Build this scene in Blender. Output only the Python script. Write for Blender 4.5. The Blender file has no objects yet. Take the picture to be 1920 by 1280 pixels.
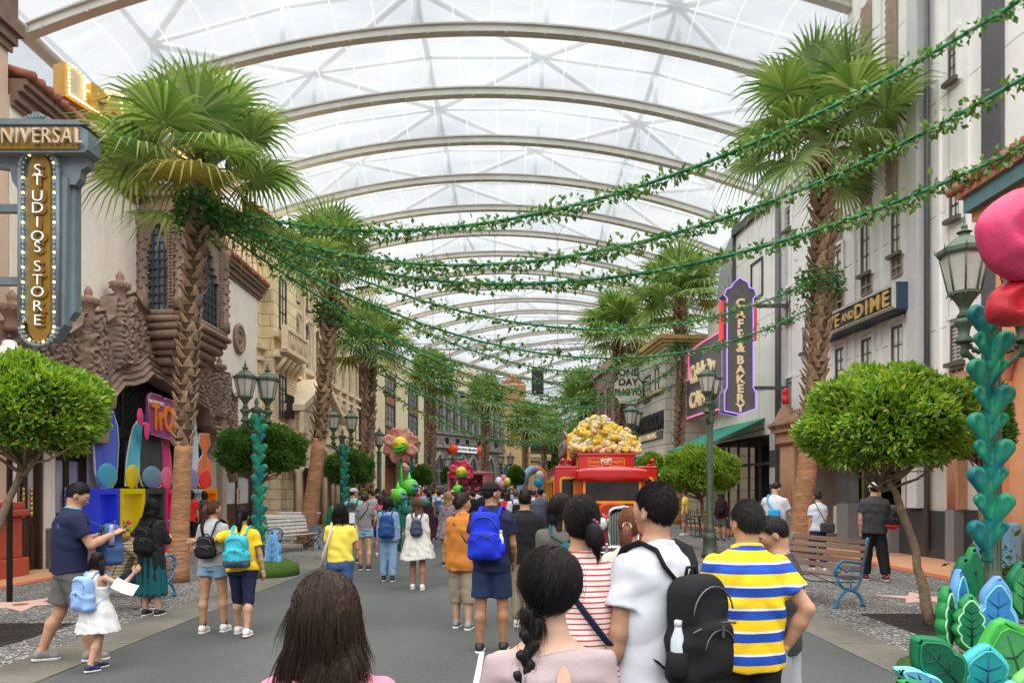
import bpy,bmesh,math,random
import numpy as np
from mathutils import Vector,Matrix
# ---------------------------------------------------------------- camera
S=bpy.context.scene
COL=S.collection
FP,HY,CZ=1400.0,918.0,1.65
cam_d=bpy.data.cameras.new('camera');cam=bpy.data.objects.new('camera',cam_d);COL.objects.link(cam)
cam.location=(0,0,CZ);cam.rotation_euler=(math.radians(90),0,0)
cam_d.sensor_width=36;cam_d.lens=36*FP/1920;cam_d.shift_y=(HY-640)/1920
cam_d.clip_start=0.05;cam_d.clip_end=1500
S.camera=cam
# ---------------------------------------------------------------- light
SUN_EL,SUN_AZ=math.radians(80),math.radians(200)
w=bpy.data.worlds.new('World');S.world=w;w.use_nodes=True
nt=w.node_tree;bg=nt.nodes['Background']
sky=nt.nodes.new('ShaderNodeTexSky');sky.sky_type='NISHITA';sky.sun_disc=False
sky.sun_elevation=SUN_EL;sky.sun_rotation=SUN_AZ;sky.dust_density=4;sky.air_density=1.2;sky.ozone_density=1
tc=nt.nodes.new('ShaderNodeTexCoord');nz=nt.nodes.new('ShaderNodeTexNoise')
nz.inputs['Scale'].default_value=2.2;nz.inputs['Detail'].default_value=6;nz.inputs['Roughness'].default_value=.6
mp=nt.nodes.new('ShaderNodeMapping');mp.inputs['Scale'].default_value=(1,1,2.6)
nt.links.new(tc.outputs['Generated'],mp.inputs[0]);nt.links.new(mp.outputs[0],nz.inputs['Vector'])
cr=nt.nodes.new('ShaderNodeValToRGB')
cr.color_ramp.elements[0].position=.3;cr.color_ramp.elements[0].color=(6.4,6.9,7.5,1)
cr.color_ramp.elements[1].position=.75;cr.color_ramp.elements[1].color=(12.5,12.8,13.2,1)
nt.links.new(nz.outputs['Fac'],cr.inputs[0])
mx=nt.nodes.new('ShaderNodeMixRGB');mx.inputs[0].default_value=.86
nt.links.new(sky.outputs[0],mx.inputs[1]);nt.links.new(cr.outputs[0],mx.inputs[2]);nt.links.new(mx.outputs[0],bg.inputs[0])
bg.inputs[1].default_value=0.05
sd=bpy.data.lights.new('sun','SUN');sun=bpy.data.objects.new('sun',sd);COL.objects.link(sun)
sd.energy=5.0;sd.angle=math.radians(115);sd.color=(1,.97,.92)
_d=Vector((math.sin(SUN_AZ)*math.cos(SUN_EL),math.cos(SUN_AZ)*math.cos(SUN_EL),math.sin(SUN_EL)))
sun.rotation_euler=_d.to_track_quat('Z','Y').to_euler()
vs=S.view_settings;vs.view_transform='Standard';vs.look='None';vs.gamma=1;vs.exposure=0.68
S.render.engine='CYCLES'
S.cycles.max_bounces=6;S.cycles.diffuse_bounces=4;S.cycles.transparent_max_bounces=24
S.cycles.caustics_reflective=False;S.cycles.caustics_refractive=False
# ---------------------------------------------------------------- helpers
R=math.radians
def G(px,py):
 Y=FP*CZ/(py-HY);return((px-960)*Y/FP,Y)
def P3(px,py,Y):return Vector(((px-960)*Y/FP,Y,CZ+(HY-py)*Y/FP))
def XP(px,Y):return(px-960)*Y/FP
def ZP(py,Y):return CZ+(HY-py)*Y/FP
_mats={}
def _bsdf(name):
 m=bpy.data.materials.new(name);m.use_nodes=True
 return m,m.node_tree,m.node_tree.nodes['Principled BSDF']
def mat(name,col,rough=.7,metal=0,var=.12,vscale=6,bump=.0,bscale=60,spec=.4,emit=None,es=0,alpha=None,trans=0,stretch=(1,1,1),coat=0,var2=0,v2scale=.7,island=0,sheen=0,detail=4):
 """paint with uneven tone and a fine relief"""
 if name in _mats:return _mats[name]
 m,nt,b=_bsdf(name)
 N,L=nt.nodes,nt.links
 b.inputs['Roughness'].default_value=rough;b.inputs['Metallic'].default_value=metal
 b.inputs['Specular IOR Level'].default_value=spec
 if coat:b.inputs['Coat Weight'].default_value=coat
 if sheen:b.inputs['Sheen Weight'].default_value=sheen
 c=tuple(col)[:3]+(1,)
 tc=N.new('ShaderNodeTexCoord');mp=N.new('ShaderNodeMapping');mp.inputs['Scale'].default_value=stretch
 L.new(tc.outputs['Object'],mp.inputs[0])
 last=None
 def noise(scale,amt,prev):
  n=N.new('ShaderNodeTexNoise');n.inputs['Scale'].default_value=scale;n.inputs['Detail'].default_value=detail
  L.new(mp.outputs[0],n.inputs['Vector'])
  mr=N.new('ShaderNodeMapRange');mr.inputs[1].default_value=.3;mr.inputs[2].default_value=.7
  mr.inputs[3].default_value=1-amt;mr.inputs[4].default_value=1+amt
  L.new(n.outputs['Fac'],mr.inputs[0])
  mu=N.new('ShaderNodeVectorMath');mu.operation='SCALE'
  if prev is None:mu.inputs[0].default_value=c[:3]
  else:L.new(prev,mu.inputs[0])
  L.new(mr.outputs[0],mu.inputs['Scale']);return mu.outputs[0]
 if var:last=noise(vscale,var,last)
 if var2:last=noise(v2scale,var2,last)
 if island:
  g=N.new('ShaderNodeNewGeometry');mr=N.new('ShaderNodeMapRange')
  mr.inputs[3].default_value=1-island;mr.inputs[4].default_value=1+island
  L.new(g.outputs['Random Per Island'],mr.inputs[0])
  mu=N.new('ShaderNodeVectorMath');mu.operation='SCALE'
  if last is None:mu.inputs[0].default_value=c[:3]
  else:L.new(last,mu.inputs[0])
  L.new(mr.outputs[0],mu.inputs['Scale']);last=mu.outputs[0]
 if last is not None:L.new(last,b.inputs['Base Color'])
 else:b.inputs['Base Color'].default_value=c
 if bump:
  n=N.new('ShaderNodeTexNoise');n.inputs['Scale'].default_value=bscale;n.inputs['Detail'].default_value=5
  L.new(mp.outputs[0],n.inputs['Vector'])
  bp=N.new('ShaderNodeBump');bp.inputs['Strength'].default_value=bump;bp.inputs['Distance'].default_value=.02
  L.new(n.outputs['Fac'],bp.inputs['Height']);L.new(bp.outputs[0],b.inputs['Normal'])
 if emit:b.inputs['Emission Color'].default_value=tuple(emit)+(1,);b.inputs['Emission Strength'].default_value=es
 if trans:b.inputs['Transmission Weight'].default_value=trans
 _mats[name]=m;return m
def pattern_mat(name,c1,c2,fn,rough=.85,bump=.15,bscale=90,c3=None):
 """cloth or tile with two or three colours; fn(N, L, separate-xyz outputs, vector) returns a 0..1 socket, or two of them"""
 if name in _mats:return _mats[name]
 m,nt,b=_bsdf(name);N,L=nt.nodes,nt.links
 b.inputs['Roughness'].default_value=rough;b.inputs['Specular IOR Level'].default_value=.25
 tc=N.new('ShaderNodeTexCoord');sx=N.new('ShaderNodeSeparateXYZ');L.new(tc.outputs['Object'],sx.inputs[0])
 f=fn(N,L,sx.outputs,tc.outputs['Object'])
 fs=f if isinstance(f,(list,tuple))else[f]
 mx=N.new('ShaderNodeMixRGB');mx.inputs[1].default_value=tuple(c1)+(1,);mx.inputs[2].default_value=tuple(c2)+(1,)
 L.new(fs[0],mx.inputs[0]);out=mx.outputs[0]
 if len(fs)>1:
  m2=N.new('ShaderNodeMixRGB');L.new(out,m2.inputs[1]);m2.inputs[2].default_value=tuple(c3)+(1,);L.new(fs[1],m2.inputs[0]);out=m2.outputs[0]
 n0=N.new('ShaderNodeTexNoise');n0.inputs['Scale'].default_value=5;n0.inputs['Detail'].default_value=5;L.new(tc.outputs['Object'],n0.inputs['Vector'])
 mr=N.new('ShaderNodeMapRange');mr.inputs[1].default_value=.3;mr.inputs[2].default_value=.7;mr.inputs[3].default_value=.88;mr.inputs[4].default_value=1.1
 L.new(n0.outputs['Fac'],mr.inputs[0]);mu=N.new('ShaderNodeVectorMath');mu.operation='SCALE';L.new(out,mu.inputs[0]);L.new(mr.outputs[0],mu.inputs['Scale'])
 L.new(mu.outputs[0],b.inputs['Base Color'])
 if bump:
  n=N.new('ShaderNodeTexNoise');n.inputs['Scale'].default_value=bscale;L.new(tc.outputs['Object'],n.inputs['Vector'])
  bp=N.new('ShaderNodeBump');bp.inputs['Strength'].default_value=bump;bp.inputs['Distance'].default_value=.01
  L.new(n.outputs['Fac'],bp.inputs['Height']);L.new(bp.outputs[0],b.inputs['Normal'])
 _mats[name]=m;return m
def mth(N,L,op,a,b=None,c=None):
 n=N.new('ShaderNodeMath');n.operation=op
 for i,v in enumerate((a,b,c)):
  if v is None:continue
  if isinstance(v,(int,float)):n.inputs[i].default_value=v
  else:L.new(v,n.inputs[i])
 return n.outputs[0]
def grid_mat(name,col,joint,bw,bh,mortar=.012,rough=.75,offset=.5,var=.12,axis='XZ',bump=.5,noise=.1,spec=.3,drip=0):
 """blocks, panels, bricks: bw x bh metres, laid on the local XZ (wall) or XY (floor) plane"""
 if name in _mats:return _mats[name]
 m,nt,b=_bsdf(name);N,L=nt.nodes,nt.links
 b.inputs['Roughness'].default_value=rough;b.inputs['Specular IOR Level'].default_value=spec
 tc=N.new('ShaderNodeTexCoord');sx=N.new('ShaderNodeSeparateXYZ');cx=N.new('ShaderNodeCombineXYZ')
 L.new(tc.outputs['Object'],sx.inputs[0])
 if axis=='XZ':s=mth(N,L,'ADD',sx.outputs[0],sx.outputs[1]);L.new(s,cx.inputs[0]);L.new(sx.outputs[2],cx.inputs[1])
 else:L.new(sx.outputs[0],cx.inputs[0]);L.new(sx.outputs[1],cx.inputs[1])
 br=N.new('ShaderNodeTexBrick');br.offset=offset;br.inputs['Scale'].default_value=1
 br.inputs['Brick Width'].default_value=bw;br.inputs['Row Height'].default_value=bh
 br.inputs['Mortar Size'].default_value=mortar;br.inputs['Mortar Smooth'].default_value=.1;br.inputs['Bias'].default_value=0
 c=np.array(col[:3]);br.inputs['Color1'].default_value=tuple(c*(1-var))+(1,);br.inputs['Color2'].default_value=tuple(np.minimum(c*(1+var),1))+(1,)
 br.inputs['Mortar'].default_value=tuple(joint)+(1,)
 L.new(cx.outputs[0],br.inputs['Vector'])
 n0=N.new('ShaderNodeTexNoise');n0.inputs['Scale'].default_value=3;n0.inputs['Detail'].default_value=8;n0.inputs['Roughness'].default_value=.7
 mp=N.new('ShaderNodeMapping');mp.inputs['Scale'].default_value=(1,1,.35 if drip else 1);L.new(tc.outputs['Object'],mp.inputs[0]);L.new(mp.outputs[0],n0.inputs['Vector'])
 mr=N.new('ShaderNodeMapRange');mr.inputs[1].default_value=.3;mr.inputs[2].default_value=.7;mr.inputs[3].default_value=1-noise;mr.inputs[4].default_value=1+noise
 L.new(n0.outputs['Fac'],mr.inputs[0]);mu=N.new('ShaderNodeVectorMath');mu.operation='SCALE';L.new(br.outputs['Color'],mu.inputs[0]);L.new(mr.outputs[0],mu.inputs['Scale'])
 L.new(mu.outputs[0],b.inputs['Base Color'])
 h=mth(N,L,'SUBTRACT',mth(N,L,'MULTIPLY',n0.outputs['Fac'],.25),br.outputs['Fac'])
 bp=N.new('ShaderNodeBump');bp.inputs['Strength'].default_value=bump;bp.inputs['Distance'].default_value=.01
 L.new(h,bp.inputs['Height']);L.new(bp.outputs[0],b.inputs['Normal'])
 _mats[name]=m;return m
def leaf_mat(name,col,col2,rough=.45,thin=.35,spec=.35,odd=None):
 if name in _mats:return _mats[name]
 m,nt,b=_bsdf(name);N,L=nt.nodes,nt.links
 b.inputs['Roughness'].default_value=rough;b.inputs['Specular IOR Level'].default_value=spec
 g=N.new('ShaderNodeNewGeometry');r=N.new('ShaderNodeValToRGB')
 r.color_ramp.elements[0].color=tuple(col)+(1,);r.color_ramp.elements[1].color=tuple(col2)+(1,)
 if odd:x=r.color_ramp.elements.new(.955);x.color=tuple(col2)+(1,);r.color_ramp.elements[2].color=tuple(odd)+(1,)
 L.new(g.outputs['Random Per Island'],r.inputs[0]);L.new(r.outputs[0],b.inputs['Base Color'])
 t=N.new('ShaderNodeBsdfTranslucent');sc=N.new('ShaderNodeVectorMath');sc.operation='MULTIPLY';sc.inputs[1].default_value=(1.5,1.6,.7)
 L.new(r.outputs[0],sc.inputs[0]);L.new(sc.outputs[0],t.inputs[0])
 ms=N.new('ShaderNodeMixShader');ms.inputs[0].default_value=thin
 L.new(b.outputs[0],ms.inputs[1]);L.new(t.outputs[0],ms.inputs[2]);L.new(ms.outputs[0],N['Material Output'].inputs[0])
 _mats[name]=m;return m
class MB:
 """collects shapes and links them as one mesh object"""
 def __init__(s):s.v=[];s.f=[];s.mi=[];s.cur=0;s.sm=[];s.smooth=False;s.M=None
 def add(s,vs,fs,smooth=None):
  o=len(s.v)
  if s.M is not None:vs=[s.M@Vector(v)for v in vs]
  s.v.extend([tuple(v)for v in vs]);s.f.extend([tuple(i+o for i in f)for f in fs])
  s.mi.extend([s.cur]*len(fs));s.sm.extend([s.smooth if smooth is None else smooth]*len(fs));return s
 def box(s,x0,x1,y0,y1,z0,z1):
  v=[(x,y,z)for z in(z0,z1)for y in(y0,y1)for x in(x0,x1)]
  return s.add(v,[(0,2,3,1),(4,5,7,6),(0,1,5,4),(2,6,7,3),(0,4,6,2),(1,3,7,5)],False)
 def cbox(s,x0,x1,y0,y1,z0,z1,c=.01):
  """box with chamfered edges"""
  bm=bmesh.new();bmesh.ops.create_cube(bm,size=1)
  for v in bm.verts:v.co=((v.co.x+.5)*(x1-x0)+x0,(v.co.y+.5)*(y1-y0)+y0,(v.co.z+.5)*(z1-z0)+z0)
  bmesh.ops.bevel(bm,geom=bm.edges[:],offset=c,segments=2,affect='EDGES',profile=.5)
  return s.bm(bm)
 def bm(s,bm,smooth=None):
  bm.verts.index_update();vs=[v.co.copy()for v in bm.verts];fs=[[v.index for v in f.verts]for f in bm.faces];bm.free();return s.add(vs,fs,smooth)
 def obox(s,M,x0,x1,y0,y1,z0,z1):
  v=[M@Vector((x,y,z))for z in(z0,z1)for y in(y0,y1)for x in(x0,x1)]
  return s.add(v,[(0,2,3,1),(4,5,7,6),(0,1,5,4),(2,6,7,3),(0,4,6,2),(1,3,7,5)],False)
 def prism(s,pts,y0,y1,axis='y',smooth=False):
  """outline (a, b) pushed along an axis: y -> (a, y, b), z -> (a, b, z), x -> (x, a, b)"""
  n=len(pts)
  def m(a,b,t):return(a,t,b)if axis=='y' else((a,b,t)if axis=='z' else(t,a,b))
  v=[m(a,b,y0)for a,b in pts]+[m(a,b,y1)for a,b in pts]
  ar=sum(pts[i][0]*pts[(i+1)%n][1]-pts[(i+1)%n][0]*pts[i][1]for i in range(n))
  f=[tuple(range(n)),tuple(range(2*n-1,n-1,-1))]+[(i,n+i,n+(i+1)%n,(i+1)%n)for i in range(n)]
  if(ar<0)^(axis=='y')^(y1<y0):pass
  s.add(v,f[:2],False);o=len(s.v)-2*n
  s.f.extend([tuple(i+o for i in q)for q in f[2:]]);s.mi.extend([s.cur]*n);s.sm.extend([smooth]*n);return s
 def tube(s,pts,r,n=8,cap=True,smooth=True,flat=None):
  pts=[Vector(p)for p in pts];k=len(pts)
  rs=r if isinstance(r,(list,tuple,np.ndarray))else[r]*k
  vs=[];up=Vector((0,0,1));prev=None
  for i,p in enumerate(pts):
   t=(pts[min(i+1,k-1)]-pts[max(i-1,0)]);t=t.normalized()if t.length>1e-9 else Vector((0,0,1))
   if prev is None:
    a=t.cross(up);
    if a.length<.05:a=t.cross(Vector((0,1,0)))
    a.normalize()
   else:
    a=prev-t*prev.dot(t)
    if a.length<1e-6:a=t.cross(up)
    a.normalize()
   prev=a;b=t.cross(a)
   for j in range(n):
    th=2*math.pi*j/n;ra=rs[i];rb=rs[i]*(flat or 1)
    vs.append(p+a*math.cos(th)*ra+b*math.sin(th)*rb)
  fs=[(i*n+j,i*n+(j+1)%n,(i+1)*n+(j+1)%n,(i+1)*n+j)for i in range(k-1)for j in range(n)]
  if cap:fs+=[tuple(range(n-1,-1,-1)),tuple((k-1)*n+j for j in range(n))]
  return s.add(vs,fs,smooth)
 def lathe(s,prof,c=(0,0,0),n=16,smooth=True,ph=0):
  vs=[(c[0]+r*math.cos(2*math.pi*j/n+ph),c[1]+r*math.sin(2*math.pi*j/n+ph),c[2]+z)for r,z in prof for j in range(n)]
  k=len(prof)
  fs=[(i*n+j,i*n+(j+1)%n,(i+1)*n+(j+1)%n,(i+1)*n+j)for i in range(k-1)for j in range(n)]
  fs+=[tuple(range(n-1,-1,-1)),tuple((k-1)*n+j for j in range(n))]
  return s.add(vs,fs,smooth)
 def ball(s,c,r,n=10,m=7):
  if isinstance(r,(int,float)):r=(r,r,r)
  vs=[(c[0],c[1],c[2]+r[2])]
  for i in range(1,m):
   a=math.pi*i/m
   for j in range(n):
    b=2*math.pi*j/n;vs.append((c[0]+r[0]*math.sin(a)*math.cos(b),c[1]+r[1]*math.sin(a)*math.sin(b),c[2]+r[2]*math.cos(a)))
  vs.append((c[0],c[1],c[2]-r[2]));e=len(vs)-1
  fs=[(0,1+j,1+(j+1)%n)for j in range(n)]
  fs+=[(1+i*n+j,1+(i+1)*n+j,1+(i+1)*n+(j+1)%n,1+i*n+(j+1)%n)for i in range(m-2)for j in range(n)]
  fs+=[(e,1+(m-2)*n+(j+1)%n,1+(m-2)*n+j)for j in range(n)]
  return s.add(vs,fs,True)
 def build(s,name,mats,parent=None,loc=None,rot=None,recalc=True):
  me=bpy.data.meshes.new(name);me.from_pydata(s.v,[],s.f)
  for m in(mats if isinstance(mats,(list,tuple))else[mats]):me.materials.append(m)
  me.polygons.foreach_set('material_index',s.mi);me.polygons.foreach_set('use_smooth',s.sm);me.update()
  if recalc and len(s.f)<60000:
   b=bmesh.new();b.from_mesh(me);bmesh.ops.recalc_face_normals(b,faces=b.faces[:]);b.to_mesh(me);b.free()
  o=bpy.data.objects.new(name,me);COL.objects.link(o)
  if parent is not None:o.parent=parent
  if loc is not None:o.location=loc
  if rot is not None:o.rotation_euler=rot
  return o
def tag(o,label=None,cat=None,group=None,kind=None):
 if label:o['label']=label
 if cat:o['category']=cat
 if group:o['group']=group
 if kind:o['kind']=kind
 return o
def empty(name,loc=(0,0,0),rz=0,label=None,cat=None,group=None,rot=None):
 o=bpy.data.objects.new(name,None);COL.objects.link(o);o.location=loc
 o.rotation_euler=rot if rot else(0,0,rz);o.empty_display_size=.2
 return tag(o,label,cat,group)
def copy_tree(o,parent=None):
 c=o.copy();COL.objects.link(c);c.parent=parent
 for ch in list(o.children):copy_tree(ch,c)
 return c
def text(parent,s,size,mats,loc=(0,0,0),rot=(R(90),0,0),depth=.02,name='lettering',align='CENTER',bevel=0,sx=1,off=0,space=1,line=1):
 cu=bpy.data.curves.new(name,'FONT');cu.body=s;cu.size=size;cu.extrude=depth/2;cu.align_x=align;cu.align_y='CENTER'
 cu.bevel_depth=bevel;cu.offset=off;cu.space_character=space;cu.space_line=line;cu.resolution_u=3
 t=bpy.data.objects.new(name,cu);COL.objects.link(t)
 bpy.context.view_layer.update()
 me=bpy.data.meshes.new_from_object(t.evaluated_get(bpy.context.evaluated_depsgraph_get()))
 bpy.data.objects.remove(t)
 o=bpy.data.objects.new(name,me);COL.objects.link(o);me.materials.clear();me.materials.append(mats)
 o.parent=parent;o.location=loc;o.rotation_euler=rot;o.scale=(sx,1,1)
 return o
def struct(o):o['kind']='structure';return o
# ---- signed distance modelling: smooth bodies, cloth, hair
def surf_nets(V,lo,h):
 """V: values on a grid (negative inside) -> verts, quads"""
 ins=V<0;nx,ny,nz=V.shape
 c=ins[:-1,:-1,:-1].astype(np.int8).copy();c[:]=0
 for dx in(0,1):
  for dy in(0,1):
   for dz in(0,1):c+=ins[dx:nx-1+dx,dy:ny-1+dy,dz:nz-1+dz]
 act=(c>0)&(c<8)
 idx=-np.ones(act.shape,np.int64);ii=np.argwhere(act);idx[act]=np.arange(len(ii))
 acc=np.zeros((len(ii),3));cnt=np.zeros(len(ii))
 I=ii.T
 corners=[(a,b,d)for a in(0,1)for b in(0,1)for d in(0,1)]
 for a in corners:
  for ax in range(3):
   if a[ax]:continue
   b=list(a);b[ax]=1
   va=V[I[0]+a[0],I[1]+a[1],I[2]+a[2]];vb=V[I[0]+b[0],I[1]+b[1],I[2]+b[2]]
   m=(va<0)!=(vb<0);t=np.where(m,va/np.where(m,va-vb,1),0)
   p=np.tile(np.array(a,float),(len(ii),1));p[:,ax]+=t
   acc[m]+=p[m];cnt[m]+=1
 vs=(ii+acc/cnt[:,None])*h+np.array(lo)
 qs=[]
 for ax in range(3):
  s0=[slice(None)]*3;s1=[slice(None)]*3;s0[ax]=slice(0,-1);s1[ax]=slice(1,None)
  a,b=ins[tuple(s0)],ins[tuple(s1)]
  e=np.argwhere(a!=b);o1,o2=[(1,2),(2,0),(0,1)][ax]
  e=e[(e[:,o1]>0)&(e[:,o2]>0)&(e[:,o1]<V.shape[o1]-1)&(e[:,o2]<V.shape[o2]-1)]
  if not len(e):continue
  d1=np.zeros(3,int);d1[o1]=1;d2=np.zeros(3,int);d2[o2]=1
  q=np.stack([idx[tuple((e-d1-d2).T)],idx[tuple((e-d2).T)],idx[tuple(e.T)],idx[tuple((e-d1).T)]],1)
  flip=b[tuple(e.T)];q[flip]=q[flip][:,::-1]
  qs.append(q[(q>=0).all(1)])
 return vs,np.concatenate(qs)if qs else np.zeros((0,4),int)
def sdf_arrays(fn,lo,hi,h):
 ax=[np.arange(lo[i]-2*h,hi[i]+3*h,h,dtype=np.float32)for i in range(3)]
 X,Y,Z=np.meshgrid(*ax,indexing='ij')
 V=fn(X,Y,Z)
 return surf_nets(V.astype(np.float64),[a[0]for a in ax],h)
def np_obj(name,vs,qs,mats,parent=None,smooth=True,mi=None):
 me=bpy.data.meshes.new(name);me.vertices.add(len(vs));me.vertices.foreach_set('co',np.asarray(vs,np.float32).ravel())
 k=qs.shape[1];n=len(qs)
 me.loops.add(n*k);me.loops.foreach_set('vertex_index',qs.astype(np.int32).ravel())
 me.polygons.add(n);me.polygons.foreach_set('loop_start',np.arange(0,n*k,k,dtype=np.int32));me.polygons.foreach_set('loop_total',np.full(n,k,np.int32))
 for m in(mats if isinstance(mats,(list,tuple))else[mats]):me.materials.append(m)
 if mi is not None:me.polygons.foreach_set('material_index',np.asarray(mi,np.int32))
 me.polygons.foreach_set('use_smooth',np.full(n,smooth));me.update(calc_edges=True);me.validate()
 o=bpy.data.objects.new(name,me);COL.objects.link(o)
 if parent is not None:o.parent=parent
 return o
def smin(a,b,k):
 h=np.clip(.5+.5*(b-a)/k,0,1);return b+(a-b)*h-k*h*(1-h)
def smax(a,b,k):return-smin(-a,-b,k)
def cone(X,Y,Z,a,b,ra,rb):
 """tapered capsule"""
 a=np.asarray(a,float);b=np.asarray(b,float);d=b-a;dd=max((d*d).sum(),1e-9)
 px,py,pz=X-a[0],Y-a[1],Z-a[2]
 t=np.clip((px*d[0]+py*d[1]+pz*d[2])/dd,0,1)
 return np.sqrt((px-t*d[0])**2+(py-t*d[1])**2+(pz-t*d[2])**2)-(ra+(rb-ra)*t)
def ell(X,Y,Z,c,r):
 k=np.sqrt(((X-c[0])/r[0])**2+((Y-c[1])/r[1])**2+((Z-c[2])/r[2])**2);return(k-1)*min(r)
def rbox(X,Y,Z,c,b,r):
 qx,qy,qz=np.abs(X-c[0])-b[0]+r,np.abs(Y-c[1])-b[1]+r,np.abs(Z-c[2])-b[2]+r
 return np.sqrt(np.maximum(qx,0)**2+np.maximum(qy,0)**2+np.maximum(qz,0)**2)+np.minimum(np.maximum(qx,np.maximum(qy,qz)),0)-r
 # ================================================================ ground, road, pavements
def aggregate(name,c1,c2,scale=55,c3=(.5,.48,.45)):
 m,nt,b=_bsdf(name);N,L=nt.nodes,nt.links
 b.inputs['Roughness'].default_value=.85;b.inputs['Specular IOR Level'].default_value=.3
 tc=N.new('ShaderNodeTexCoord');v=N.new('ShaderNodeTexVoronoi');v.inputs['Scale'].default_value=scale
 L.new(tc.outputs['Object'],v.inputs['Vector'])
 sh=N.new('ShaderNodeSeparateColor');L.new(v.outputs['Color'],sh.inputs[0])
 r=N.new('ShaderNodeValToRGB');e=r.color_ramp.elements
 e[0].position=.1;e[0].color=tuple(c1)+(1,);e[1].position=.8;e[1].color=tuple(c2)+(1,)
 x=e.new(.93);x.color=tuple(c3)+(1,)
 L.new(sh.outputs[0],r.inputs[0])
 n=N.new('ShaderNodeTexNoise');n.inputs['Scale'].default_value=.9;n.inputs['Detail'].default_value=6;L.new(tc.outputs['Object'],n.inputs['Vector'])
 mr=N.new('ShaderNodeMapRange');mr.inputs[1].default_value=.3;mr.inputs[2].default_value=.7;mr.inputs[3].default_value=.78;mr.inputs[4].default_value=1.15
 L.new(n.outputs['Fac'],mr.inputs[0]);mu=N.new('ShaderNodeVectorMath');mu.operation='SCALE'
 L.new(r.outputs[0],mu.inputs[0]);L.new(mr.outputs[0],mu.inputs['Scale']);L.new(mu.outputs[0],b.inputs['Base Color'])
 bp=N.new('ShaderNodeBump');bp.inputs['Strength'].default_value=.35;bp.inputs['Distance'].default_value=.006
 L.new(v.outputs['Distance'],bp.inputs['Height']);L.new(bp.outputs[0],b.inputs['Normal'])
 return m
M_agg=aggregate('exposed_aggregate',(.045,.045,.045),(.20,.20,.195),48)
M_asph=mat('asphalt',(.078,.084,.083),rough=.8,var=.16,vscale=45,var2=.26,v2scale=.6,detail=12,bump=.4,bscale=150,stretch=(1,.55,1),spec=.3)
M_conc=mat('kerb_concrete',(.14,.132,.11),rough=.8,var=.10,vscale=14,var2=.34,v2scale=.8,bump=.25,bscale=60,detail=12)
M_peach=mat('peach_paving',(.62,.34,.19),rough=.6,var=.06,vscale=30,var2=.1,v2scale=.6,spec=.4)
M_terra=mat('terracotta_band',(.50,.14,.06),rough=.65,var=.1,vscale=20,var2=.1)
M_star=mat('pink_terrazzo',(.62,.42,.37),rough=.6,var=.12,vscale=60,bump=.05)
M_grate=mat('cast_iron',(.035,.035,.035),rough=.6,var=.2,vscale=20,metal=.3)
M_white_paint=mat('road_paint',(.75,.75,.73),rough=.6,var=.12,vscale=25)
def sheet(name,pts,z,m,t=.0):
 b=MB();b.add([(x,y,z)for x,y in pts],[tuple(range(len(pts)))]);return struct(b.build(name,m))
sheet('ground',[(-400,-200),(400,-200),(400,900),(-400,900)],-.02,mat('far_ground',(.10,.10,.09),var=.2))
sheet('pavement',[(-12,2),(14,2),(16,100),(-14,100)],0,M_agg)
sheet('road',[(-4.07,-3),(3.42,-3),(3.42,62),(7,100),(-2,100),(-4.07,62)],.004,M_asph)
b=MB()
for y0 in np.arange(-1,60,3.0):
 b.box(-4.75,-4.07,y0,y0+2.985,-.01,.012)
struct(b.build('concrete_kerb_strip',M_conc))
b=MB()
for y0 in np.arange(-1,60,3.0):
 b.box(3.42,4.03,y0,y0+2.985,-.01,.012)
struct(b.build('concrete_kerb_strip',M_conc))
sheet('white_road_line',[(-.33,6.2),(-.28,6.2),(-.28,7.7),(-.33,7.7)],.008,M_white_paint)
sheet('peach_pavement',[(-14,5),(-8.75,5),(-8.75,30),(-14,30)],.006,M_peach)
sheet('terracotta_border',[(-8.75,5),(-8.5,5),(-8.5,30),(-8.75,30)],.007,M_terra)
sheet('peach_pavement',[(8.3,4),(16,4),(16,45),(8.3,45)],.006,M_peach)
sheet('terracotta_border',[(7.95,4),(8.3,4),(8.3,45),(7.95,45)],.007,M_terra)
sheet('terracotta_border',[(8.3,18.3),(10.2,18.9),(10.2,19.1),(8.3,18.5)],.009,M_terra)
sheet('brick_pavement',[(-10,30),(-8,30),(-7.5,50),(-10,50)],.006,grid_mat('red_brick_paving',(.25,.09,.06),(.12,.06,.05),.2,.1,axis='XY'))
def star(x,y,rot,lab,r=.72):
 b=MB();pts=[]
 for i in range(10):
  a=rot+math.pi*i/5;q=r if i%2==0 else r*.4;pts.append((x+q*math.cos(a),y+q*math.sin(a)))
 b.prism(pts,.004,.011,'z');o=b.build('pavement_star',M_star,loc=(0,0,0))
 b2=MB();b2.lathe([(.10,.011),(.10,.014),(.08,.0145)],(x,y,0),20);b2.build('medallion',mat('brass',(.35,.22,.09),metal=.7,rough=.4),o)
 tag(o,lab,'pavement star','star plaques in the pavement')
star(G(38,1134)[0],G(38,1134)[1],.3,'pink terrazzo star set into the grey pavement by the man holding an open bag')
star(G(1733,1122)[0],G(1733,1122)[1],.1,'pink terrazzo star set into the pavement behind the slatted bench and thin tree trunk')
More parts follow.
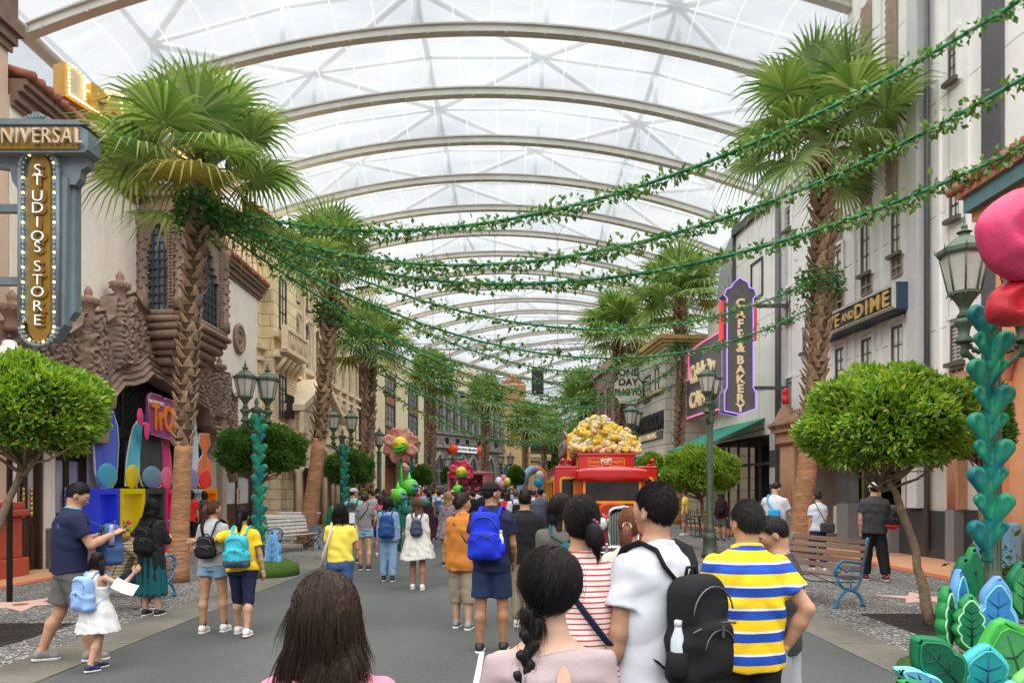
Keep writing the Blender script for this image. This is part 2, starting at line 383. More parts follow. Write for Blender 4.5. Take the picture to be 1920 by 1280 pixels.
def grate(x,y,lab):
 o=empty('tree_grate',(x,y,0),0,lab,'tree grate','square iron grates round the topiary trunks')
 b=MB();s=.72
 b.box(-s,s,-s,-s+.04,-.01,.009);b.box(-s,s,s-.04,s,-.01,.009);b.box(-s,-s+.04,-s+.04,s-.04,-.01,.009);b.box(s-.04,s,-s+.04,s-.04,-.01,.009)
 b.build('frame',M_grate,o)
 b=MB()
 for i in range(9):
  r0=.15+i*.058;n=32
  for j in range(n):
   if(j+i)%4==0 and i<8:continue
   a0,a1=2*math.pi*j/n,2*math.pi*(j+1)/n
   q=[(r0*math.cos(a0),r0*math.sin(a0)),((r0+.035)*math.cos(a0),(r0+.035)*math.sin(a0)),((r0+.035)*math.cos(a1),(r0+.035)*math.sin(a1)),(r0*math.cos(a1),r0*math.sin(a1))]
   b.add([(p[0],p[1],.006)for p in q],[(0,1,2,3)])
 for k in range(12):
  a=k*math.pi/6;M=Matrix.Rotation(a,4,'Z');L_=.66 if k%3 else .69
  b.obox(M,.15,L_,-.012,.012,-.005,.0055)
 b.build('grille',M_grate,o)
 b=MB();b.add([(-s,-s,.002),(s,-s,.002),(s,s,.002),(-s,s,.002)],[(0,1,2,3)]);b.build('soil_pit',mat('dark_soil',(.02,.017,.013),rough=1),o)
 return o
 # ================================================================ translucent street canopy
def membrane():
 m,nt,b=_bsdf('canopy_membrane');N,L=nt.nodes,nt.links
 b.inputs['Base Color'].default_value=(.8,.82,.84,1);b.inputs['Roughness'].default_value=.35
 t=N.new('ShaderNodeBsdfTranslucent');t.inputs[0].default_value=(.80,.82,.84,1)
 tr=N.new('ShaderNodeBsdfTransparent');tr.inputs[0].default_value=(.93,.955,.975,1)
 tc=N.new('ShaderNodeTexCoord');sx=N.new('ShaderNodeSeparateXYZ');L.new(tc.outputs['Object'],sx.inputs[0])
 f=mth(N,L,'ABSOLUTE',mth(N,L,'SUBTRACT',mth(N,L,'FRACT',mth(N,L,'DIVIDE',sx.outputs[0],1.35)),.5))
 seam=mth(N,L,'LESS_THAN',f,.018)
 n=N.new('ShaderNodeTexNoise');n.inputs['Scale'].default_value=.5;n.inputs['Detail'].default_value=6;n.inputs['Distortion'].default_value=.6
 mp=N.new('ShaderNodeMapping');mp.inputs['Scale'].default_value=(.5,2.2,1);L.new(tc.outputs['Object'],mp.inputs[0]);L.new(mp.outputs[0],n.inputs['Vector'])
 mr=N.new('ShaderNodeMapRange');mr.inputs[1].default_value=.3;mr.inputs[2].default_value=.7;mr.inputs[3].default_value=.60;mr.inputs[4].default_value=.74
 L.new(n.outputs['Fac'],mr.inputs[0])
 m1=N.new('ShaderNodeMixShader');m1.inputs[0].default_value=.62;L.new(b.outputs[0],m1.inputs[1]);L.new(t.outputs[0],m1.inputs[2])
 m2=N.new('ShaderNodeMixShader');L.new(m1.outputs[0],m2.inputs[1]);L.new(tr.outputs[0],m2.inputs[2])
 fac=mth(N,L,'ADD',mr.outputs[0],mth(N,L,'MULTIPLY',seam,-.30));L.new(fac,m2.inputs[0])
 L.new(m2.outputs[0],N['Material Output'].inputs[0]);return m
M_mem=membrane()
M_arch=mat('painted_steel',(.47,.46,.42),rough=.5,var=.07,vscale=2,var2=.08,stretch=(1,1,1))
M_tube=mat('blue_grey_steel',(.44,.51,.57),rough=.5,var=.05)
canopy=empty('street_canopy',(0,60,17),0,'white arched membrane canopy roof over the whole street on pale steel ribs','canopy')
can_inv=Matrix.Translation((0,-60,-17))
A0,AD,NA,HS,AK,AZ=13.66,4.13,21,13.2,.0152,17.85
def acx(Y):return-1.1+(max(0,Y-46)**2)*.0085
def acz(d):return AZ-AK*d*d
def arch_y(i):return A0+AD*i
for i in range(NA):
 Y=arch_y(i);xs=np.linspace(-HS,HS,41);b=MB();b.M=can_inv
 prof=[(-.17,-.30),(.17,-.30),(.17,-.20),(.10,-.19),(.10,-.03),(.17,-.02),(.17,.04),(-.17,.04),(-.17,-.02),(-.10,-.03),(-.10,-.19),(-.17,-.20)]
 vs=[];k=len(prof)
 for d in xs:
  x=acx(Y)+d;z=acz(d);s=2*AK*d;nx,nz_=s/math.hypot(1,s),1/math.hypot(1,s)
  for(a,c)in prof:vs.append((x+nx*c,Y+a,z+nz_*c))
 fs=[(j*k+q,j*k+(q+1)%k,(j+1)*k+(q+1)%k,(j+1)*k+q)for j in range(40)for q in range(k)]
 b.add(vs,fs,False)
 for d in np.arange(-12.6,12.7,1.35):
  s=2*AK*d;b.box(acx(Y)+d-.02,acx(Y)+d+.02,Y-.21,Y-.17,acz(d)-.38,acz(d)-.26)
 b.build('arch_rib',M_arch,canopy)
 if i==NA-1:continue
 Y2=arch_y(i+1);nu,nv=40,6;vs=[]
 for j in range(nv+1):
  t=j/nv;y=Y+.1+(Y2-Y-.2)*t
  for q in range(nu+1):
   d=-HS+.25+(2*HS-.5)*q/nu;vs.append((acx(Y)*(1-t)+acx(Y2)*t+d,y,acz(d)+.02+.42*math.sin(math.pi*t)**.8*min(1,(HS-abs(d))/2+.05)))
 b=MB();b.M=can_inv;b.smooth=True
 b.add(vs,[(j*(nu+1)+q,j*(nu+1)+q+1,(j+1)*(nu+1)+q+1,(j+1)*(nu+1)+q)for j in range(nv)for q in range(nu)],True)
 b.build('membrane_panel',M_mem,canopy)
 b=MB();b.M=can_inv;up=1.35
 nodes=[-11.5,-6.9,-2.3,2.3,6.9,11.5]
 for q,d in enumerate(nodes):
  p=Vector((acx(Y)+d,Y,acz(d)+up));p2=Vector((acx(Y2)+d,Y2,acz(d)+up))
  b.tube([p,p-Vector((0,0,up))],.09,6)
  if q%2==0:b.tube([p,p2],.12,6)
  if q<5:
   d2=nodes[q+1];m_=(d+d2)/2
   pm=Vector((acx((Y+Y2)/2)+m_,(Y+Y2)/2,acz(m_)+up*.75));pn=Vector((acx(Y)+d2,Y,acz(d2)+up));pn2=Vector((acx(Y2)+d2,Y2,acz(d2)+up))
   if(q+i)%2:b.tube([p,pn2],.12,6)
   else:b.tube([p2,pn],.12,6)
   b.tube([p,pn],.07,6)
 b.build('outer_truss',M_tube,canopy)
for sgn in(-1,1):
 b=MB();b.M=can_inv
 pts=[Vector((acx(y)+sgn*(HS+.05),y,acz(HS)-.1))for y in np.linspace(arch_y(0)-4,arch_y(NA-1)+.2,60)]
 b.tube(pts,.24,8);b.build('edge_beam',M_arch,canopy)
 b=MB();b.M=can_inv
 for i in range(0,NA,2):
  Y=arch_y(i);p=Vector((acx(Y)+sgn*HS,Y,acz(HS)))
  b.tube([p,p+Vector((sgn*7,3,-.6))],.16,8);b.tube([p,p+Vector((sgn*7,-2.4,.7))],.12,8)
 b.build('outer_strut',M_tube,canopy)
 b=MB();b.M=can_inv
 for i in range(1,NA,5):
  Y=arch_y(i);p=Vector((acx(Y)+sgn*(HS+6),Y,0));b.tube([p,Vector((p.x,p.y,16))],.3,12)
 b.build('column',M_arch,canopy)
 # ================================================================ buildings
class Fac:
 """a facade line p0 -> p1; local x runs along it (left to right seen from the street), local y into the building"""
 def __init__(s,p0,p1,name,label,cat='building',group=None):
  s.p0=Vector(p0);d=Vector(p1)-s.p0;s.len=d.length;s.d=d.normalized();s.n=Vector((-s.d.y,s.d.x))
  s.root=empty(name,(p0[0],p0[1],0),math.atan2(s.d.y,s.d.x),label,cat,group)
 def s(s,px,y=0):
  k=(px-960)/FP;q=s.p0+s.n*y;return-(q.x-k*q.y)/(s.d.x-k*s.d.y)
 def z(s,px,py,y=0):
  t=s.s(px,y);Y=s.p0.y+s.d.y*t+s.n.y*y;return ZP(py,Y)
def winpart(par,x0,x1,z0,z1,y=-.02,fr=.05,nx=1,nz=1,mf=None,mp=None,sill=0,arch=0,depth=.14,name='window'):
 """frame with glazing bars, set proud of a dark reveal; pane behind"""
 b=MB();b.box(x0,x0+fr,y,y+depth,z0,z1);b.box(x1-fr,x1,y,y+depth,z0,z1);b.box(x0+fr,x1-fr,y,y+depth,z0,z0+fr);b.box(x0+fr,x1-fr,y,y+depth,z1-fr,z1)
 bw=fr*.45
 for i in range(1,nx):x=x0+fr+(x1-x0-2*fr)*i/nx;b.box(x-bw/2,x+bw/2,y+.02,y+depth-.02,z0+fr,z1-fr)
 for i in range(1,nz):z=z0+fr+(z1-z0-2*fr)*i/nz;b.box(x0+fr,x1-fr,y+.022,y+depth-.022,z-bw/2,z+bw/2)
 if sill:b.box(x0-.08,x1+.08,y-.12,y-.003,z0-.1,z0-.002)
 f=b.build(name,mf,par)
 b=MB();b.box(x0+fr*.9,x1-fr*.9,y+depth*.5,y+depth*.5+.01,z0+fr*.9,z1-fr*.9);b.build('pane',mp,f)
 return f
M_glass=mat('window_glass',(.06,.075,.09),rough=.08,var=.35,vscale=1.2,spec=.9)
M_glass_sky=mat('window_glass_sky_tone',(.20,.23,.26),rough=.06,var=.5,vscale=1.6,spec=1.0)  # paler glass colour: mirrored sky is put into the base tone
M_frame_dk=mat('dark_window_frame',(.055,.06,.07),rough=.5)
M_curtain=mat('net_curtain',(.50,.52,.56),rough=.9,var=.22,vscale=9,stretch=(1,1,.04))
M_wood_dk=mat('dark_door_wood',(.055,.03,.02),rough=.5,var=.3,vscale=6,stretch=(3,3,.3))
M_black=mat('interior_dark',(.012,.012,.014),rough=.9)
M_gold=mat('brass_fitting',(.65,.42,.13),rough=.35,metal=.8)
def rough_stucco(name,col,stain=.12):return mat(name,col,rough=.9,var=.06,vscale=9,var2=stain,v2scale=.9,bump=.35,bscale=26,stretch=(1,1,.45),detail=7)
# ---- the salmon corner building at the far left
fc=Fac((-9.72,5.0),(-9.72,14.4),'salmon_corner_building','salmon stucco building at the left edge with a heavy brown cornice and red base')
M_salmon=grid_mat('salmon_blocks',(.66,.48,.37),(.30,.2,.15),3.2,2.6,mortar=.02,var=.02,noise=.09,drip=1)
b=MB();b.box(0,9.4,0,5,0,13);b.build('wall',M_salmon,fc.root)
b=MB();M_brown=mat('brown_cast_stone',(.20,.13,.10),rough=.85,var=.16,vscale=5,bump=.3,bscale=40)
for k,(z0,z1,o)in enumerate([(10.1,10.25,.06),(10.25,10.45,.12),(10.45,10.7,.2),(10.7,11.3,.12),(11.3,11.5,.22)]):b.box(0,9.4+o,-o,0,z0+k*.001,z1)
b.build('cornice',M_brown,fc.root)
M_redbase=mat('red_painted_base',(.42,.075,.04),rough=.65,var=.12,vscale=5,bump=.15)
b=MB();b.cbox(8.0,9.5,-.35,0,0,.35,.02);b.cbox(8.1,9.42,-.27,-.003,.35,1.15,.02);b.cbox(7.95,9.5,-.37,.002,1.15,1.28,.03);b.cbox(8.02,9.46,-.31,.002,1.28,1.42,.03)
b.build('pilaster_base',M_redbase,fc.root)
# ---- the old theatre: cream stucco, carved brown portal, oriel
fc=Fac((-9.73,14.45),(-9.97,29.3),'theatre_building','cream stucco theatre with a carved brown stone portal, oriel window and red tile eave')
th=fc;r=fc.root
M_cream=rough_stucco('cream_stucco',(.82,.745,.645),.08)
M_carve=mat('carved_brown_stone',(.27,.19,.148),rough=.9,var=.2,vscale=7,var2=.15,v2scale=1.5,bump=.5,bscale=55)
M_carve_lt=mat('smooth_brown_stone',(.30,.20,.155),rough=.85,var=.15,vscale=6,bump=.2)
xo0,xo1=fc.s(203),fc.s(405);zo=fc.z(300,705)
L1=fc.len;dl0,dl1=fc.s(32),fc.s(84);dl2,dl3=fc.s(104),fc.s(166);dr0,dr1=fc.s(424),fc.s(476)
zd=3.1
b=MB()
b.box(0,xo0,0,.5,zd,9.3);b.box(xo0,xo1,0,.5,zo-.15,9.3);b.box(xo1,L1,0,.5,zd,9.3)
b.box(0,dl0,0,.5,0,zd);b.box(dl1,dl2,0,.5,0,zd);b.box(dl3,xo0,0,.5,0,zd);b.box(xo1,dr0,0,.5,0,zd);b.box(dr1,L1,0,.5,0,zd)
b.box(0,.4,.5,9,0,9.3);b.box(L1-.4,L1,.5,9,0,9.3)
b.build('wall',M_cream,r)
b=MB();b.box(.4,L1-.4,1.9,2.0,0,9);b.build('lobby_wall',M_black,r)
b=MB()
for k,(z0,z1,o)in enumerate([(9.1,9.2,.07),(9.2,9.38,.15),(9.38,9.5,.25),(9.5,9.62,.33)]):b.box(.02,L1+.1+o*.3,-o,.1,z0,z1-.002)
b.build('eave_cornice',mat('eave_brown',(.24,.145,.11),rough=.8,var=.12,vscale=4),r)
M_tile=mat('clay_roof_tile',(.36,.135,.09),rough=.8,var=.25,vscale=3,island=.3,bump=.2)
b=MB();b.smooth=True
nt_=int(L1/.27)
for i in range(nt_+1):
 x=.1+i*.27
 for j in range(9):
  y0=-.42+j*.55;z0=9.66+j*.2
  b.tube([(x,y0,z0+.03),(x,y0+.6,z0+.22)],[.10,.085],8)
b.add([(0,-.35,9.62),(L1+.2,-.35,9.62),(L1+.2,4.5,11.45),(0,4.5,11.45)],[(0,1,2,3)],False)
b.build('tile_roof',M_tile,r)
b=MB();mx_,mz_=fc.s(446),fc.z(446,635);b.M=Matrix.Translation((mx_,0,mz_))@Matrix.Rotation(R(90),4,'X')
b.lathe([(.52,0),(.56,.07),(.5,.13),(.42,.13),(.38,.07),(.34,.1),(.27,.11),(.24,.04)],n=36);b.build('medallion_ring',M_carve_lt,r)
b=MB();b.M=Matrix.Translation((mx_,0,mz_))@Matrix.Rotation(R(90),4,'X');b.lathe([(.24,0),(.24,.045),(.12,.05),(.1,.09),(.02,.12)],n=24);b.build('medallion_face',M_carve,r)
TOP=[(17,600),(110,600),(122,622),(146,606),(150,585),(190,578),(194,600),(208,590),(212,556),(246,545),(262,570),(300,600),(372,640),(392,672),(400,690),(426,698),(431,735),(437,742),(447,735)]
BOT=[(17,806),(146,806),(190,806),(200,800),(205,745),(222,724),(240,724),(262,717),(270,708),(277,702),(284,709),(296,714),(312,726),(335,737),(355,750),(372,762),(382,768),(388,800),(398,812),(410,814),(420,800),(430,812),(440,880),(447,905)]
tx=[fc.s(p[0],-.3)for p in TOP];tz=[fc.z(p[0],p[1],-.3)for p in TOP]
bx=[fc.s(p[0],-.3)for p in BOT];bz=[fc.z(p[0],p[1],-.3)for p in BOT]
def carve(s,z):
 g=.40;best=np.full(s.shape,9.);ang=np.zeros(s.shape);ci,cj=np.floor(s/g),np.floor(z/g)
 for di in(-1,0,1):
  for dj in(-1,0,1):
   i,j=ci+di,cj+dj;r1=np.mod(np.sin(i*12.9+j*78.2)*437.5,1);r2=np.mod(np.sin(i*39.3+j*11.1)*831.1,1)
   dx,dy=s-(i+.5+.3*(r1-.5))*g,z-(j+.5+.3*(r2-.5))*g;d=np.hypot(dx,dy);m=d<best;best=np.where(m,d,best);ang=np.where(m,np.arctan2(dy,dx)*np.where(r1>.5,1,-1)+r2*6,ang)
 sp=np.sin(best*46-ang);leaf=np.abs(np.sin(9*s+3*np.sin(8*z)))*np.abs(np.sin(10*z+2*np.sin(7*s)))
 return .024*np.clip(sp*1.6,-1,1)*np.clip(1.25-best/g,.2,1)+.03*leaf-.02*(best>g*.58)
ns,nz_=620,250;ss=np.linspace(tx[0],tx[-1],ns);zt=np.interp(ss,tx,tz);zb=np.interp(ss,bx,bz)
tt=np.linspace(0,1,nz_);SS=np.tile(ss,(nz_,1));ZZ=zb[None]*(1-tt[:,None])+zt[None]*tt[:,None]
dist_b=(ZZ-zb[None]);dist_t=zt[None]-ZZ
dep=.28+carve(SS,ZZ)
for a_,c_ in((150,190),(212,246),(400,426)):
 x0_,x1_=fc.s(a_,-.3),fc.s(c_,-.3);u=np.clip(1-np.abs((SS-(x0_+x1_)/2)/((x1_-x0_)/2)),0,1);dep+=.26*np.minimum(1,u*4)*(1-.3*(1-u))
inop=(SS>fc.s(203,-.3))&(SS<fc.s(440,-.3))
dep=np.where((dist_b<.55)&inop,.30+.035*np.sin(dist_b*2*math.pi/.16)+.16*np.clip(1-dist_b/.5,0,1),dep)
dep=np.where(dist_t<.13,.36+.05*np.sin(dist_t*48),dep)
YY=-dep;YY[0,:]=.02;YY[-1,:]=.02;YY[:,0]=.02;YY[:,-1]=.02
vs=np.stack([SS,YY,ZZ],-1).reshape(-1,3);I_=np.arange(ns*nz_).reshape(nz_,ns)
qs=np.stack([I_[:-1,:-1],I_[:-1,1:],I_[1:,1:],I_[1:,:-1]],-1).reshape(-1,4)
np_obj('carved_portal',vs,qs,M_carve,r)
def urn(x,z,y,sc,par,nm='finial'):
 b=MB();b.lathe([(.30*sc,0),(.28*sc,.12*sc),(.26*sc,.5*sc),(.34*sc,.58*sc),(.46*sc,.78*sc),(.5*sc,.9*sc),(.42*sc,.98*sc),(.2*sc,1.02*sc),(.17*sc,1.15*sc),(.2*sc,1.25*sc),(.12*sc,1.42*sc),(.03*sc,1.55*sc)],(x,y,z),14)
 for k in range(10):
  a=k*math.pi/5;b.ball((x+.44*sc*math.cos(a),y+.44*sc*math.sin(a),z+.74*sc),.07*sc,6,4)
 return b.build(nm,M_carve_lt,par)
for px_,py_,sc_ in((170,590,.48),(229,560,.50),(414,705,.48),(28,610,.5)):
 urn(fc.s(px_,-.4),fc.z(px_,py_,-.4)-.1,-.35,sc_,r)
ents=empty('entrance_screen',(0,0,0));ents.parent=r
M_scr=mat('dark_green_steel',(.045,.055,.055),rough=.5,var=.15)
b=MB();zt2=zo+.0
xs_=[xo0+.02,fc.s(252),fc.s(303),fc.s(352),xo1-.02]
for x in xs_:b.box(x-.07,x+.07,.30,.42,0,zt2)
zm=fc.z(250,800);b.box(xo0,xo1,.28,.40,zm-.28,zm);b.box(xo0,xo1,.27,.41,zt2-.2,zt2+.001);b.box(xo0,xo1,.30,.4,0,.3)
for i in range(4):
 for k in range(13):
  for q in range(9):
   x=xs_[i]+.15+(xs_[i+1]-xs_[i]-.3)*q/8;z=zm+.12+(zt2-zm-.4)*k/12
   if(k+q)%2:b.box(x-.055,x+.055,.33,.36,z-.05,z+.05)
   else:b.box(x-.02,x+.02,.33,.36,z-.09,z+.09)
b.build('grille',M_scr,ents)
b=MB();b.box(xo0,xo1,.44,.45,.3,zt2-.1);b.build('glass',M_glass,ents)
def door(par,x0,x1,z1,y=.14,curtain=True):
 d=MB();m_=(x0+x1)/2
 d.box(x0,x1,y-.1,y+.2,z1-.12,z1+.02);d.box(x0,x0+.1,y-.1,y+.2,0,z1-.12);d.box(x1-.1,x1,y-.1,y+.2,0,z1-.12);d.box(m_-.08,m_+.08,y-.02,y+.1,0,z1-.12)
 for a_,c_ in((x0+.1,m_-.08),(m_+.08,x1-.1)):
  d.box(a_,c_,y,y+.08,0,1.15);d.cbox(a_+.1,c_-.1,y-.03,y+.001,.2,.95,.02);d.box(a_,c_,y,y+.08,z1-.45,z1-.12)
 o=d.build('door',M_wood_dk,par)
 g=MB()
 for a_,c_ in((x0+.1,m_-.08),(m_+.08,x1-.1)):g.box(a_,c_,y+.04,y+.05,1.15,z1-.45)
 g.build('curtain',M_curtain,o)
 for s_ in(-1,1):
  h=MB()
  for k in range(6):h.ball((m_+s_*.13,y-.06,1.15+k*.1),(.035,.035,.06),8,5)
  h.build('handle',M_gold,o)
 return o
door(r,dl0,dl1,2.75);door(r,dl2,dl3,2.75);door(r,dr0,dr1,2.6)
b=MB();zq=fc.z(100,806,-.3);b.cbox(.0,fc.s(172),-.42,.0,zq-.16,zq+.1,.02);b.build('lintel',M_carve_lt,r)
b=MB();b.cbox(dl1+.02,dl2-.02,-.16,.0,0,.85,.02);b.cbox(dl3+.05,xo0-.02,-.16,.0,0,.85,.02);b.cbox(xo1+.03,dr0-.03,-.1,0,0,.6,.02);b.build('stone_plinth',mat('grey_plinth',(.16,.15,.14),var=.15,rough=.8),r)
b=MB();b.cbox(xo1+.02,xo1+.42,-.22,0,0,fc.z(398,815),.03);b.box(xo1+.5,xo1+.62,-.04,.0,0,3);b.build('stone_jamb',mat('block_stone',(.36,.31,.25),var=.15,rough=.85,bump=.2),r)
ori=empty('oriel_window',(0,0,0));ori.parent=r
xb0,xf0,xf1=fc.s(262),fc.s(336,-1.15),fc.s(415,-1.15);xb1=xf1+(xf0-xb0)
zb_,zt_=fc.z(300,585,-.5),fc.z(300,412,-.5)
def plan(o=0,s=1):
 cx_=(xb0+xb1)/2
 return[((xb0-o-cx_)*s+cx_,0.05),((xf0-o*.4-cx_)*s+cx_,(-1.15-o)*s),((xf1+o*.4-cx_)*s+cx_,(-1.15-o)*s),((xb1+o-cx_)*s+cx_,.05)]
b=MB()
for z0,z1,o in((zt_,zt_+.12,.1),(zt_+.12,zt_+.3,.18),(zt_+.3,zt_+.5,.1),(zt_+.5,zt_+.62,.26),(zt_+.62,zt_+.78,.16)):b.prism(plan(o),z0,z1-.002,'z')
b.build('crown_cornice',M_carve_lt,ori)
b=MB()
for z0,z1,o,s_ in((zb_-.16,zb_,.1,1),(zb_-.32,zb_-.16,.2,1),(zb_-.5,zb_-.32,.08,1),(zb_-.72,zb_-.5,.0,.97),(zb_-.95,zb_-.72,0,.84),(zb_-1.12,zb_-.95,0,.74),(zb_-1.35,zb_-1.12,0,.62),(zb_-1.55,zb_-1.35,0,.46),(zb_-1.75,zb_-1.55,0,.3)):
 pl=plan(o,s_);b.prism(pl,z0,z1-.002,'z')
 for i in range(3):b.tube([(pl[i][0],pl[i][1],(z0+z1)/2),(pl[i+1][0],pl[i+1][1],(z0+z1)/2)],(z1-z0)*.55,8)
b.build('corbel_base',M_carve_lt,ori)
b=MB();b.prism(plan(-.12),zb_,zt_,'z');b.build('glass',mat('oriel_glass',(.14,.17,.20),rough=.07,var=.8,vscale=1.3,spec=1.0),ori)
pl=plan(-.03)
b=MB();bl=MB()
for i in range(3):
 p,q=Vector((pl[i][0],pl[i][1],0)),Vector((pl[i+1][0],pl[i+1][1],0));L_=(q-p).length;u=(q-p).normalized()
 Mx=Matrix.Translation(p)@Matrix(((u.x,-u.y,0,0),(u.y,u.x,0,0),(0,0,1,0),(0,0,0,1)))
 e=.26;n_=max(4,int((L_-2*e)/.24))
 for k in range(n_+1):
  x=e+(L_-2*e)*k/n_;bl.obox(Mx,x-.014,x+.014,.0,.05,zb_,zt_-.2)
 for k in range(11):z=zb_+(zt_-zb_-.2)*k/10;bl.obox(Mx,e,L_-e,.002,.048,z-.014,z+.014)
 b.obox(Mx,0,e,-.08,.12,zb_,zt_);b.obox(Mx,L_-e,L_,-.08,.12,zb_,zt_)
 hn=16
 for k in range(hn):
  x0_,x1_=e+(L_-2*e)*k/hn,e+(L_-2*e)*(k+1)/hn;t=abs((k+.5)/hn*2-1)
  hgt=.16+.85*t**2.2+(.18 if t>.62 else 0);b.obox(Mx,x0_,x1_,-.06,.09,zt_-hgt,zt_)
 for k in range(26):
  for xx in(.09,.19):b.ball(Mx@Vector((xx,-.1,zb_+.1+(zt_-zb_-.2)*k/26)),(.05,.05,.055),6,4)
  for xx in(L_-.09,L_-.19):b.ball(Mx@Vector((xx,-.1,zb_+.1+(zt_-zb_-.2)*k/26)),(.05,.05,.055),6,4)
b.build('carved_jamb',M_carve,ori);bl.build('glazing_bars',mat('lead_bars',(.06,.07,.09),rough=.5),ori)
for i in range(4):
 b=MB();x,y=plan(.06)[i];y=min(y,-.1)
 b.lathe([(.19,zb_),(.19,zb_+.3),(.15,zb_+.34),(.145,zt_-.3),(.2,zt_-.2),(.22,zt_)],(x,y,0),12)
 for k in range(44):
  a=k*2.4;z=zb_+.45+(zt_-zb_-.9)*k/44;b.ball((x+.15*math.cos(a),y+.15*math.sin(a),z),(.05,.05,.045),6,4)
 b.build('carved_column',M_carve,ori)
 # ---- renaissance palace, pale yellow blocks
fc=Fac((-9.97,29.35),(-9.75,47.5),'ornate_palace_building','pale yellow block building with arches, balconies and gabled portal beyond the theatre');r=fc.root
M_yb=grid_mat('yellow_stone_blocks',(.84,.70,.42),(.46,.35,.2),.95,.48,mortar=.02,var=.09,noise=.1,bump=.6)
M_beige=mat('beige_trim_stone',(.80,.655,.47),rough=.8,var=.12,vscale=4,bump=.15,bscale=40)
M_bbrick=grid_mat('beige_brick',(.76,.61,.43),(.5,.39,.27),.4,.13,mortar=.015,var=.1,bump=.7)
L=fc.len;H2=12.4
b=MB();b.box(0,L,.0,10,3.4,H2);b.build('wall',M_yb,r)
b=MB()
for z0,z1,o in((H2-.5,H2-.3,.2),(H2-.3,H2-.1,.4),(H2-.1,H2+.1,.55),(9.75,9.9,.12),(6.75,6.9,.15),(7.2,7.4,.22),(3.4,3.6,.3),(3.6,3.75,.42),(4.5,4.62,.32)):
 b.box(-o,L+.0,-o,0.0,z0,z1-.002);b.box(-o,0.0,0.0,8,z0,z1-.002)
b.build('cornice',M_beige,r)
def balustrade(par,x0,x1,z0,z1,y0,m,n=10):
 b=MB();b.box(x0,x1,y0,y0+.14,z0,z0+.1);b.box(x0,x1,y0-.02,y0+.16,z1-.1,z1)
 for k in range(n):
  x=x0+(x1-x0)*(k+.5)/n
  if k%3==1:b.box(x-.06,x+.06,y0+.03,y0+.11,z0+.1,z1-.1)
  else:
   b.tube([(x,y0+.07,z0+.1),(x,y0+.07,(z0+z1)/2),(x,y0+.07,z1-.1)],[.03,.075,.03],6)
 b.box(x0-.08,x0+.1,y0-.04,y0+.18,z0,z1+.05);b.box(x1-.1,x1+.08,y0-.04,y0+.18,z0,z1+.05)
 return b.build('balustrade',m,par)
sb0,sb1=.35,fc.s(556,-.5)
b=MB();b.box(sb0,sb1,-.5,0,3.75,7.0);b.build('brick_bay',M_bbrick,r)
b=MB();b.box(sb0,sb1,-.5,0,7.0,H2-1.2);b.build('bay_upper',M_yb,r)
b=MB();b.box(sb0-.1,sb1+.1,-.75,-.5,6.95,7.15);b.box(sb0-.1,sb1+.1,-.7,-.5,7.75,7.95)
for k in range(5):x=sb0+.3+(sb1-sb0-.6)*k/4;b.tube([(x,-.55,7.0),(x,-.85,6.95),(x,-.5,6.45)],.11,6)
b.box(sb0,sb1,-1.05,-.5,6.95+.2,7.25);b.build('balcony_slab',M_beige,r)
balustrade(r,sb0,sb1,7.25,8.15,-1.0,M_beige,9)
iron=mat('black_ironwork',(.02,.02,.022),rough=.5)
for x0 in(sb0+.6,sb0+2.2):
 if x0+.9>sb1:break
 winpart(r,x0,x0+.85,4.75,6.35,-.56,.07,2,3,M_frame_dk,M_glass,1)
 winpart(r,x0,x0+.85,8.2,10.3,-.56,.07,2,3,M_frame_dk,M_glass,0)
 b=MB();b.box(x0-.06,x0+.91,-.86,-.83,5.5,5.54);b.box(x0-.06,x0+.91,-.86,-.83,4.62,4.66)
 for k in range(9):b.box(x0-.06+k*.115,x0-.04+k*.115,-.86,-.83,4.66,5.5)
 b.box(x0-.06,x0-.03,-.83,-.56,5.5,5.54);b.box(x0+.88,x0+.91,-.83,-.56,5.5,5.54);b.build('balconette_rail',iron,r)
x=sb1+.8;k=0
while x<L-1.2:
 winpart(r,x,x+.75,4.8,6.4,-.06,.06,2,3,M_frame_dk,M_glass,1)
 f=MB();cxw=x+.4
 f.box(x-.12,x,-.18,0,7.4,9.2);f.box(x+.8,x+.92,-.18,0,7.4,9.2)
 f.tube([(cxw+.46*math.cos(a),-.09,9.2+.46*math.sin(a))for a in np.linspace(0,math.pi,13)],.09,6)
 f.build('arched_surround',M_beige,r)
 g=MB();g.prism([(x,7.42),(x+.8,7.42)]+[(cxw+.4*math.cos(a),9.2+.4*math.sin(a))for a in np.linspace(0,math.pi,13)],-.03,-.01)
 g.build('arched_window',M_glass,r)
 f=MB();f.box(cxw-.02,cxw+.02,-.05,-.032,7.42,9.58);f.box(x,x+.8,-.052,-.032,8.3,8.35);f.box(x,x+.8,-.052,-.032,9.15,9.2);f.build('window_bars',M_frame_dk,r)
 winpart(r,x+.05,x+.75,10.25,11.3,-.06,.06,2,2,M_frame_dk,M_glass,1)
 b=MB();b.box(x-.42,x-.2,-.22,0,3.75,11.85);b.box(x-.47,x-.15,-.27,0,6.3,6.7);b.box(x-.47,x-.15,-.27,0,11.2,11.8);b.build('pilaster',M_beige,r)
 b=MB();b.cbox(x-.1,x+.9,-.12,0,3.85,4.42,.03)
 for q in range(5):b.ball((x+.1+q*.15,-.12,4.13),(.06,.05,.16),6,4)
 b.build('carved_panel',M_beige,r)
 x+=1.75;k+=1
b=MB();x=sb0+.2
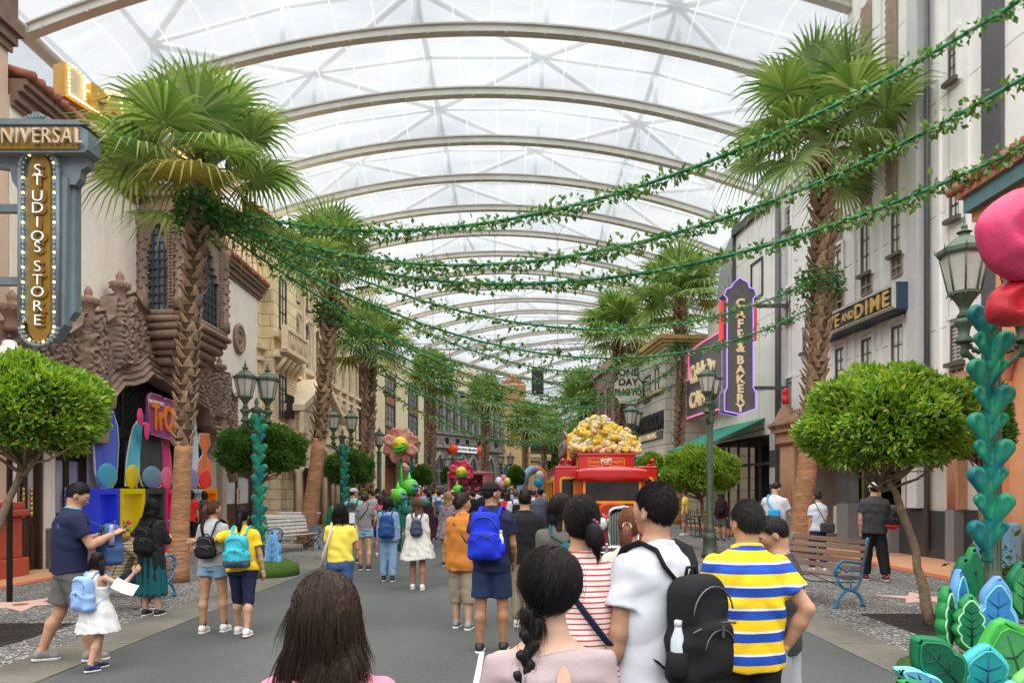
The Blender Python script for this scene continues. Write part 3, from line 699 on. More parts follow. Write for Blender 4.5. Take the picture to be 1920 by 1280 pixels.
for i in range(5):
 w_=.9 if i%2==0 else .45
 b.cbox(x,x+w_,-.62,-.5,3.85,4.4,.03)
 if i%2==0:b.M=Matrix.Translation((x+w_/2,-.62,4.12))@Matrix.Rotation(R(90),4,'X');b.lathe([(.2,0),(.22,.05),(.15,.05),(.13,.02)],n=16);b.M=None
 x+=w_+.14
b.build('frieze_panel',M_carve_lt if 0 else M_beige,r)
b=MB();pier=MB();cap=MB();arc=MB();base=MB()
xs_=[];x=1.0
M_ashlar=grid_mat('ashlar_pier',(.68,.55,.38),(.36,.27,.17),.62,.42,mortar=.02,var=.05,bump=.6)
pxs=[512,536,562,590,608,623,640,655]
cs=[fc.s(p,-.25)for p in pxs]
for i,c_ in enumerate(cs):
 if i<2:
  pier.box(c_-.42,c_+.42,-.45,.3,0,2.9);cap.box(c_-.5,c_+.5,-.52,.3,2.9,3.05);cap.box(c_-.55,c_+.55,-.58,.3,3.05,3.39)
 else:
  cap.lathe([(.16,.42),(.15,2.55),(.13,2.6),(.2,2.72),(.26,2.9),(.3,2.92),(.3,3.05)],(c_,-.25,0),14)
  base.cbox(c_-.27,c_+.27,-.52,.02,0,.3,.02);cap.lathe([(.24,.3),(.24,.36),(.17,.42)],(c_,-.25,0),14)
pier.build('block_pier',M_ashlar,r);cap.build('column',M_beige,r);base.build('black_column_base',mat('black_stone',(.02,.02,.022),rough=.3),r)
b=MB()
for a_,c_ in zip(cs[1:-1],cs[2:]):
 m_=(a_+c_)/2;ra=(c_-a_)/2-.16
 pts=[(a_,3.39),(a_,3.05),(m_-ra,3.05)]
 hn=12;rr=min(ra,.5)
 arcp=[(m_-ra*math.cos(t),2.55+.0+rr*math.sin(t)*1.0)for t in np.linspace(0,math.pi,hn)]
 b.tube([(p[0],-.28,p[1]+.0)for p in arcp],.1,6)
b.build('arch_moulding',M_beige,r)
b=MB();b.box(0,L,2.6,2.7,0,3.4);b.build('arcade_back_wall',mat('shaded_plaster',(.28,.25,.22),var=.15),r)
b=MB()
for k in range(6):
 x=1.5+k*2.6;b.box(x,x+1.6,2.5,2.6,.4,2.6)
b.build('shop_window',M_glass,r)
b=MB();b.box(0,L,0,10,3.0,3.4);b.build('arcade_ceiling',M_beige,r)
gb=empty('gabled_portal',(0,0,0));gb.parent=r
ga,gc=fc.s(563,-1.1),fc.s(640,-1.1)
gm=(ga+gc)/2
b=MB();b.prism([(ga,4.0),(gc,4.0),(gc,5.0),(gm,6.4),(ga,5.0)],-1.1,-.0);b.build('pediment',M_ashlar,gb)
b=MB()
b.prism([(ga-.25,4.95),(gm,6.5),(gc+.25,4.95),(gc+.25,5.2),(gm,6.78),(ga-.25,5.2)],-1.35,-.02);b.cbox(ga-.2,ga+.5,-1.3,-1.1,4.0,4.9,.03);b.cbox(gc-.5,gc+.2,-1.3,-1.1,4.0,4.9,.03);b.box(ga-.1,gc+.1,-1.25,-1.1,3.8,4.0)
for q in range(12):b.ball((gm+.5*math.cos(q*.52),-1.12,5.2+.5*math.sin(q*.52)),.1,6,4)
b.ball((gm,-1.12,5.2),(.25,.1,.32),10,6)
b.build('gable_coping',M_beige,gb)
b=MB();arcx=[(gm-.62*math.cos(t),2.9+.62*math.sin(t))for t in np.linspace(0,math.pi,16)]
b.tube([(p[0],-1.12,p[1])for p in arcx],.13,8)
b.prism([(ga,4.0),(ga,2.6),(gm-.62,2.6)]+arcx+[(gm+.62,2.6),(gc,2.6),(gc,4.0)][0:0]+[(gm,3.52),(gm,4.0)],-1.1,-.8)
b.prism([(gc,4.0),(gm,4.0),(gm,3.52)]+arcx[8:]+[(gm+.62,2.6),(gc,2.6)],-1.1,-.8)
for c_ in(ga+.25,gm-.78,gm+.78,gc-.25):b.lathe([(.16,0),(.14,2.3),(.2,2.45),(.24,2.6)],(c_,-.95,0),10)
b.build('portal_arch',M_beige,gb)
def half_awning(fc,px,py,w_,h_,cols,lab,y=-.6,nm='awning',grp=None,n=8):
 o=empty(nm,(0,0,0));o.parent=None
 cx_,cz_=fc.s(px,y),fc.z(px,py,y);M=fc.root.matrix_world.copy()if False else Matrix.Translation(fc.root.location)@Matrix.Rotation(fc.root.rotation_euler.z,4,'Z')
 o.matrix_world=M@Matrix.Translation((cx_,y+.6,cz_));tag(o,lab,'awning',grp)
 for ci,c_ in enumerate(cols):
  b=MB();b.smooth=True
  for k in range(n):
   if k%len(cols)!=ci:continue
   a0,a1=math.pi*k/n,math.pi*(k+1)/n;vs=[]
   for q in range(7):
    t=q/6*math.pi/2
    for a in(a0,a1):vs.append((-w_/2*math.cos(a)*math.sin(t),-.75*math.sin(a)*math.sin(t),h_*math.cos(t)))
   vs+=[(-w_/2*math.cos(a),-.75*math.sin(a),-.18)for a in(a0,a1)]
   b.add(vs,[(2*q,2*q+1,2*q+3,2*q+2)for q in range(7)])
  b.build('cloth_gore',c_,o)
 return o
M_teal=mat('teal_canvas',(.02,.25,.30),rough=.8,var=.08);M_wht=mat('white_canvas',(.72,.72,.70),rough=.8,var=.06)
M_yel=mat('yellow_canvas',(.70,.42,.06),rough=.8,var=.06);M_pinkc=mat('pink_canvas',(.62,.22,.26),rough=.8,var=.07)
half_awning(fc,573,868,1.5,1.1,(M_teal,M_wht),'domed teal and white striped awning beside the second left palm')
half_awning(fc,627,858,1.1,.8,(M_yel,M_wht),'small domed yellow awning with white gores over an arcade arch')
o=empty('hanging_sign_box',(0,0,0),0,'yellow lantern-like sign box on the arcade arch beside the palm','sign')
o.matrix_world=Matrix.Translation(fc.root.location)@Matrix.Rotation(fc.root.rotation_euler.z,4,'Z')@Matrix.Translation((fc.s(612,-.7),-.7,0))
b=MB();z_=fc.z(612,865,-.7);b.cbox(-.5,.5,-.22,.22,z_-.3,z_+.3,.04);b.build('box',mat('sign_yellow',(.75,.5,.04),rough=.5),o)
b=MB();b.box(-.3,-.06,-.232,-.22,z_-.22,z_+.22);b.box(.06,.3,-.232,-.22,z_-.22,z_+.22);b.build('panel',mat('sign_pale',(.75,.66,.4),rough=.5),o)
# ---- yellow fluted building
fc=Fac((-9.72,47.6),(-7.9,67.5),'yellow_pilaster_building','tall butter yellow building with dark vertical window bays and brown panels');r=fc.root;L=fc.len
M_butter=mat('butter_render',(.85,.70,.34),rough=.75,var=.07,vscale=2);M_butter2=mat('pale_butter',(.86,.79,.56),rough=.75,var=.06)
M_copper=mat('brown_panel',(.34,.14,.07),rough=.6,var=.3,vscale=2,island=.1)
b=MB();b.box(0,L,.15,9,0,11.5);b.build('wall',M_butter,r)
b=MB();b.box(-.1,L+.1,-.2,.4,11.2,11.5);b.build('parapet',M_butter2,r)
edges=[(676,686),(722,741),(766,783)]
for i,(p_,q_)in enumerate(edges):
 x0,x1=fc.s(p_),fc.s(q_)
 for z0,z1 in((.8,3.3),(4.1,5.2),(5.25,6.2),(8.0,8.6)):b=MB();b.box(x0+.1,x1-.1,.02,.06,z0,z1);b.build('brown_panel',M_copper,r)
 b=MB();b.box(x0,x0+.12,-.03,.15,0,10.2);b.box(x1-.12,x1,-.03,.15,0,10.2)
 for z in(.7,3.35,4.0,5.2,6.25,7.95,8.65,10.1):b.box(x0+.12,x1-.12,-.032,.15,z-.06,z+.06)
 b.build('dark_mullion',mat('bronze_frame',(.07,.045,.035),rough=.5),r)
 for z0,z1 in((3.4,3.95),(6.3,7.9),(8.7,10.0)):winpart(r,x0+.12,x1-.12,z0,z1,.0,.05,3,3,M_frame_dk,M_glass_sky,depth=.1)
b=MB()
for k in range(60):
 x=.2+k*(L-.4)/60
 if any(fc.s(p_)-.15<x<fc.s(q_)+.15 for p_,q_ in edges):continue
 b.box(x,x+.16,.0,.15,0,11.2)
b.build('flute',M_butter2,r)
def slope_awning(fc,px0,px1,py,m,lab,y=0,out=1.4,drop=.9,val=.3,nm='awning'):
 o=empty(nm,fc.root.location,fc.root.rotation_euler.z,lab,'awning')
 x0,x1=fc.s(px0,y),fc.s(px1,y);z=fc.z((px0+px1)/2,py,y)
 b=MB();b.prism([(y,z),(y-out,z-drop),(y-out,z-drop-.03),(y,z-.06)],x0,x1,'x');b.build('cloth',m,o)
 b=MB()
 n=max(3,int((x1-x0)/.35))
 for k in range(n):
  a_,c_=x0+(x1-x0)*k/n,x0+(x1-x0)*(k+1)/n
  b.prism([(a_,z-drop),(a_,z-drop-val*.8),((a_+c_)/2,z-drop-val),(c_,z-drop-val*.8),(c_,z-drop)],y-out-.012,y-out)
 b.build('valance',m,o)
 b=MB()
 for x in(x0+.05,x1-.05):b.tube([(x,y,z-drop-.3),(x,y-out,z-drop-.02)],.03,6)
 b.build('arm',iron,o);return o
slope_awning(fc,727,768,850,M_pinkc,'sloping pale pink awning behind the large brown flower',y=-.1,out=1.2,drop=1.1)
half_awning(fc,700,892,2.2,.9,(M_pinkc,),'small domed pink awning low on the yellow facade',y=-.6)
# ---- grey gothic building
fc=Fac((-7.85,67.6),(-.95,80),'grey_gothic_building','grey stone gothic building with pointed arches and tall narrow windows at the bend');r=fc.root;L=fc.len
M_gs=grid_mat('grey_gothic_stone',(.26,.25,.23),(.10,.095,.09),.9,.4,mortar=.02,var=.18,noise=.2)
M_gs2=mat('pale_gothic_trim',(.33,.315,.285),rough=.85,var=.15)
b=MB();b.box(0,L,0,8,0,11.2);b.build('wall',M_gs,r)
b=MB();b.box(-.1,L+.1,-.25,0,5.6,5.85);b.box(-.1,L,-.2,0,6.9,7.05);b.box(-.1,L+.1,-.3,0,10.8,11.2);b.build('string_course',M_gs2,r)
for px in(822,845,866,885,918):
 c_=fc.s(px);w_=.95;g=MB()
 g.prism([(c_-w_,2.0),(c_+w_,2.0),(c_+w_,3.6),(c_+w_*.75,4.3),(c_,5.05),(c_-w_*.75,4.3),(c_-w_,3.6)],-.04,-.02);o_=g.build('pointed_window',M_glass,r)
 f=MB();f.tube([(c_-w_,-.06,0),(c_-w_,-.06,3.6),(c_-w_*.75,-.06,4.3),(c_,-.06,5.1),(c_+w_*.75,-.06,4.3),(c_+w_,-.06,3.6),(c_+w_,-.06,0)],.2,6)
 f.box(c_-.04,c_+.04,-.08,-.05,2,4.8);f.box(c_-w_,c_+w_,-.08,-.05,3.4,3.5);f.box(c_-w_,c_+w_,-.1,-.05,1.9,2.05)
 f.build('pointed_arch',M_gs2,r)
for k in range(11):
 c_=.8+k*(L-1.6)/10
 winpart(r,c_-.3,c_+.3,7.2,9.9,-.1,.07,1,3,M_gs2,M_glass)
 b=MB();b.box(c_+.42,c_+.68,-.3,0,7.05,10.8);b.box(c_+.4,c_+.7,-.35,0,5.85,6.1);b.build('stone_mullion',M_gs2,r)
for px in(838,858,876,898,930):
 c_=fc.s(px);b=MB();b.box(c_-.3,c_+.3,-.03,-.01,6.0,6.6);b.build('vent',M_black,r)
sg=empty('restaurant_sign',fc.root.location,fc.root.rotation_euler.z,'white sign board with dark lettering between two round red lanterns on grey stone','sign')
xa,xc=fc.s(856,-.4),fc.s(894,-.4);zc=fc.z(875,843,-.4)
b=MB();b.cbox(xa,xc,-.45,-.3,zc-.28,zc+.28,.03);b.build('board',mat('lit_white_board',(.85,.86,.88),rough=.4,emit=(.8,.85,.9),es=.25),sg)
text(sg,'HOLLYWOOD CHINA BISTRO',.33,iron,((xa+xc)/2,-.462,zc),depth=.02,sx=.78,off=.006)
b=MB();b.box(xa-.9,xc+.9,-.35,-.3,zc+.42,zc+.48);b.box(xa-.1,xa,-.3,0,zc+.3,zc+.5);b.box(xc,xc+.1,-.3,0,zc+.3,zc+.5);b.build('hanging_bar',iron,sg)
M_lant=mat('red_lantern',(.62,.05,.02),rough=.5,emit=(.9,.08,.03),es=.12)
for x,nm in((xa-.55,'left'),(xc+.55,'right')):
 b=MB()
 b.lathe([(.16,-.42),(.18,-.36),(.4,-.24),(.52,0),(.4,.24),(.18,.36),(.14,.42)],(x,-.4,zc),18);b.tube([(x,-.4,zc+.4),(x,-.33,zc+.5)],.02,5);b.tube([(x,-.4,zc-.42),(x,-.4,zc-.7)],[.05,.08],6)
 o=b.build('red_lantern',M_lant);o.matrix_world=Matrix.Translation(fc.root.location)@Matrix.Rotation(fc.root.rotation_euler.z,4,'Z')
 tag(o,'round red paper lantern hanging at the %s end of the white restaurant sign'%nm,'lantern','red lanterns beside the restaurant sign')
bb=empty('rooftop_billboard',(XP(870,72),72,0),R(4),'cream rooftop billboard with dark red lettering above the grey building','billboard')
b=MB();z0,z1=ZP(733,72),ZP(689,72);b.cbox(-1.05,1.05,-.1,.1,z0,z1,.03);b.build('board',mat('cream_board',(.72,.66,.52),rough=.6),bb)
M_dred=mat('dark_red_letters',(.35,.03,.03),rough=.5)
text(bb,'HOLLYWOOD',.62,M_dred,(-.1,-.115,z0+(z1-z0)*.68),sx=.5,off=.01);text(bb,'BISTRO',.6,M_dred,(.1,-.115,z0+(z1-z0)*.28),sx=.75,off=.01)
b=MB();b.box(-.9,-.75,-.05,.05,8,z0);b.box(.75,.9,-.05,.05,8,z0);b.build('post',iron,bb)
# ---- tan tower at the end
fc=Fac((-.9,80.5),(3.9,83.0),'tan_tower_building','orange tan plaster building with a round tiled turret closing the street');r=fc.root;L=fc.len
M_tan=mat('tan_plaster',(.80,.52,.27),rough=.85,var=.08,vscale=1.5,bump=.15)
b=MB();b.box(0,3.3,0,6,0,10.2);b.box(3.3,L+.2,.3,6,0,5.6);b.build('wall',M_tan,r)
b=MB();b.box(-.15,3.5,-.25,0,9.6,9.9);b.box(3.35,L+.5,-.1,.3,5.2,5.6);b.box(3.35,L+.5,.0,.3,4.9,5.2);b.build('cornice',mat('tan_trim',(.70,.50,.32),rough=.8),r)
b=MB();b.lathe([(2.0,9.9),(1.9,10.0),(1.0,11.0)],(1.9,1.5,0),8);b.lathe([(1.55,13.2),(.0,14.6)],(1.9,1.5,0),8);b.build('tile_roof',M_tile,r)
b=MB();b.lathe([(1.35,10.6),(1.35,13.0),(1.5,13.1),(1.5,13.22)],(1.9,1.5,0),24,smooth=True);b.build('turret',M_tan,r)
b=MB()
for k in range(16):a=math.pi+k*math.pi/15;b.box(1.9+1.36*math.cos(a)-.08,1.9+1.36*math.cos(a)+.08,1.5+1.36*math.sin(a)-.06,1.5+1.36*math.sin(a)+.06,12.4,12.9)
b.build('brick_frieze',mat('brick_orange',(.48,.22,.11),rough=.8),r)
for x in(.5,2.3):winpart(r,x,x+.7,6.4,8.2,-.05,.08,2,3,M_frame_dk,M_glass)
winpart(r,.6,2.4,.4,3.2,-.05,.08,3,2,M_frame_dk,M_glass)
for x in(3.7,4.4):winpart(r,x,x+.4,3.4,4.4,.25,.05,1,2,M_frame_dk,M_glass)
b=MB();b.box(3.3,L+.3,.1,.14,5.9,6.5);b.box(3.3,L+.3,.05,.18,6.5,6.6);b.build('roof_rail',iron,r)
# ================================================================ right-hand buildings
def RX(Y,a=11.66):return-.0786*Y+a
# ---- big white panelled building
fc=Fac((RX(26.9),26.9),(RX(12.9),12.9),'white_panel_building','tall off-white panelled building with narrow dark windows and a blue and gold shop sign');r=fc.root;L=fc.len
M_panel=grid_mat('white_stone_panels',(.88,.87,.84),(.3,.3,.29),1.17,2.75,mortar=.012,rough=.35,offset=0,var=.035,noise=.075,bump=.3,spec=.5,drip=1)
M_trimg=mat('grey_pilaster',(.62,.625,.63),rough=.5,var=.05)
M_dkband=mat('dark_grey_band',(.10,.10,.11),rough=.45,var=.08)
M_trimw=mat('light_panel_trim',(.87,.865,.84),rough=.45,var=.04,vscale=2)
ztop=19;xt=fc.s(1590)
GZ=3.5
b=MB();b.box(0,xt,0,9,GZ,12.1);b.box(xt,L,0,9,GZ,ztop);b.box(-.02,.3,.0,9,0,GZ)
b.build('wall',M_panel,r)
b=MB();b.box(-.1,xt,-.14,.5,12.1,12.35);b.box(0,xt,-.08,0,11.9,12.1);b.build('roof_coping',M_trimg,r)
def zf(px,py,y=0):return fc.z(px,py,y)
b=MB()
for px in(1603,1652,1704,1762,1815):
 x=fc.s(px);b.box(x-.06,x+.06,-.055,0,GZ,ztop-.02 if px>1590 else 12)
b.build('vertical_rib',M_trimw,r)
b=MB();x0,x1=fc.s(1714),fc.s(1733);b.box(x0,x1,-.2,0,1.2,ztop);x0,x1=fc.s(1470),fc.s(1477);b.box(x0-.2,x1,-.12,0,GZ,12.0);b.build('grey_pilaster',M_trimg,r)
b=MB();x=fc.s(1738,-.12);b.tube([(x,-.12,.2),(x,-.12,ztop)],.07,10);x=fc.s(1460,-.15);b.tube([(x,-.15,.2),(x,-.15,11.8)],.13,10);b.build('dark_downpipe',M_dkband,r)
b=MB();b.box(fc.s(1846),fc.s(1884),-.08,.0,0,ztop);b.build('dark_band',M_dkband,r)
M_lat=mat('brown_lattice',(.36,.27,.20),rough=.8,var=.15)
def grille(x0,x1,z0,z1):
 b=MB();b.box(x0,x1,.0,.02,z0,z1);o=b.build('grille_back',M_black,r)
 b=MB();e=.04
 b.box(x0,x1,-.05,.03,z0,z0+e);b.box(x0,x1,-.05,.03,z1-e,z1);n=max(2,int((x1-x0)/.2));m=max(2,int((z1-z0)/.3))
 for i in range(n+1):x=x0+(x1-x0)*i/n;b.box(x-.02,x+.02,-.045,.025,z0+e,z1-e)
 for i in range(1,m):z=z0+(z1-z0)*i/m;b.box(x0,x1,-.048,.02,z-.03,z+.03)
 return b.build('lattice_grille',M_lat,r)
def carvedstrip(x0,x1,z0,z1):
 n=8;nz=int((z1-z0)/.06);S_,Z_=np.meshgrid(np.linspace(x0,x1,n),np.linspace(z0,z1,nz))
 Y_=-.03-.05*np.abs(np.sin(Z_*14+3*np.sin((S_-x0)*9)))*np.abs(np.cos((S_-x0)/(x1-x0)*math.pi*1.5));I=np.arange(n*nz).reshape(nz,n)
 np_obj('carved_strip',np.stack([S_,Y_,Z_],-1).reshape(-1,3),np.stack([I[:-1,:-1],I[:-1,1:],I[1:,1:],I[1:,:-1]],-1).reshape(-1,4),M_lat,r)
Mwf=mat('bronze_window_frame',(.12,.105,.085),rough=.45)
for(p0,p1,yt,yb,kind)in[(1562,1581,470,545,'g'),(1617,1635,415,512,'g'),(1674,1692,395,475,'g'),(1569,1586,652,715,'n'),(1618,1638,634,715,'n'),(1674,1697,610,715,'n'),(1785,1811,606,678,'s'),(1783,1803,335,408,'n'),(1781,1797,75,150,'n'),(1477,1488,715,766,'s'),(1476,1487,546,600,'n'),(1474,1485,395,430,'n'),(1508,1516,620,660,'n')]:
 x0,x1=fc.s(p0),fc.s(p1);zt,zb=zf((p0+p1)/2,yt),zf((p0+p1)/2,yb)
 rv=MB();rv.box(x0-.1,x0,-.07,0,zb-.1,zt+.12);rv.box(x1,x1+.1,-.07,0,zb-.1,zt+.12);rv.box(x0-.1,x1+.1,-.09,0,zt+.12,zt+.22);rv.build('window_reveal',M_trimw,r)
 if kind=='s':
  f=winpart(r,x0,x1,zb,zt,-.05,.05,2,1,Mwf,M_glass,1);b=MB()
  n=int((zt-zb)/.09)
  for k in range(n):z=zb+.05+(zt-zb-.1)*k/n;b.box(x0+.06,x1-.06,-.035,.0,z,z+.045)
  b.build('louvre',mat('pale_louvre',(.42,.43,.42),rough=.5),f)
 else:winpart(r,x0,x1,zb,zt,-.05,.05,2,3,Mwf,M_glass_sky,1)
 if kind=='g':grille(x0,x1,zb-.62,zb-.1)
grille(fc.s(1784),fc.s(1812),zf(1798,716),zf(1798,690));grille(fc.s(1477),fc.s(1488),zf(1482,805),zf(1482,771))
carvedstrip(fc.s(1617),fc.s(1635),zf(1626,405),zf(1626,8));carvedstrip(fc.s(1664),fc.s(1684),zf(1674,385),zf(1674,-60));carvedstrip(fc.s(1562),fc.s(1580),zf(1570,465),zf(1570,395))
M_gran=mat('dark_granite',(.045,.05,.055),rough=.3,var=.25,vscale=120,var2=.1,spec=.5);M_gran2=mat('grey_granite',(.20,.205,.215),rough=.45,var=.1,vscale=90)
b=MB();xg=fc.s(1690);b.box(xg,fc.s(1795),-.06,.3,0,1.15);b.box(fc.s(1812),L,-.06,.3,0,1.2);b.build('granite_plinth',M_gran,r)
b=MB();b.box(xg,L,.0,.5,1.15,GZ);b.build('ground_floor_wall',mat('pale_render',(.55,.52,.48),rough=.7,var=.05),r)
b=MB();b.box(fc.s(1795),fc.s(1812),-.3,.0,0,1.2);b.build('grey_plinth_block',M_gran2,r)
for q0,q1 in((1655,1690),(1590,1612)):b=MB();b.box(fc.s(q0),fc.s(q1),-.35,.3,0,1.25);b.build('grey_plinth_block',M_gran2,r)
b=MB();b.box(fc.s(1700),fc.s(1728),-.03,0,1.15,3.2);b.build('dark_pane',M_glass,r)
Mtc=mat('terracotta_stone',(.46,.25,.155),rough=.75,var=.12,vscale=5,bump=.15)
b=MB()
def fluted(x0,x1,z0,z1,y):
 n=5;w_=(x1-x0)/n
 for i in range(n):b.lathe([(w_*.42,z0),(w_*.42,z1)],(x0+w_*(i+.5),y,0),8)
 b.box(x0-.04,x1+.04,y,0,z0,z1);b.box(x0-.1,x1+.1,y-.14,0,z1,z1+.12)
fluted(fc.s(1465,-.6),fc.s(1487,-.6),1.1,3.15,-.55);b.build('fluted_pilaster',Mtc,r);b=MB();fluted(fc.s(1796),fc.s(1812),1.2,3.2,-.25)
b.build('fluted_pilaster',Mtc,r)
xp0,xp1=fc.s(1462,-.6),fc.s(1830,-.6)
b=MB();b.box(xp0,xp1,-.75,0,3.2,3.55);b.box(xp0-.1,xp1,-.88,0,3.55,3.66);b.box(xp0,xp0+1.1,-.6,0,1.1,3.2)
for k in range(int((xp1-xp0)/.22)):b.ball((xp0+k*.22,-.88,3.7),.07,6,4)
b.build('portico_beam',Mtc,r)
b=MB();b.box(xp0+.02,xp0+1.1,-.66,0,0,1.1);b.build('portico_plinth',M_gran2,r)
b=MB();b.prism([(-.95,3.72),(-.05,4.25),(-.05,3.72)],xp0-.1,xp1,'x')
for k in range(int((xp1-xp0)/.2)):
 x=xp0+k*.2;b.tube([(x,-.99,3.76),(x,-.05,4.32)],.075,6)
b.build('portico_tiles',mat('brown_tile',(.30,.17,.11),rough=.8,var=.2,vscale=4),r)
b=MB();b.lathe([(.5,3.75),(.45,3.9),(.2,4.35),(.1,4.5)],(xp0+.35,-.55,0),8);b.build('corner_turret',mat('brown_tile',(.3,.17,.11)),r)
b=MB();b.lathe([(.09,4.5),(.14,4.6),(.14,4.72),(.08,4.78),(.12,4.85),(.12,4.98),(.05,5.05)],(xp0+.35,-.55,0),10);b.build('red_beacon',mat('red_beacon',(.6,.03,.03),rough=.3),r)
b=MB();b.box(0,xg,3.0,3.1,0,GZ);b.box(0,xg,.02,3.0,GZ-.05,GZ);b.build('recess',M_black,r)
xe0,xe1=fc.s(1530),fc.s(1690)
for k in range(3):
 x0=xe0+.9*k+.1;b=MB();b.box(x0,x0+.07,.5,.56,0,2.7);b.box(x0+.75,x0+.82,.5,.56,0,2.7);b.box(x0,x0+.82,.5,.56,2.6,2.7);b.box(x0+.07,x0+.75,.51,.55,0,.25);b.box(x0+.07,x0+.75,.51,.55,1.0,1.06)
 b.tube([(x0+.7,.46,.9),(x0+.7,.46,1.5)],.02,6);o=b.build('entrance_door',M_gold,r)
 g=MB();g.box(x0+.07,x0+.75,.52,.54,.25,2.6);g.build('door_glass',M_glass,o)
b=MB();xq=fc.s(1560,.3);b.box(fc.s(1545),fc.s(1590),.3,.4,.3,1.15);b.build('display_cabinet',mat('pale_cabinet',(.55,.56,.48),rough=.4),r)
b=MB();b.box(fc.s(1545),fc.s(1590),.28,.42,0,.3);b.box(fc.s(1545),fc.s(1590),.3,.36,1.15,1.2);b.build('cabinet_base',mat('olive_metal',(.18,.16,.05),metal=.5,rough=.4),r)
b=MB();b.box(fc.s(1545),fc.s(1590),.33,.34,1.2,2.9);b.build('shop_window',M_glass,r)
sgn=empty('shop_sign_board',fc.root.location,fc.root.rotation_euler.z,'long navy sign board with gold serif lettering and cream frame high on the white wall','sign')
sx0,sx1=fc.s(1535,-.35),fc.s(1692,-.35);sz0,sz1=zf(1690,580,-.35),zf(1690,528,-.35)
M_navy=mat('navy_sign',(.035,.06,.11),rough=.4,var=.08);M_crm=mat('cream_frame',(.62,.58,.48),rough=.5)
b=MB();b.cbox(sx0,sx1,-.5,0,sz0,sz1,.02);b.build('board',M_navy,sgn)
b=MB()
for e,y in((.03,-.53),(.075,-.56)):
 b.box(sx0+e,sx1-e,y,-.501,sz0+e,sz0+e+.03);b.box(sx0+e,sx1-e,y,-.501,sz1-e-.03,sz1-e);b.box(sx0+e,sx0+e+.06,y,-.501,sz0+e+.03,sz1-e-.03);b.box(sx1-e-.06,sx1-e,y,-.501,sz0+e+.03,sz1-e-.03)
b.build('frame',M_crm,sgn)
M_goldl=mat('gold_letters',(.75,.50,.16),rough=.3,metal=.4)
zm_=(sz0+sz1)/2;lw=sx1-sx0
text(sgn,'FIVE',.52,M_goldl,(sx0+lw*.24,-.53,zm_-.02),depth=.05,sx=1.05,off=.012,space=1.15)
text(sgn,'AND',.3,M_goldl,(sx0+lw*.475,-.53,zm_-.02),depth=.05,off=.01)
text(sgn,'DIME',.54,M_goldl,(sx0+lw*.745,-.53,zm_-.02),depth=.05,sx=1.15,off=.012,space=1.25)
# ---- orange building at the right edge
fc2=Fac((8.55,13.2),(8.55,5),'orange_corner_building','pink and orange plaster building with tiled eave and arched moulding at the right edge');r=fc2.root
b=MB();b.box(0,8.2,0,4,0,6.6);b.build('wall',rough_stucco('orange_plaster',(.68,.32,.17),.1),r)
b=MB();b.box(-.2,8.2,-.3,0,6.45,6.62);b.box(-.1,8.2,-.15,0,6.1,6.25);b.box(-.35,8.2,-.5,.5,6.9,7.0);b.build('eave',mat('orange_trim',(.52,.23,.13),rough=.7),r)
b=MB();b.box(-.25,8.2,-.42,0,6.62,6.9);b.build('teal_soffit',mat('teal_paint',(.10,.20,.22),rough=.6),r)
b=MB()
for k in range(34):b.tube([(-.4+k*.25,-.6,7.05),(-.4+k*.25,.8,7.6)],.1,7)
b.build('tile_roof',M_tile,r)
b=MB();b.box(.0,.35,-.12,0,0,3.9);b.box(-.06,.5,-.22,0,3.35,3.5);b.box(-.05,.45,-.18,0,3.6,3.7);b.build('corner_pier',mat('orange_pier',(.62,.27,.13),rough=.8,var=.08),r)
b=MB();b.tube([(1.2-.9*math.cos(t),-.1,3.4+.9*math.sin(t))for t in np.linspace(0,math.pi,16)],.16,8);b.build('arch_moulding',mat('orange_trim',(1,1,1)),r)
b=MB();b.cbox(-.05,.9,-.4,-.13,.25,1.1,.05);b.build('blue_utility_box',mat('blue_box',(.16,.33,.48),rough=.5,var=.08),r)
# ---- café building: glossy cream panels
fc=Fac((RX(34.2),34.2),(RX(26.95),26.95),'cream_cafe_building','glossy cream panelled cafe building with a curved grey parapet between stone shop and white tower');r=fc.root;L=fc.len
M_gloss=grid_mat('glossy_cream_panels',(.82,.81,.74),(.34,.34,.3),1.15,2.7,mortar=.012,rough=.12,offset=0,var=.03,noise=.05,bump=.15,spec=.8)
b=MB();x1_=fc.s(1378);b.box(x1_,L-.02,0,7,3.7,12.1);b.box(0,x1_,0,7,3.7,9.8);b.build('wall',M_gloss,r)
b=MB();b.box(x1_-.05,x1_+.1,-.1,1,9,12.4);b.box(x1_,L,-.16,.4,12.1,12.4);b.build('dark_coping',mat('charcoal_trim',(.07,.07,.075),rough=.5),r)
b=MB();xa=fc.s(1345)
b.prism([(xa,9.8),(x1_-.06,9.8),(x1_-.06,12.3)]+[(x1_-.06-(x1_-.06-xa)*math.sin(t),9.8+2.5*math.cos(t))for t in np.linspace(0,math.pi/2,10)][1:-1],0,2)
for k in range(5):b.box(xa+.3+k*.35,xa+.36+k*.35,-.04,0,7,9.8+k*.3)
b.build('curved_parapet',mat('grey_metal_parapet',(.33,.335,.33),rough=.5,var=.06),r)
winpart(r,fc.s(1409),fc.s(1431),fc.z(1420,560),fc.z(1420,488),-.05,.08,1,1,M_frame_dk,M_glass_sky)
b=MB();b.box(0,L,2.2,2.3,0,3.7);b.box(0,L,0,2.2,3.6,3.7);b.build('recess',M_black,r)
M_shelf=mat('shelf_goods',(.25,.08,.08),var=.8,vscale=12,rough=.6)
b=MB()
for k in range(7):b.box(k*1.1,k*1.1+.06,.1,.18,0,3.6)
b.box(0,L,.1,.18,2.6,2.7);b.box(0,L,.1,.18,0,.25);b.build('shop_front_frame',M_frame_dk,r)
b=MB()
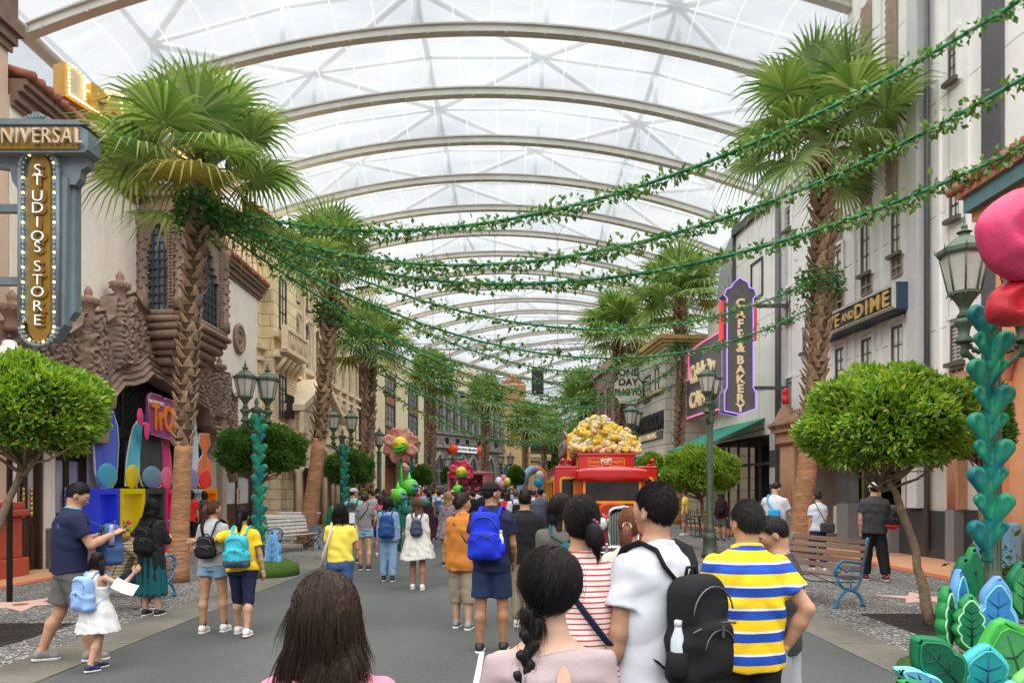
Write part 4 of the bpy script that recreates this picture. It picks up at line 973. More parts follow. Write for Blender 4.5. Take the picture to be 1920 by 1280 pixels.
for k in range(5):
 b.box(4.5,L-.2,1.2,1.5,.4+k*.42,.45+k*.42)
 for q in range(14):
  b.cur=(q*7+k*3)%4;b.box(4.6+q*.2,4.72+q*.2,1.2,1.4,.45+k*.42,.62+k*.42+.1*((q*k)%3)/3);b.cur=0
b.build('goods_shelf',[M_frame_dk,mat('goods_red',(.4,.03,.04)),mat('goods_blue',(.05,.2,.4)),mat('goods_pale',(.5,.4,.35))],r)
b=MB()
for k in range(6):b.cur=k%2;b.box(L-.55,L-.02,-.02,.2,k*.62,k*.62+.61)
b.build('banded_pier',[mat('pier_dark',(.07,.075,.08),rough=.5),mat('pier_light',(.5,.5,.48),rough=.5)],r)
b=MB();b.box(0,.6,0,.6,0,3.7);b.build('corner_pier',M_gloss,r)
def awn(lab,x0,x1,z,y0,y1,zb,txt,m):
 o=empty('awning',fc.root.location,fc.root.rotation_euler.z,lab,'awning','green awnings of the cafe')
 b=MB();b.prism([(y0,z),(y1,zb),(y1,zb-.03),(y0,z-.05)],x0,x1,'x');b.build('cloth',m,o)
 b=MB();b.box(x0,x1,y1-.015,y1,zb-.32,zb);b.build('valance',m,o)
 text(o,txt,.17,M_wht,(x1-.7,y1-.02,zb-.17),depth=.006,sx=1.1,off=.008)
 b=MB();b.tube([(x0+.05,y0,z-.4),(x0+.05,y1,zb-.03)],.025,6);b.tube([(x1-.05,y0,z-.4),(x1-.05,y1,zb-.03)],.025,6);b.tube([(x0,y1+.02,zb-.02),(x1,y1+.02,zb-.02)],.02,6);b.build('frame',iron,o)
M_green=mat('green_canvas',(.02,.22,.155),rough=.75,var=.08,vscale=2)
awn('wide green awning with small white lettering under the tall cafe sign',1.2,L-1.0,4.35,0,-2.2,3.35,'STARBUCKS',M_green)
M_sgrey=mat('sign_grey',(.15,.145,.155),rough=.5);M_neon=mat('violet_neon',(.5,.3,.9),emit=(.42,.22,1.0),es=.75,var=0);M_neonr=mat('pink_neon',(.9,.25,.5),emit=(1,.2,.42),es=.45,var=0)
M_bulbl=mat('cream_bulb_letters',(.85,.68,.42),rough=.4,emit=(1,.75,.45),es=.12,var=.1,vscale=30)
mq=empty('script_marquee_sign',(RX(36.5)-.12,36.5,0),fc.root.rotation_euler.z,'wide grey marquee with cream script lettering and violet neon edge left of the tall sign','sign')
fm=Fac((RX(36.5),36.5),(RX(30),30),'tmp','tmp');bpy.data.objects.remove(fm.root)
mxs=[(1290,785),(1290,715),(1297,712),(1297,660),(1325,640),(1368,616),(1368,765),(1330,772)]
pts=[(fm.s(p,-.3),fm.z(p,q,-.3))for p,q in mxs]
b=MB();b.prism(pts,-.3,.05);b.build('panel',M_sgrey,mq)
b=MB();b.tube([(p[0],-.32,p[1])for p in pts]+[(pts[0][0],-.32,pts[0][1])],.045,6);b.build('neon_edge',M_neonr,mq)
cxm=sum(p[0]for p in pts)/len(pts)
zc1=fm.z(1335,690,-.3)
text(mq,'Celebrity',1.15,M_bulbl,(cxm+.3,-.36,zc1),rot=(R(90),R(0),0),depth=.1,sx=.75,off=.03)
text(mq,'CAFE',1.0,M_bulbl,(cxm-.1,-.36,fm.z(1325,745,-.3)),depth=.1,sx=1.1,off=.02)
YB=26.0
bl_=empty('blade_sign',(XP(1383,YB),YB,0),0,'tall grey blade sign with cream letters down its face and violet neon outline','sign')
def bp(px,py):return(XP(px,YB)-XP(1383,YB),ZP(py,YB))
out=[(1353,772),(1383,778),(1413,768),(1413,738),(1408,728),(1408,562),(1414,556),(1410,545),(1400,542),(1398,533),(1382,524),(1370,534),(1366,542),(1357,545),(1352,556),(1358,562),(1358,728),(1353,738)]
pts=[bp(*q)for q in out]
b=MB();b.prism(pts,-.28,.28);b.build('panel',M_sgrey,bl_)
b=MB()
for y in(-.3,.3):b.tube([(p[0]*.97,y,(p[1]-5)*.995+5)for p in pts+[pts[0]]],.02,6)
b.build('neon_outline',M_neon,bl_)
b=MB()
for sx_ in(-1,1):
 x=sx_*.53
 for k in range(3):b.cbox(x-.05+sx_*.04,x+.05+sx_*.04,-.2+k*.14,-.1+k*.14,ZP(640,YB),ZP(566,YB),.02)
b.build('red_side_fin',mat('red_fin',(.6,.05,.05),rough=.4,emit=(1,.1,.1),es=.25),bl_)
for k,ch in enumerate('CAFE'):text(bl_,ch,.40,M_bulbl,(-.0,-.31,ZP(573+k*19,YB)),depth=.05,off=.015,sx=1.1)
text(bl_,'&',.42,M_bulbl,(0,-.31,ZP(655,YB)),depth=.05,off=.02)
for k,ch in enumerate('BAKERY'):text(bl_,ch,.39,M_bulbl,(0,-.31,ZP(678+k*17.7,YB)),depth=.05,off=.014,sx=1.1)
b=MB();xr=RX(YB)-XP(1383,YB)
b.box(.5,xr+.1,-.06,.06,ZP(570,YB)-.12,ZP(570,YB));b.build('bracket',M_dkband,bl_);b=MB();b.box(.5,xr+.1,-.06,.06,ZP(724,YB)-.12,ZP(724,YB));b.build('bracket',M_dkband,bl_)
# ---- stone photo shop
fc=Fac((-.0786*42+10.16,42),(-.0786*35.8+10.16,35.8),'stone_photo_shop_building','grey-green stone block shop with gold cornice and large dark wall lettering');r=fc.root;L=fc.len
M_dstone=grid_mat('grey_green_blocks',(.50,.485,.41),(.2,.19,.15),1.3,.55,mortar=.018,rough=.7,var=.07,noise=.08)
b=MB();b.box(0,L,0,6,3.2,9.0);b.box(L-.5,L,0,6,0,3.2);b.build('wall',M_dstone,r)
b=MB()
for z0,z1,o in((8.55,8.7,.1),(8.7,8.85,.22),(8.85,9.05,.34)):b.box(-.1,L+o,-o,6,z0,z1)
b.box(0,L-.02,-.14,0,fc.z(1240,735),fc.z(1240,735)+.16)
b.build('gold_cornice',mat('gold_painted_cornice',(.55,.38,.15),rough=.6),r)
xw0,xw1=fc.s(1208),fc.s(1220);winpart(r,xw0,xw1,fc.z(1214,755),fc.z(1214,705),-.04,.07,1,2,M_frame_dk,M_glass);winpart(r,fc.s(1229),fc.s(1236),fc.z(1232,742),fc.z(1232,690),-.04,.07,1,2,M_frame_dk,M_glass)
b=MB();b.box(.4,L-.3,-.12,0,3.2,3.55);b.build('dentil_band',M_trimg,r)
b=MB()
for k in range(22):b.box(.5+k*(L-.9)/22,.6+k*(L-.9)/22,-.15,-.121,3.25,3.45)
b.build('dentil',iron,r)
text(r,'the DARKROOM',1.25,iron,(L*.5+.1,-.06,fc.z(1222,795)),depth=.1,sx=.62,off=.02,name='wall_lettering')
b=MB();b.box(.5,L-.35,-.05,0,fc.z(1222,826),fc.z(1222,812));b.build('lettering_panel',M_dkband,r)
text(r,'PHOTO FINISHING',.42,M_bulbl,(L*.5,-.07,fc.z(1222,819)),depth=.03,sx=1.0,name='small_lettering')
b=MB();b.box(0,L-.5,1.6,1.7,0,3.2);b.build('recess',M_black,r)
b=MB()
for k in range(9):b.box(.2,L-.5,.05,.1,2.0+k*.13,2.08+k*.13)
b.build('shutter',mat('grey_shutter',(.17,.16,.15),rough=.6),r)
o=empty('red_shop_awning',fc.root.location,fc.root.rotation_euler.z,'small red awning strip under the green awning beside the stone shop','awning')
b=MB();b.prism([(0,3.1),(-1.2,2.85),(-1.2,2.5),(-1.17,2.5),(-1.17,2.8),(0,3.05)],L-2.2,L+.1,'x');b.build('cloth',mat('red_canvas',(.62,.04,.02),rough=.7),o)
b=MB();b.tube([(L-2.1,0,2.6),(L-2.1,-1.15,2.8)],.02,5);b.build('arm',iron,o)
YD=39.0
o=empty('hanging_photo_sign',(XP(1177,YD),YD,0),0,'cream hanging sign with black lettering on iron brackets behind the right palm','sign')
b=MB()
hx=.72;pz=[(-.55,6.35),(-.45,6.1),(.45,6.1),(.55,6.35),(.78,6.55),(.78,7.2),(.55,7.45),(.5,8.05),(0,8.3),(-.5,8.05),(-.55,7.45),(-.78,7.2),(-.78,6.55)]
b.prism(pz,-.12,.12);b.build('board',mat('cream_sign_face',(.66,.64,.55),rough=.6),o)
b=MB();b.tube([(p[0],-.13,p[1])for p in pz+[pz[0]]],.035,6);b.box(.7,1.5,-.03,.03,7.25,7.33);b.box(.7,1.5,-.03,.03,6.45,6.53);b.tube([(-.4,0,6.1),(0,0,5.6),(.4,0,6.1)],.03,6);b.tube([(0,0,8.3),(0,0,8.9)],.03,6);b.build('iron_frame',iron,o)
text(o,'ONE',.5,iron,(0,-.14,7.75),depth=.02,off=.012);text(o,'DAY',.5,iron,(0,-.14,7.25),depth=.02,off=.012);text(o,'PHOTO',.48,iron,(0,-.14,6.72),depth=.02,off=.01,sx=.85)
# ---- mauve building beyond
fc=Fac((-.0786*56+10.3,56),(-.0786*42.2+10.3,42.2),'mauve_building','dusky mauve building glimpsed between the palms beyond the stone shop');r=fc.root
b=MB();b.box(0,fc.len,0,6,0,10);b.build('wall',mat('mauve_render',(.28,.15,.15),rough=.8,var=.1),r)
b=MB();b.box(-.1,fc.len+.1,-.25,0,9.6,10.1);b.box(0,fc.len,-.1,0,5.2,5.4);b.build('cornice',mat('mauve_trim',(.36,.22,.2)),r)
for k in range(5):winpart(r,1.2+k*2.5,2.3+k*2.5,6,8.4,-.05,.08,2,3,M_frame_dk,M_glass,1)
for k in range(5):winpart(r,1.0+k*2.5,2.6+k*2.5,.5,4.2,-.05,.08,2,2,M_frame_dk,M_glass)
fc=Fac((-.0786*82+12.4,82),(-.0786*56.4+10.3,56.4),'far_plaza_building','pale building far down the right side behind the palms');r=fc.root
b=MB();b.box(0,fc.len,0,6,0,7);b.build('wall',mat('pale_far_render',(.45,.36,.26),rough=.8,var=.1),r)
for k in range(8):winpart(r,1.2+k*3,2.6+k*3,.6,3.6,-.05,.1,2,2,M_frame_dk,M_glass)
b=MB();b.box(-.1,fc.len+.1,-.25,0,6.6,7.1);b.build('cornice',M_beige,r)
# ================================================================ palms
M_frond=leaf_mat('palm_frond',(.07,.16,.03),(.30,.38,.16),rough=.42,thin=.3)
M_frond_dry=leaf_mat('palm_frond_dry',(.30,.24,.05),(.22,.20,.06),rough=.6,thin=.3)
M_stalk=mat('palm_stalk',(.16,.20,.05),rough=.5,var=.2)
M_boot=mat('palm_boots',(.33,.225,.145),rough=.9,var=.3,vscale=7,island=.35,bump=.4,bscale=70,stretch=(1,1,.3))
M_fib=mat('palm_fibre_bark',(.085,.05,.03),rough=.95,var=.4,vscale=14,bump=.8,bscale=50)
M_bark=mat('palm_smooth_bark',(.36,.185,.095),rough=.9,var=.3,vscale=5,var2=.22,v2scale=1.5,bump=1.0,bscale=9,stretch=(1,1,5),detail=8)
def frond(b,base,azim,elev,petiole,rad,rnd,droop=.35,n=34,tilt=0):
 """costapalmate fan: petiole tube plus folded segments whose tips hang"""
 d=Vector((math.cos(azim)*math.cos(elev),math.sin(azim)*math.cos(elev),math.sin(elev)))
 side=Vector((-math.sin(azim),math.cos(azim),0));up=side.cross(d)*-1
 if up.z<0:up=-up
 pts=[];p=Vector(base);dd=d.copy()
 for k in range(6):
  pts.append(p.copy());p=p+dd*petiole/5;dd=(dd+Vector((0,0,-.05-.04*droop))).normalized()
 b.cur=1;b.tube(pts,[.028,.024,.02,.017,.014,.012],5);b.cur=0
 hub=pts[-1];d=dd;side=Vector((-math.sin(azim),math.cos(azim),0));up=side.cross(d)*-1
 if up.z<0:up=-up
 face=(up*math.cos(tilt)+d*math.sin(tilt)*-1).normalized();fwd=(d*math.cos(tilt)+up*math.sin(tilt)).normalized()
 span=R(150+rnd.uniform(-12,14))
 for k in range(n):
  a=-span+2*span*k/(n-1);ln=rad*(1-.28*abs(a/span)**2.2)*rnd.uniform(.93,1.04)
  dr=fwd*math.cos(a)+side*math.sin(a);w_=rad*2*span/n
  perp=(-fwd*math.sin(a)+side*math.cos(a))
  vs=[];fold=.22*w_*(1 if k%2 else-1)
  cv=rnd.uniform(.6,1.25)*droop
  for(t,wd)in((.03,.05),(.30,.31),(.48,.44),(.74,.22),(1.0,.015)):
   pp=hub+dr*ln*t+face*(.06*rad*math.sin(t*3)-.02*k%2*.0)+Vector((0,0,-1))*(max(0,t-.45)**2*ln*cv*1.7)-d*0
   vs.append(pp+perp*w_*wd*.5+face*fold*wd*.5);vs.append(pp-perp*w_*wd*.5-face*fold*wd*.5)
  b.add(vs,[(2*q,2*q+1,2*q+3,2*q+2)for q in range(4)],False)
def palm(px,Y,zc,rad,label,seed,basex=None,lean=0,tr=.24,bare=.28,nf=34,moss=False,seg=34,low=108,group='fan palms along the street'):
 rnd=random.Random(seed);x=XP(px,Y);o=empty('palm_tree',(x,Y,0),0,label,'palm tree',group)
 H=zc-.25;bx=0 if basex is None else XP(basex,Y)-x
 def cpt(t):return Vector((bx*(1-t)**1.6+math.sin(t*3.1)*lean,0,H*t))
 b=MB();b.tube([cpt(t)-Vector((0,0,.05))for t in np.linspace(0,bare+.02,10)],[tr*(1.28-.20*min(1,t*3)-.16*t)for t in np.linspace(0,1,10)],20);b.build('smooth_trunk',M_bark,o)
 b=MB();b.tube([cpt(t)for t in np.linspace(bare,1,16)],[tr*.82]*16,14);b.build('fibre_trunk',M_fib,o)
 b=MB();per=9;nr=int(H*(1-bare)/.155)
 for i in range(nr):
  t=bare+(1-bare)*i/nr;c=cpt(t);old=(t-bare)/(1-bare)
  for j in range(per):
   a=2*math.pi*(j+(i%2)*.5)/per+rnd.uniform(-.1,.1)+i*.03;rr=tr*.84
   L_=rnd.uniform(.20,.34)*(tr/.24);out=rnd.uniform(.15,.45)+(.3 if old>.55 and rnd.random()<.5 else 0)
   if rnd.random()<.05:continue
   tang=Vector((-math.sin(a),math.cos(a),0));ra=Vector((math.cos(a),math.sin(a),0))
   sl=.6*(1 if(i+j)%2 else-1)
   p0=c+ra*rr;dv=(Vector((0,0,1))+ra*out+tang*sl*.75).normalized();w_=.062*(tr/.24)*rnd.uniform(.8,1.2)
   vs=[p0-tang*w_*1.2-ra*.02,p0+tang*w_*1.2-ra*.02,p0+dv*L_*.55+tang*w_*.9,p0+dv*L_*.55-tang*w_*.9,p0+dv*L_+tang*w_*.55,p0+dv*L_-tang*w_*.45,p0+ra*.03*(tr/.24)+dv*L_*.3]
   b.add(vs+[v+ra*.022 for v in vs[:6]],[(0,1,2,3),(3,2,4,5),(7,8,9,10),(10,9,11,12),(1,2,9,8),(2,4,11,9),(0,3,10,7),(3,5,12,10),(4,5,12,11)],False)
 b.build('leaf_base_boots',M_boot,o,recalc=False)
 top=cpt(1);b=MB();dry=MB()
 for i in range(nf):
  t=(i+.5)/nf;az=i*2.39996+rnd.uniform(-.2,.2)
  el=R(84-low*t**.95+rnd.uniform(-9,9));pet=rad*(.46+.14*t)*rnd.uniform(.8,1.1);fr=rad*rnd.uniform(.48,.60)
  tgt=dry if(t>.9 and rnd.random()<.45)else b
  frond(tgt,top+Vector((0,0,.25*(1-t))),az,el,pet,fr,rnd,droop=.25+.6*t,n=seg,tilt=rnd.uniform(.0,.95))
 for k in range(10):
  a=rnd.uniform(0,6.28);d=Vector((math.cos(a)*.22,math.sin(a)*.22,1));b.tube([top,top+d*rad*.35,top+d*rad*rnd.uniform(.6,.8)],[.03,.02,.004],4)
 b.build('crown',[M_frond,M_stalk],o,recalc=False)
 if dry.v:dry.build('dry_fronds',[M_frond_dry,M_stalk],o,recalc=False)
 return o
palm(376,13.4,ZP(300,13.4),2.08,'tallest left fan palm in front of the carved theatre portal, garlands tied to its neck',18,basex=332,lean=-.1,tr=.165,bare=.33,nf=25,seg=40,low=104)
palm(620,21.6,ZP(492,21.6),1.95,'second left fan palm with a bare orange base beside the pale bench',12,basex=570,lean=.02,tr=.21,bare=.38,nf=25,low=100)
palm(693,31,ZP(640,31),2.05,'third left fan palm in front of the ornate palace far end',13,basex=686,tr=.25,bare=.2,nf=34,seg=28)
palm(808,42,ZP(705,42),2.0,'fan palm in front of the edge of the yellow pilaster building',14,tr=.26,bare=.2,nf=30,seg=24)
palm(910,52,ZP(745,52),2.2,'fan palm in front of the grey gothic building behind the red lanterns',15,tr=.25,nf=28,seg=22)
palm(985,64,ZP(790,64),2.5,'farthest fan palm standing before the tan tower',16,tr=.26,nf=28,seg=20)
palm(1541,19.7,ZP(236,19.7),2.9,'big right fan palm in front of the white panelled building',21,basex=1495,lean=.1,tr=.26,bare=.24,nf=26,seg=42,low=112)
palm(1275,36,ZP(550,36),3.0,'fan palm beside the tall grey cafe sign on the right',22,basex=1268,tr=.27,bare=.24,nf=28,seg=30)
palm(1158,43,ZP(612,43),2.8,'fan palm standing before the cream hanging photo sign',23,basex=1170,tr=.26,bare=.2,nf=28,seg=24)
palm(1095,56,ZP(745,56),2.9,'low spreading fan palm behind the popcorn heap on the red truck',24,tr=.28,nf=32,seg=22)
palm(1020,76,ZP(800,76),2.9,'distant fan palm among green trees beyond the red truck',25,tr=.26,nf=24,seg=18)
# ================================================================ clipped ball trees
M_topi=leaf_mat('topiary_leaf_light',(.075,.21,.015),(.34,.48,.05),rough=.35,thin=.25,spec=.5,odd=(.55,.42,.06))
M_topi_in=leaf_mat('topiary_leaf_dark',(.018,.05,.008),(.05,.12,.016),rough=.5,thin=.2)  # darker green for the crown inside: shade between the leaves is painted in
M_topi_b=leaf_mat('topiary_leaf_green',(.05,.13,.02),(.11,.235,.04),rough=.4,thin=.25)
M_twig=mat('grey_brown_bark',(.23,.165,.11),rough=.9,var=.3,vscale=12,bump=.7,bscale=40)
def leafcloud(b,pts,nrm,size,rnd,asp=.42):
 """one folded leaf per point"""
 n=len(pts);vs=[];fs=[]
 rs=np.random.RandomState(rnd)
 dirs=nrm+rs.normal(0,.55,(n,3));dirs/=np.linalg.norm(dirs,axis=1)[:,None]
 rv=rs.normal(0,1,(n,3));sd_=np.cross(dirs,rv);sd_/=np.linalg.norm(sd_,axis=1)[:,None]
 nn=np.cross(dirs,sd_)
 L_=size*rs.uniform(.55,1.35,n)[:,None];W=L_*asp
 p=pts
 V=np.stack([p,p+dirs*L_*.45+sd_*W*.5+nn*W*.18,p+dirs*L_-nn*L_*.12,p+dirs*L_*.45-sd_*W*.5+nn*W*.18],1).reshape(-1,3)
 return V,np.arange(4*n).reshape(-1,4)
def topiary(x,y,cx,cy,cz,rx,rz,label,seed,n=16000,size=.075,m=None,trunk=True,grp='clipped ball topiary trees'):
 rs=np.random.RandomState(seed);m=m or M_topi
 o=empty('topiary_tree',(x,y,0),0,label,'topiary tree',grp)
 def pts(n,lo,hi):
  d=rs.normal(0,1,(n,3));d/=np.linalg.norm(d,axis=1)[:,None]
  d=d[(d[:,2]>-.62)]
  bump=1+.11*np.sin(d[:,0]*7+seed)*np.sin(d[:,1]*6+d[:,2]*4)+.06*np.sin(d[:,2]*9+d[:,0]*5)+rs.normal(0,.02,len(d))
  low=np.where(d[:,2]<0,1-.25*np.abs(d[:,2]),1)
  r=rs.uniform(lo,hi,len(d))*bump
  return np.stack([cx-x+d[:,0]*rx*r*low,cy-y+d[:,1]*rx*r*low,cz+d[:,2]*rz*r],1),d
 p,d=pts(n,.90,1.0);V,Fq=leafcloud(None,p,d*.8+np.array([0,0,.25]),size,seed)
 np_obj('outer_foliage',V,Fq,m,o,smooth=False)
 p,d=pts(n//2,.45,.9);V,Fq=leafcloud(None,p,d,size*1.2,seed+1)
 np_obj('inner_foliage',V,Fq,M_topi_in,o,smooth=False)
 if trunk:
  b=MB();rnd=random.Random(seed);zt=cz-rz*.75
  k=9;pts_=[Vector((rnd.uniform(-.035,.035)*rx+(cx-x)*(t**1.5),rnd.uniform(-.03,.03)+(cy-y)*t,zt*t))for t in np.linspace(0,1,k)]
  pts_[0]=Vector((0,0,-.02));r0=.028+.022*rx
  b.tube(pts_,[r0*(1.25-.45*t)*rnd.uniform(.9,1.12)for t in np.linspace(0,1,k)],9)
  for i in range(14):
   a=rnd.uniform(0,6.28);e=rnd.uniform(.5,.95);t0=pts_[-1]-Vector((0,0,rnd.uniform(0,.25)*zt*.5))
   q=Vector((cx-x+math.cos(a)*rx*e,cy-y+math.sin(a)*rx*e,cz-rz*rnd.uniform(-.3,.6)))
   md=(t0+q)/2+Vector((rnd.uniform(-.08,.08),rnd.uniform(-.08,.08),-.06));b.tube([t0,md,q],[r0*.5,r0*.33,r0*.12],6)
   for s_ in range(3):
    qq=md+(q-md)*rnd.uniform(.2,.9);b.tube([qq,qq+Vector((rnd.uniform(-.25,.25),rnd.uniform(-.25,.25),rnd.uniform(.0,.35)))],[r0*.15,.004],4)
  b.build('trunk',M_twig,o)
 return o
def tp(px,py,Y,rpx,rypx,label,seed,base=None,**k):
 x,z,r_,rz=XP(px,Y),ZP(py,Y),rpx*Y/FP,rypx*Y/FP
 bx,by=base if base else(x,Y)
 return topiary(bx,by,x,Y,z,r_,rz,label,seed,**k)
tp(52,778,8.5,128,104,'large clipped ball tree at the left edge under the blade sign',31,base=(-6.15,8.5),n=15000,size=.088)
tp(1660,806,9.2,148,108,'large clipped ball tree with crooked trunk beside the right bench',32,base=G(1745,1172),n=17000,size=.088)
tp(489,850,17,77,56,'clipped ball tree behind the leaf-wrapped double lantern on the left',33,base=(XP(478,17),17),n=14000,size=.085,m=M_topi_b)
tp(654,883,26,45,38,'clipped ball tree behind the second leaf-wrapped lamp post',34,n=8000,size=.11,m=M_topi_b)
tp(791,894,36,18,20,'small clipped ball tree right of the large brown flower',35,n=4000,size=.13,m=M_topi_b)
tp(842,893,42,13,19,'small clipped ball tree behind the crimson flower',36,n=2600,size=.15,m=M_topi_b)
tp(967,895,46,15,20,'round clipped tree before the tan tower in the distance',37,n=3500,size=.15,m=M_topi_b)
tp(1313,889,20.5,70,50,'clipped ball tree behind the slim double lantern on the right',38,base=(XP(1326,20.5),20.5),n=18000,size=.09)
tp(1222,882,28,27,30,'clipped ball tree just right of the red truck',39,n=6000,size=.12)
tp(1835,800,11.2,52,90,'leafy tree half hidden behind the leafy lamp post on the right',40,base=(XP(1850,11.2),11.2),n=9000,size=.09,m=M_topi_b)
g1=grate(-6.1,8.5,'square iron tree grate at the left edge beneath the large ball tree');g2=grate(5.35,9.2,'square iron tree grate at the foot of the crooked trunk near the right bench')
M_far=leaf_mat('far_tree_leaf',(.05,.12,.025),(.13,.24,.06),rough=.5,thin=.3)
def bigtree(x,y,h,r_,label,seed,n=9000):
 rs=np.random.RandomState(seed);o=empty('broadleaf_tree',(x,y,0),0,label,'tree','broadleaf trees closing the street')
 cs=[(rs.uniform(-.6,.6)*r_,rs.uniform(-.5,.5)*r_,h-r_*rs.uniform(.2,1.3),r_*rs.uniform(.35,.6))for _ in range(16)];P_,D_=[],[]
 for c in cs:
  k=n//16;d=rs.normal(0,1,(k,3));d/=np.linalg.norm(d,axis=1)[:,None];q=rs.uniform(.55,1.05,k)[:,None]
  P_.append(np.array(c[:3])+d*q*c[3]);D_.append(d+np.array([0,0,-.2]))
 V,Fq=leafcloud(None,np.concatenate(P_),np.concatenate(D_),.42,seed);np_obj('crown',V,Fq,M_far,o,smooth=False)
 b=MB();b.tube([(0,0,0),(.2,0,h*.4),(0,0,h*.7)],[.3,.24,.12],8)
 for c in cs[:6]:b.tube([(.1,0,h*.35),c[:3]],[.14,.04],6)
 b.build('trunk',M_twig,o)
for i,(x,y,h,r_)in enumerate([(6.2,88,9.5,4.0),(10.5,92,11,4.6),(3.0,97,8.2,3.6),(15,98,11,5),(-5,100,14,5),(-16,96,13,5),(22,102,12,5)]):
 bigtree(x,y,h,r_,['rounded green tree right of the tan tower at the street end','broad green tree above the left end of the red truck','lower pale tree just beside the tan tower','tall tree behind the popcorn heap','tree crown rising behind the tan tower','tree crown behind the grey gothic roof','far tree hidden behind the mauve building'][i],60+i)
 # ================================================================ leaf garlands over the street
M_rope=mat('green_garland_rope',(.012,.16,.075),rough=.6,var=.2,vscale=20)
M_gleaf=leaf_mat('garland_leaf',(.03,.12,.02),(.17,.30,.07),rough=.4,thin=.25,spec=.45,odd=(.20,.14,.05))
def garland(A,B,sag,label,seed,dens=34,size=.10,r_=.022,low=.5,wrap=True):
 A,B=Vector(A),Vector(B);L_=(B-A).length;n=60;rs=np.random.RandomState(seed)
 def pt(t):
  p=A.lerp(B,t);p.z-=sag*4*t*(1-t);return p
 c=(A+B)/2;o=empty('leaf_garland',A,0,label,'garland','leaf garlands strung across the street')
 b=MB();b.tube([pt(t)-A for t in np.linspace(0,1,n)],r_,7);b.build('rope',M_rope,o)
 m=int(L_*dens*(4.4 if A.y<18 else 1.5));t=rs.uniform(0,1,m);clump=.5+.5*np.sin(t*L_*3.1+seed)*np.sin(t*L_*1.3+2*seed);keep=rs.uniform(0,1,m)<.5+.5*clump;t=t[keep];clump=clump[keep];m=len(t)
 P_=np.array([tuple(pt(q)-A)for q in t]);off=rs.normal(0,1,(m,3));off[:,2]-=.55;off/=np.linalg.norm(off,axis=1)[:,None]
 P_=P_+off*(rs.uniform(.01,.15,m)*(.6+.7*clump))[:,None]*(size/.10)
 V,Fq=leafcloud(None,P_,off,size,seed,asp=.62)
 np_obj('leaves',V,Fq,M_gleaf,o,smooth=False)
 return o
PL1=P3(388,385,13.4);PL2=P3(622,575,21.6);PL3=P3(693,690,31);PL4=P3(808,750,42)
PR1a=P3(1535,520,19.5);PR1b=P3(1538,568,19.5);PR2a=P3(1275,640,36);PR2b=P3(1275,680,36);PR3=P3(1165,700,43);PR0=[P3(2060,-95,8.6),P3(2060,60,8.6),P3(2060,205,8.6)]
glist=[(PL1+Vector((0,0,.02)),PR0[0],1.55,'uppermost thick garland from the left palm neck to the top right corner',46,.09,.026),(PL1+Vector((0,0,-.06)),PR0[1],1.75,'second thick garland from the left palm crossing the right palm crown',46,.09,.026),(PL1+Vector((0,0,-.14)),PR0[2],1.62,'third thick garland from the left palm reaching the right edge above the pink flower',46,.09,.026),(PL1+Vector((0,.05,-.02)),PR1a,1.75,'garland from the left palm to the upper tie on the right palm trunk',22,.10,.022),(PL1+Vector((0,.05,-.2)),PR1b,1.95,'garland from the left palm to the lower tie on the right palm trunk',20,.10,.022),(PL1+Vector((.02,.05,-.1)),PR2a,2.1,'long garland from the left palm to the palm beside the cafe sign',16,.10,.022),(PL1+Vector((.02,.05,-.28)),PR2b,2.4,'long sagging garland from the left palm to the lower tie by the cafe sign',16,.10,.022),(PL2,PR2a+Vector((0,0,-.6)),1.75,'garland from the second left palm to the palm beside the cafe sign',24,.11,.022),(PL2+Vector((0,0,-.25)),PR2b+Vector((0,0,-.9)),1.9,'lower garland from the second left palm to the palm beside the cafe sign',24,.11,.022),(PL2+Vector((0,0,-.4)),PR3,2.2,'garland from the second left palm to the palm by the photo sign',22,.12,.024),(PL2+Vector((0,0,-.7)),PR3+Vector((0,0,-.6)),2.5,'lowest garland from the second left palm to the palm by the photo sign',22,.12,.024),(PL3,PR3+Vector((0,0,-.9)),1.8,'garland from the third left palm across to the palm by the photo sign',20,.14,.026),(PL3+Vector((0,0,-.5)),P3(1095,790,56),2.0,'garland from the third left palm to the low palm behind the popcorn',18,.15,.028),(PL4,P3(1095,780,56),1.4,'garland from the palm by the yellow building to the low palm behind the popcorn',17,.16,.03),(PL4+Vector((0,0,-.5)),P3(1095,800,56),1.7,'lower garland from the palm by the yellow building to the low palm',17,.16,.03),(P3(910,800,52),P3(1095,805,56),1.0,'distant garland between the palm by the lanterns and the low palm',16,.17,.03),(P3(910,815,52),P3(1160,770,70),1.5,'distant lower garland passing above the truck roof',15,.18,.03)]
for i,(A,B,sag,lab,dn,sz,rr)in enumerate(glist):garland(A,B,sag,lab,100+i,dn,sz,rr)
def collar(p,r_,n,size,label,seed):
 rs=np.random.RandomState(seed);a=rs.uniform(0,6.28,n);z=rs.normal(0,.22,n)*1.0
 q=r_*rs.uniform(.9,1.5,n);P_=np.stack([np.cos(a)*q,np.sin(a)*q,z],1);d=np.stack([np.cos(a),np.sin(a),rs.normal(-.2,.5,n)],1)
 o=empty('garland_coil',p,0,label,'garland','garland coils round palm trunks')
 b=MB()
 for k in range(4):b.tube([(math.cos(t)*r_*1.1,math.sin(t)*r_*1.1,-.3+k*.17+t*.012)for t in np.linspace(0,6.4,20)],.022,6)
 b.build('rope',M_rope,o);V,Fq=leafcloud(None,P_,d,size,seed,asp=.6);np_obj('leaves',V,Fq,M_gleaf,o,smooth=False)
collar(P3(372,392,13.4),.26,900,.10,'thick coil of garland round the neck of the tallest left palm',1)
collar(P3(1538,530,19.7),.40,500,.11,'coil of garland round the trunk of the big right palm',2)
collar(P3(1275,655,36),.40,300,.13,'coil of garland round the palm by the cafe sign',3)
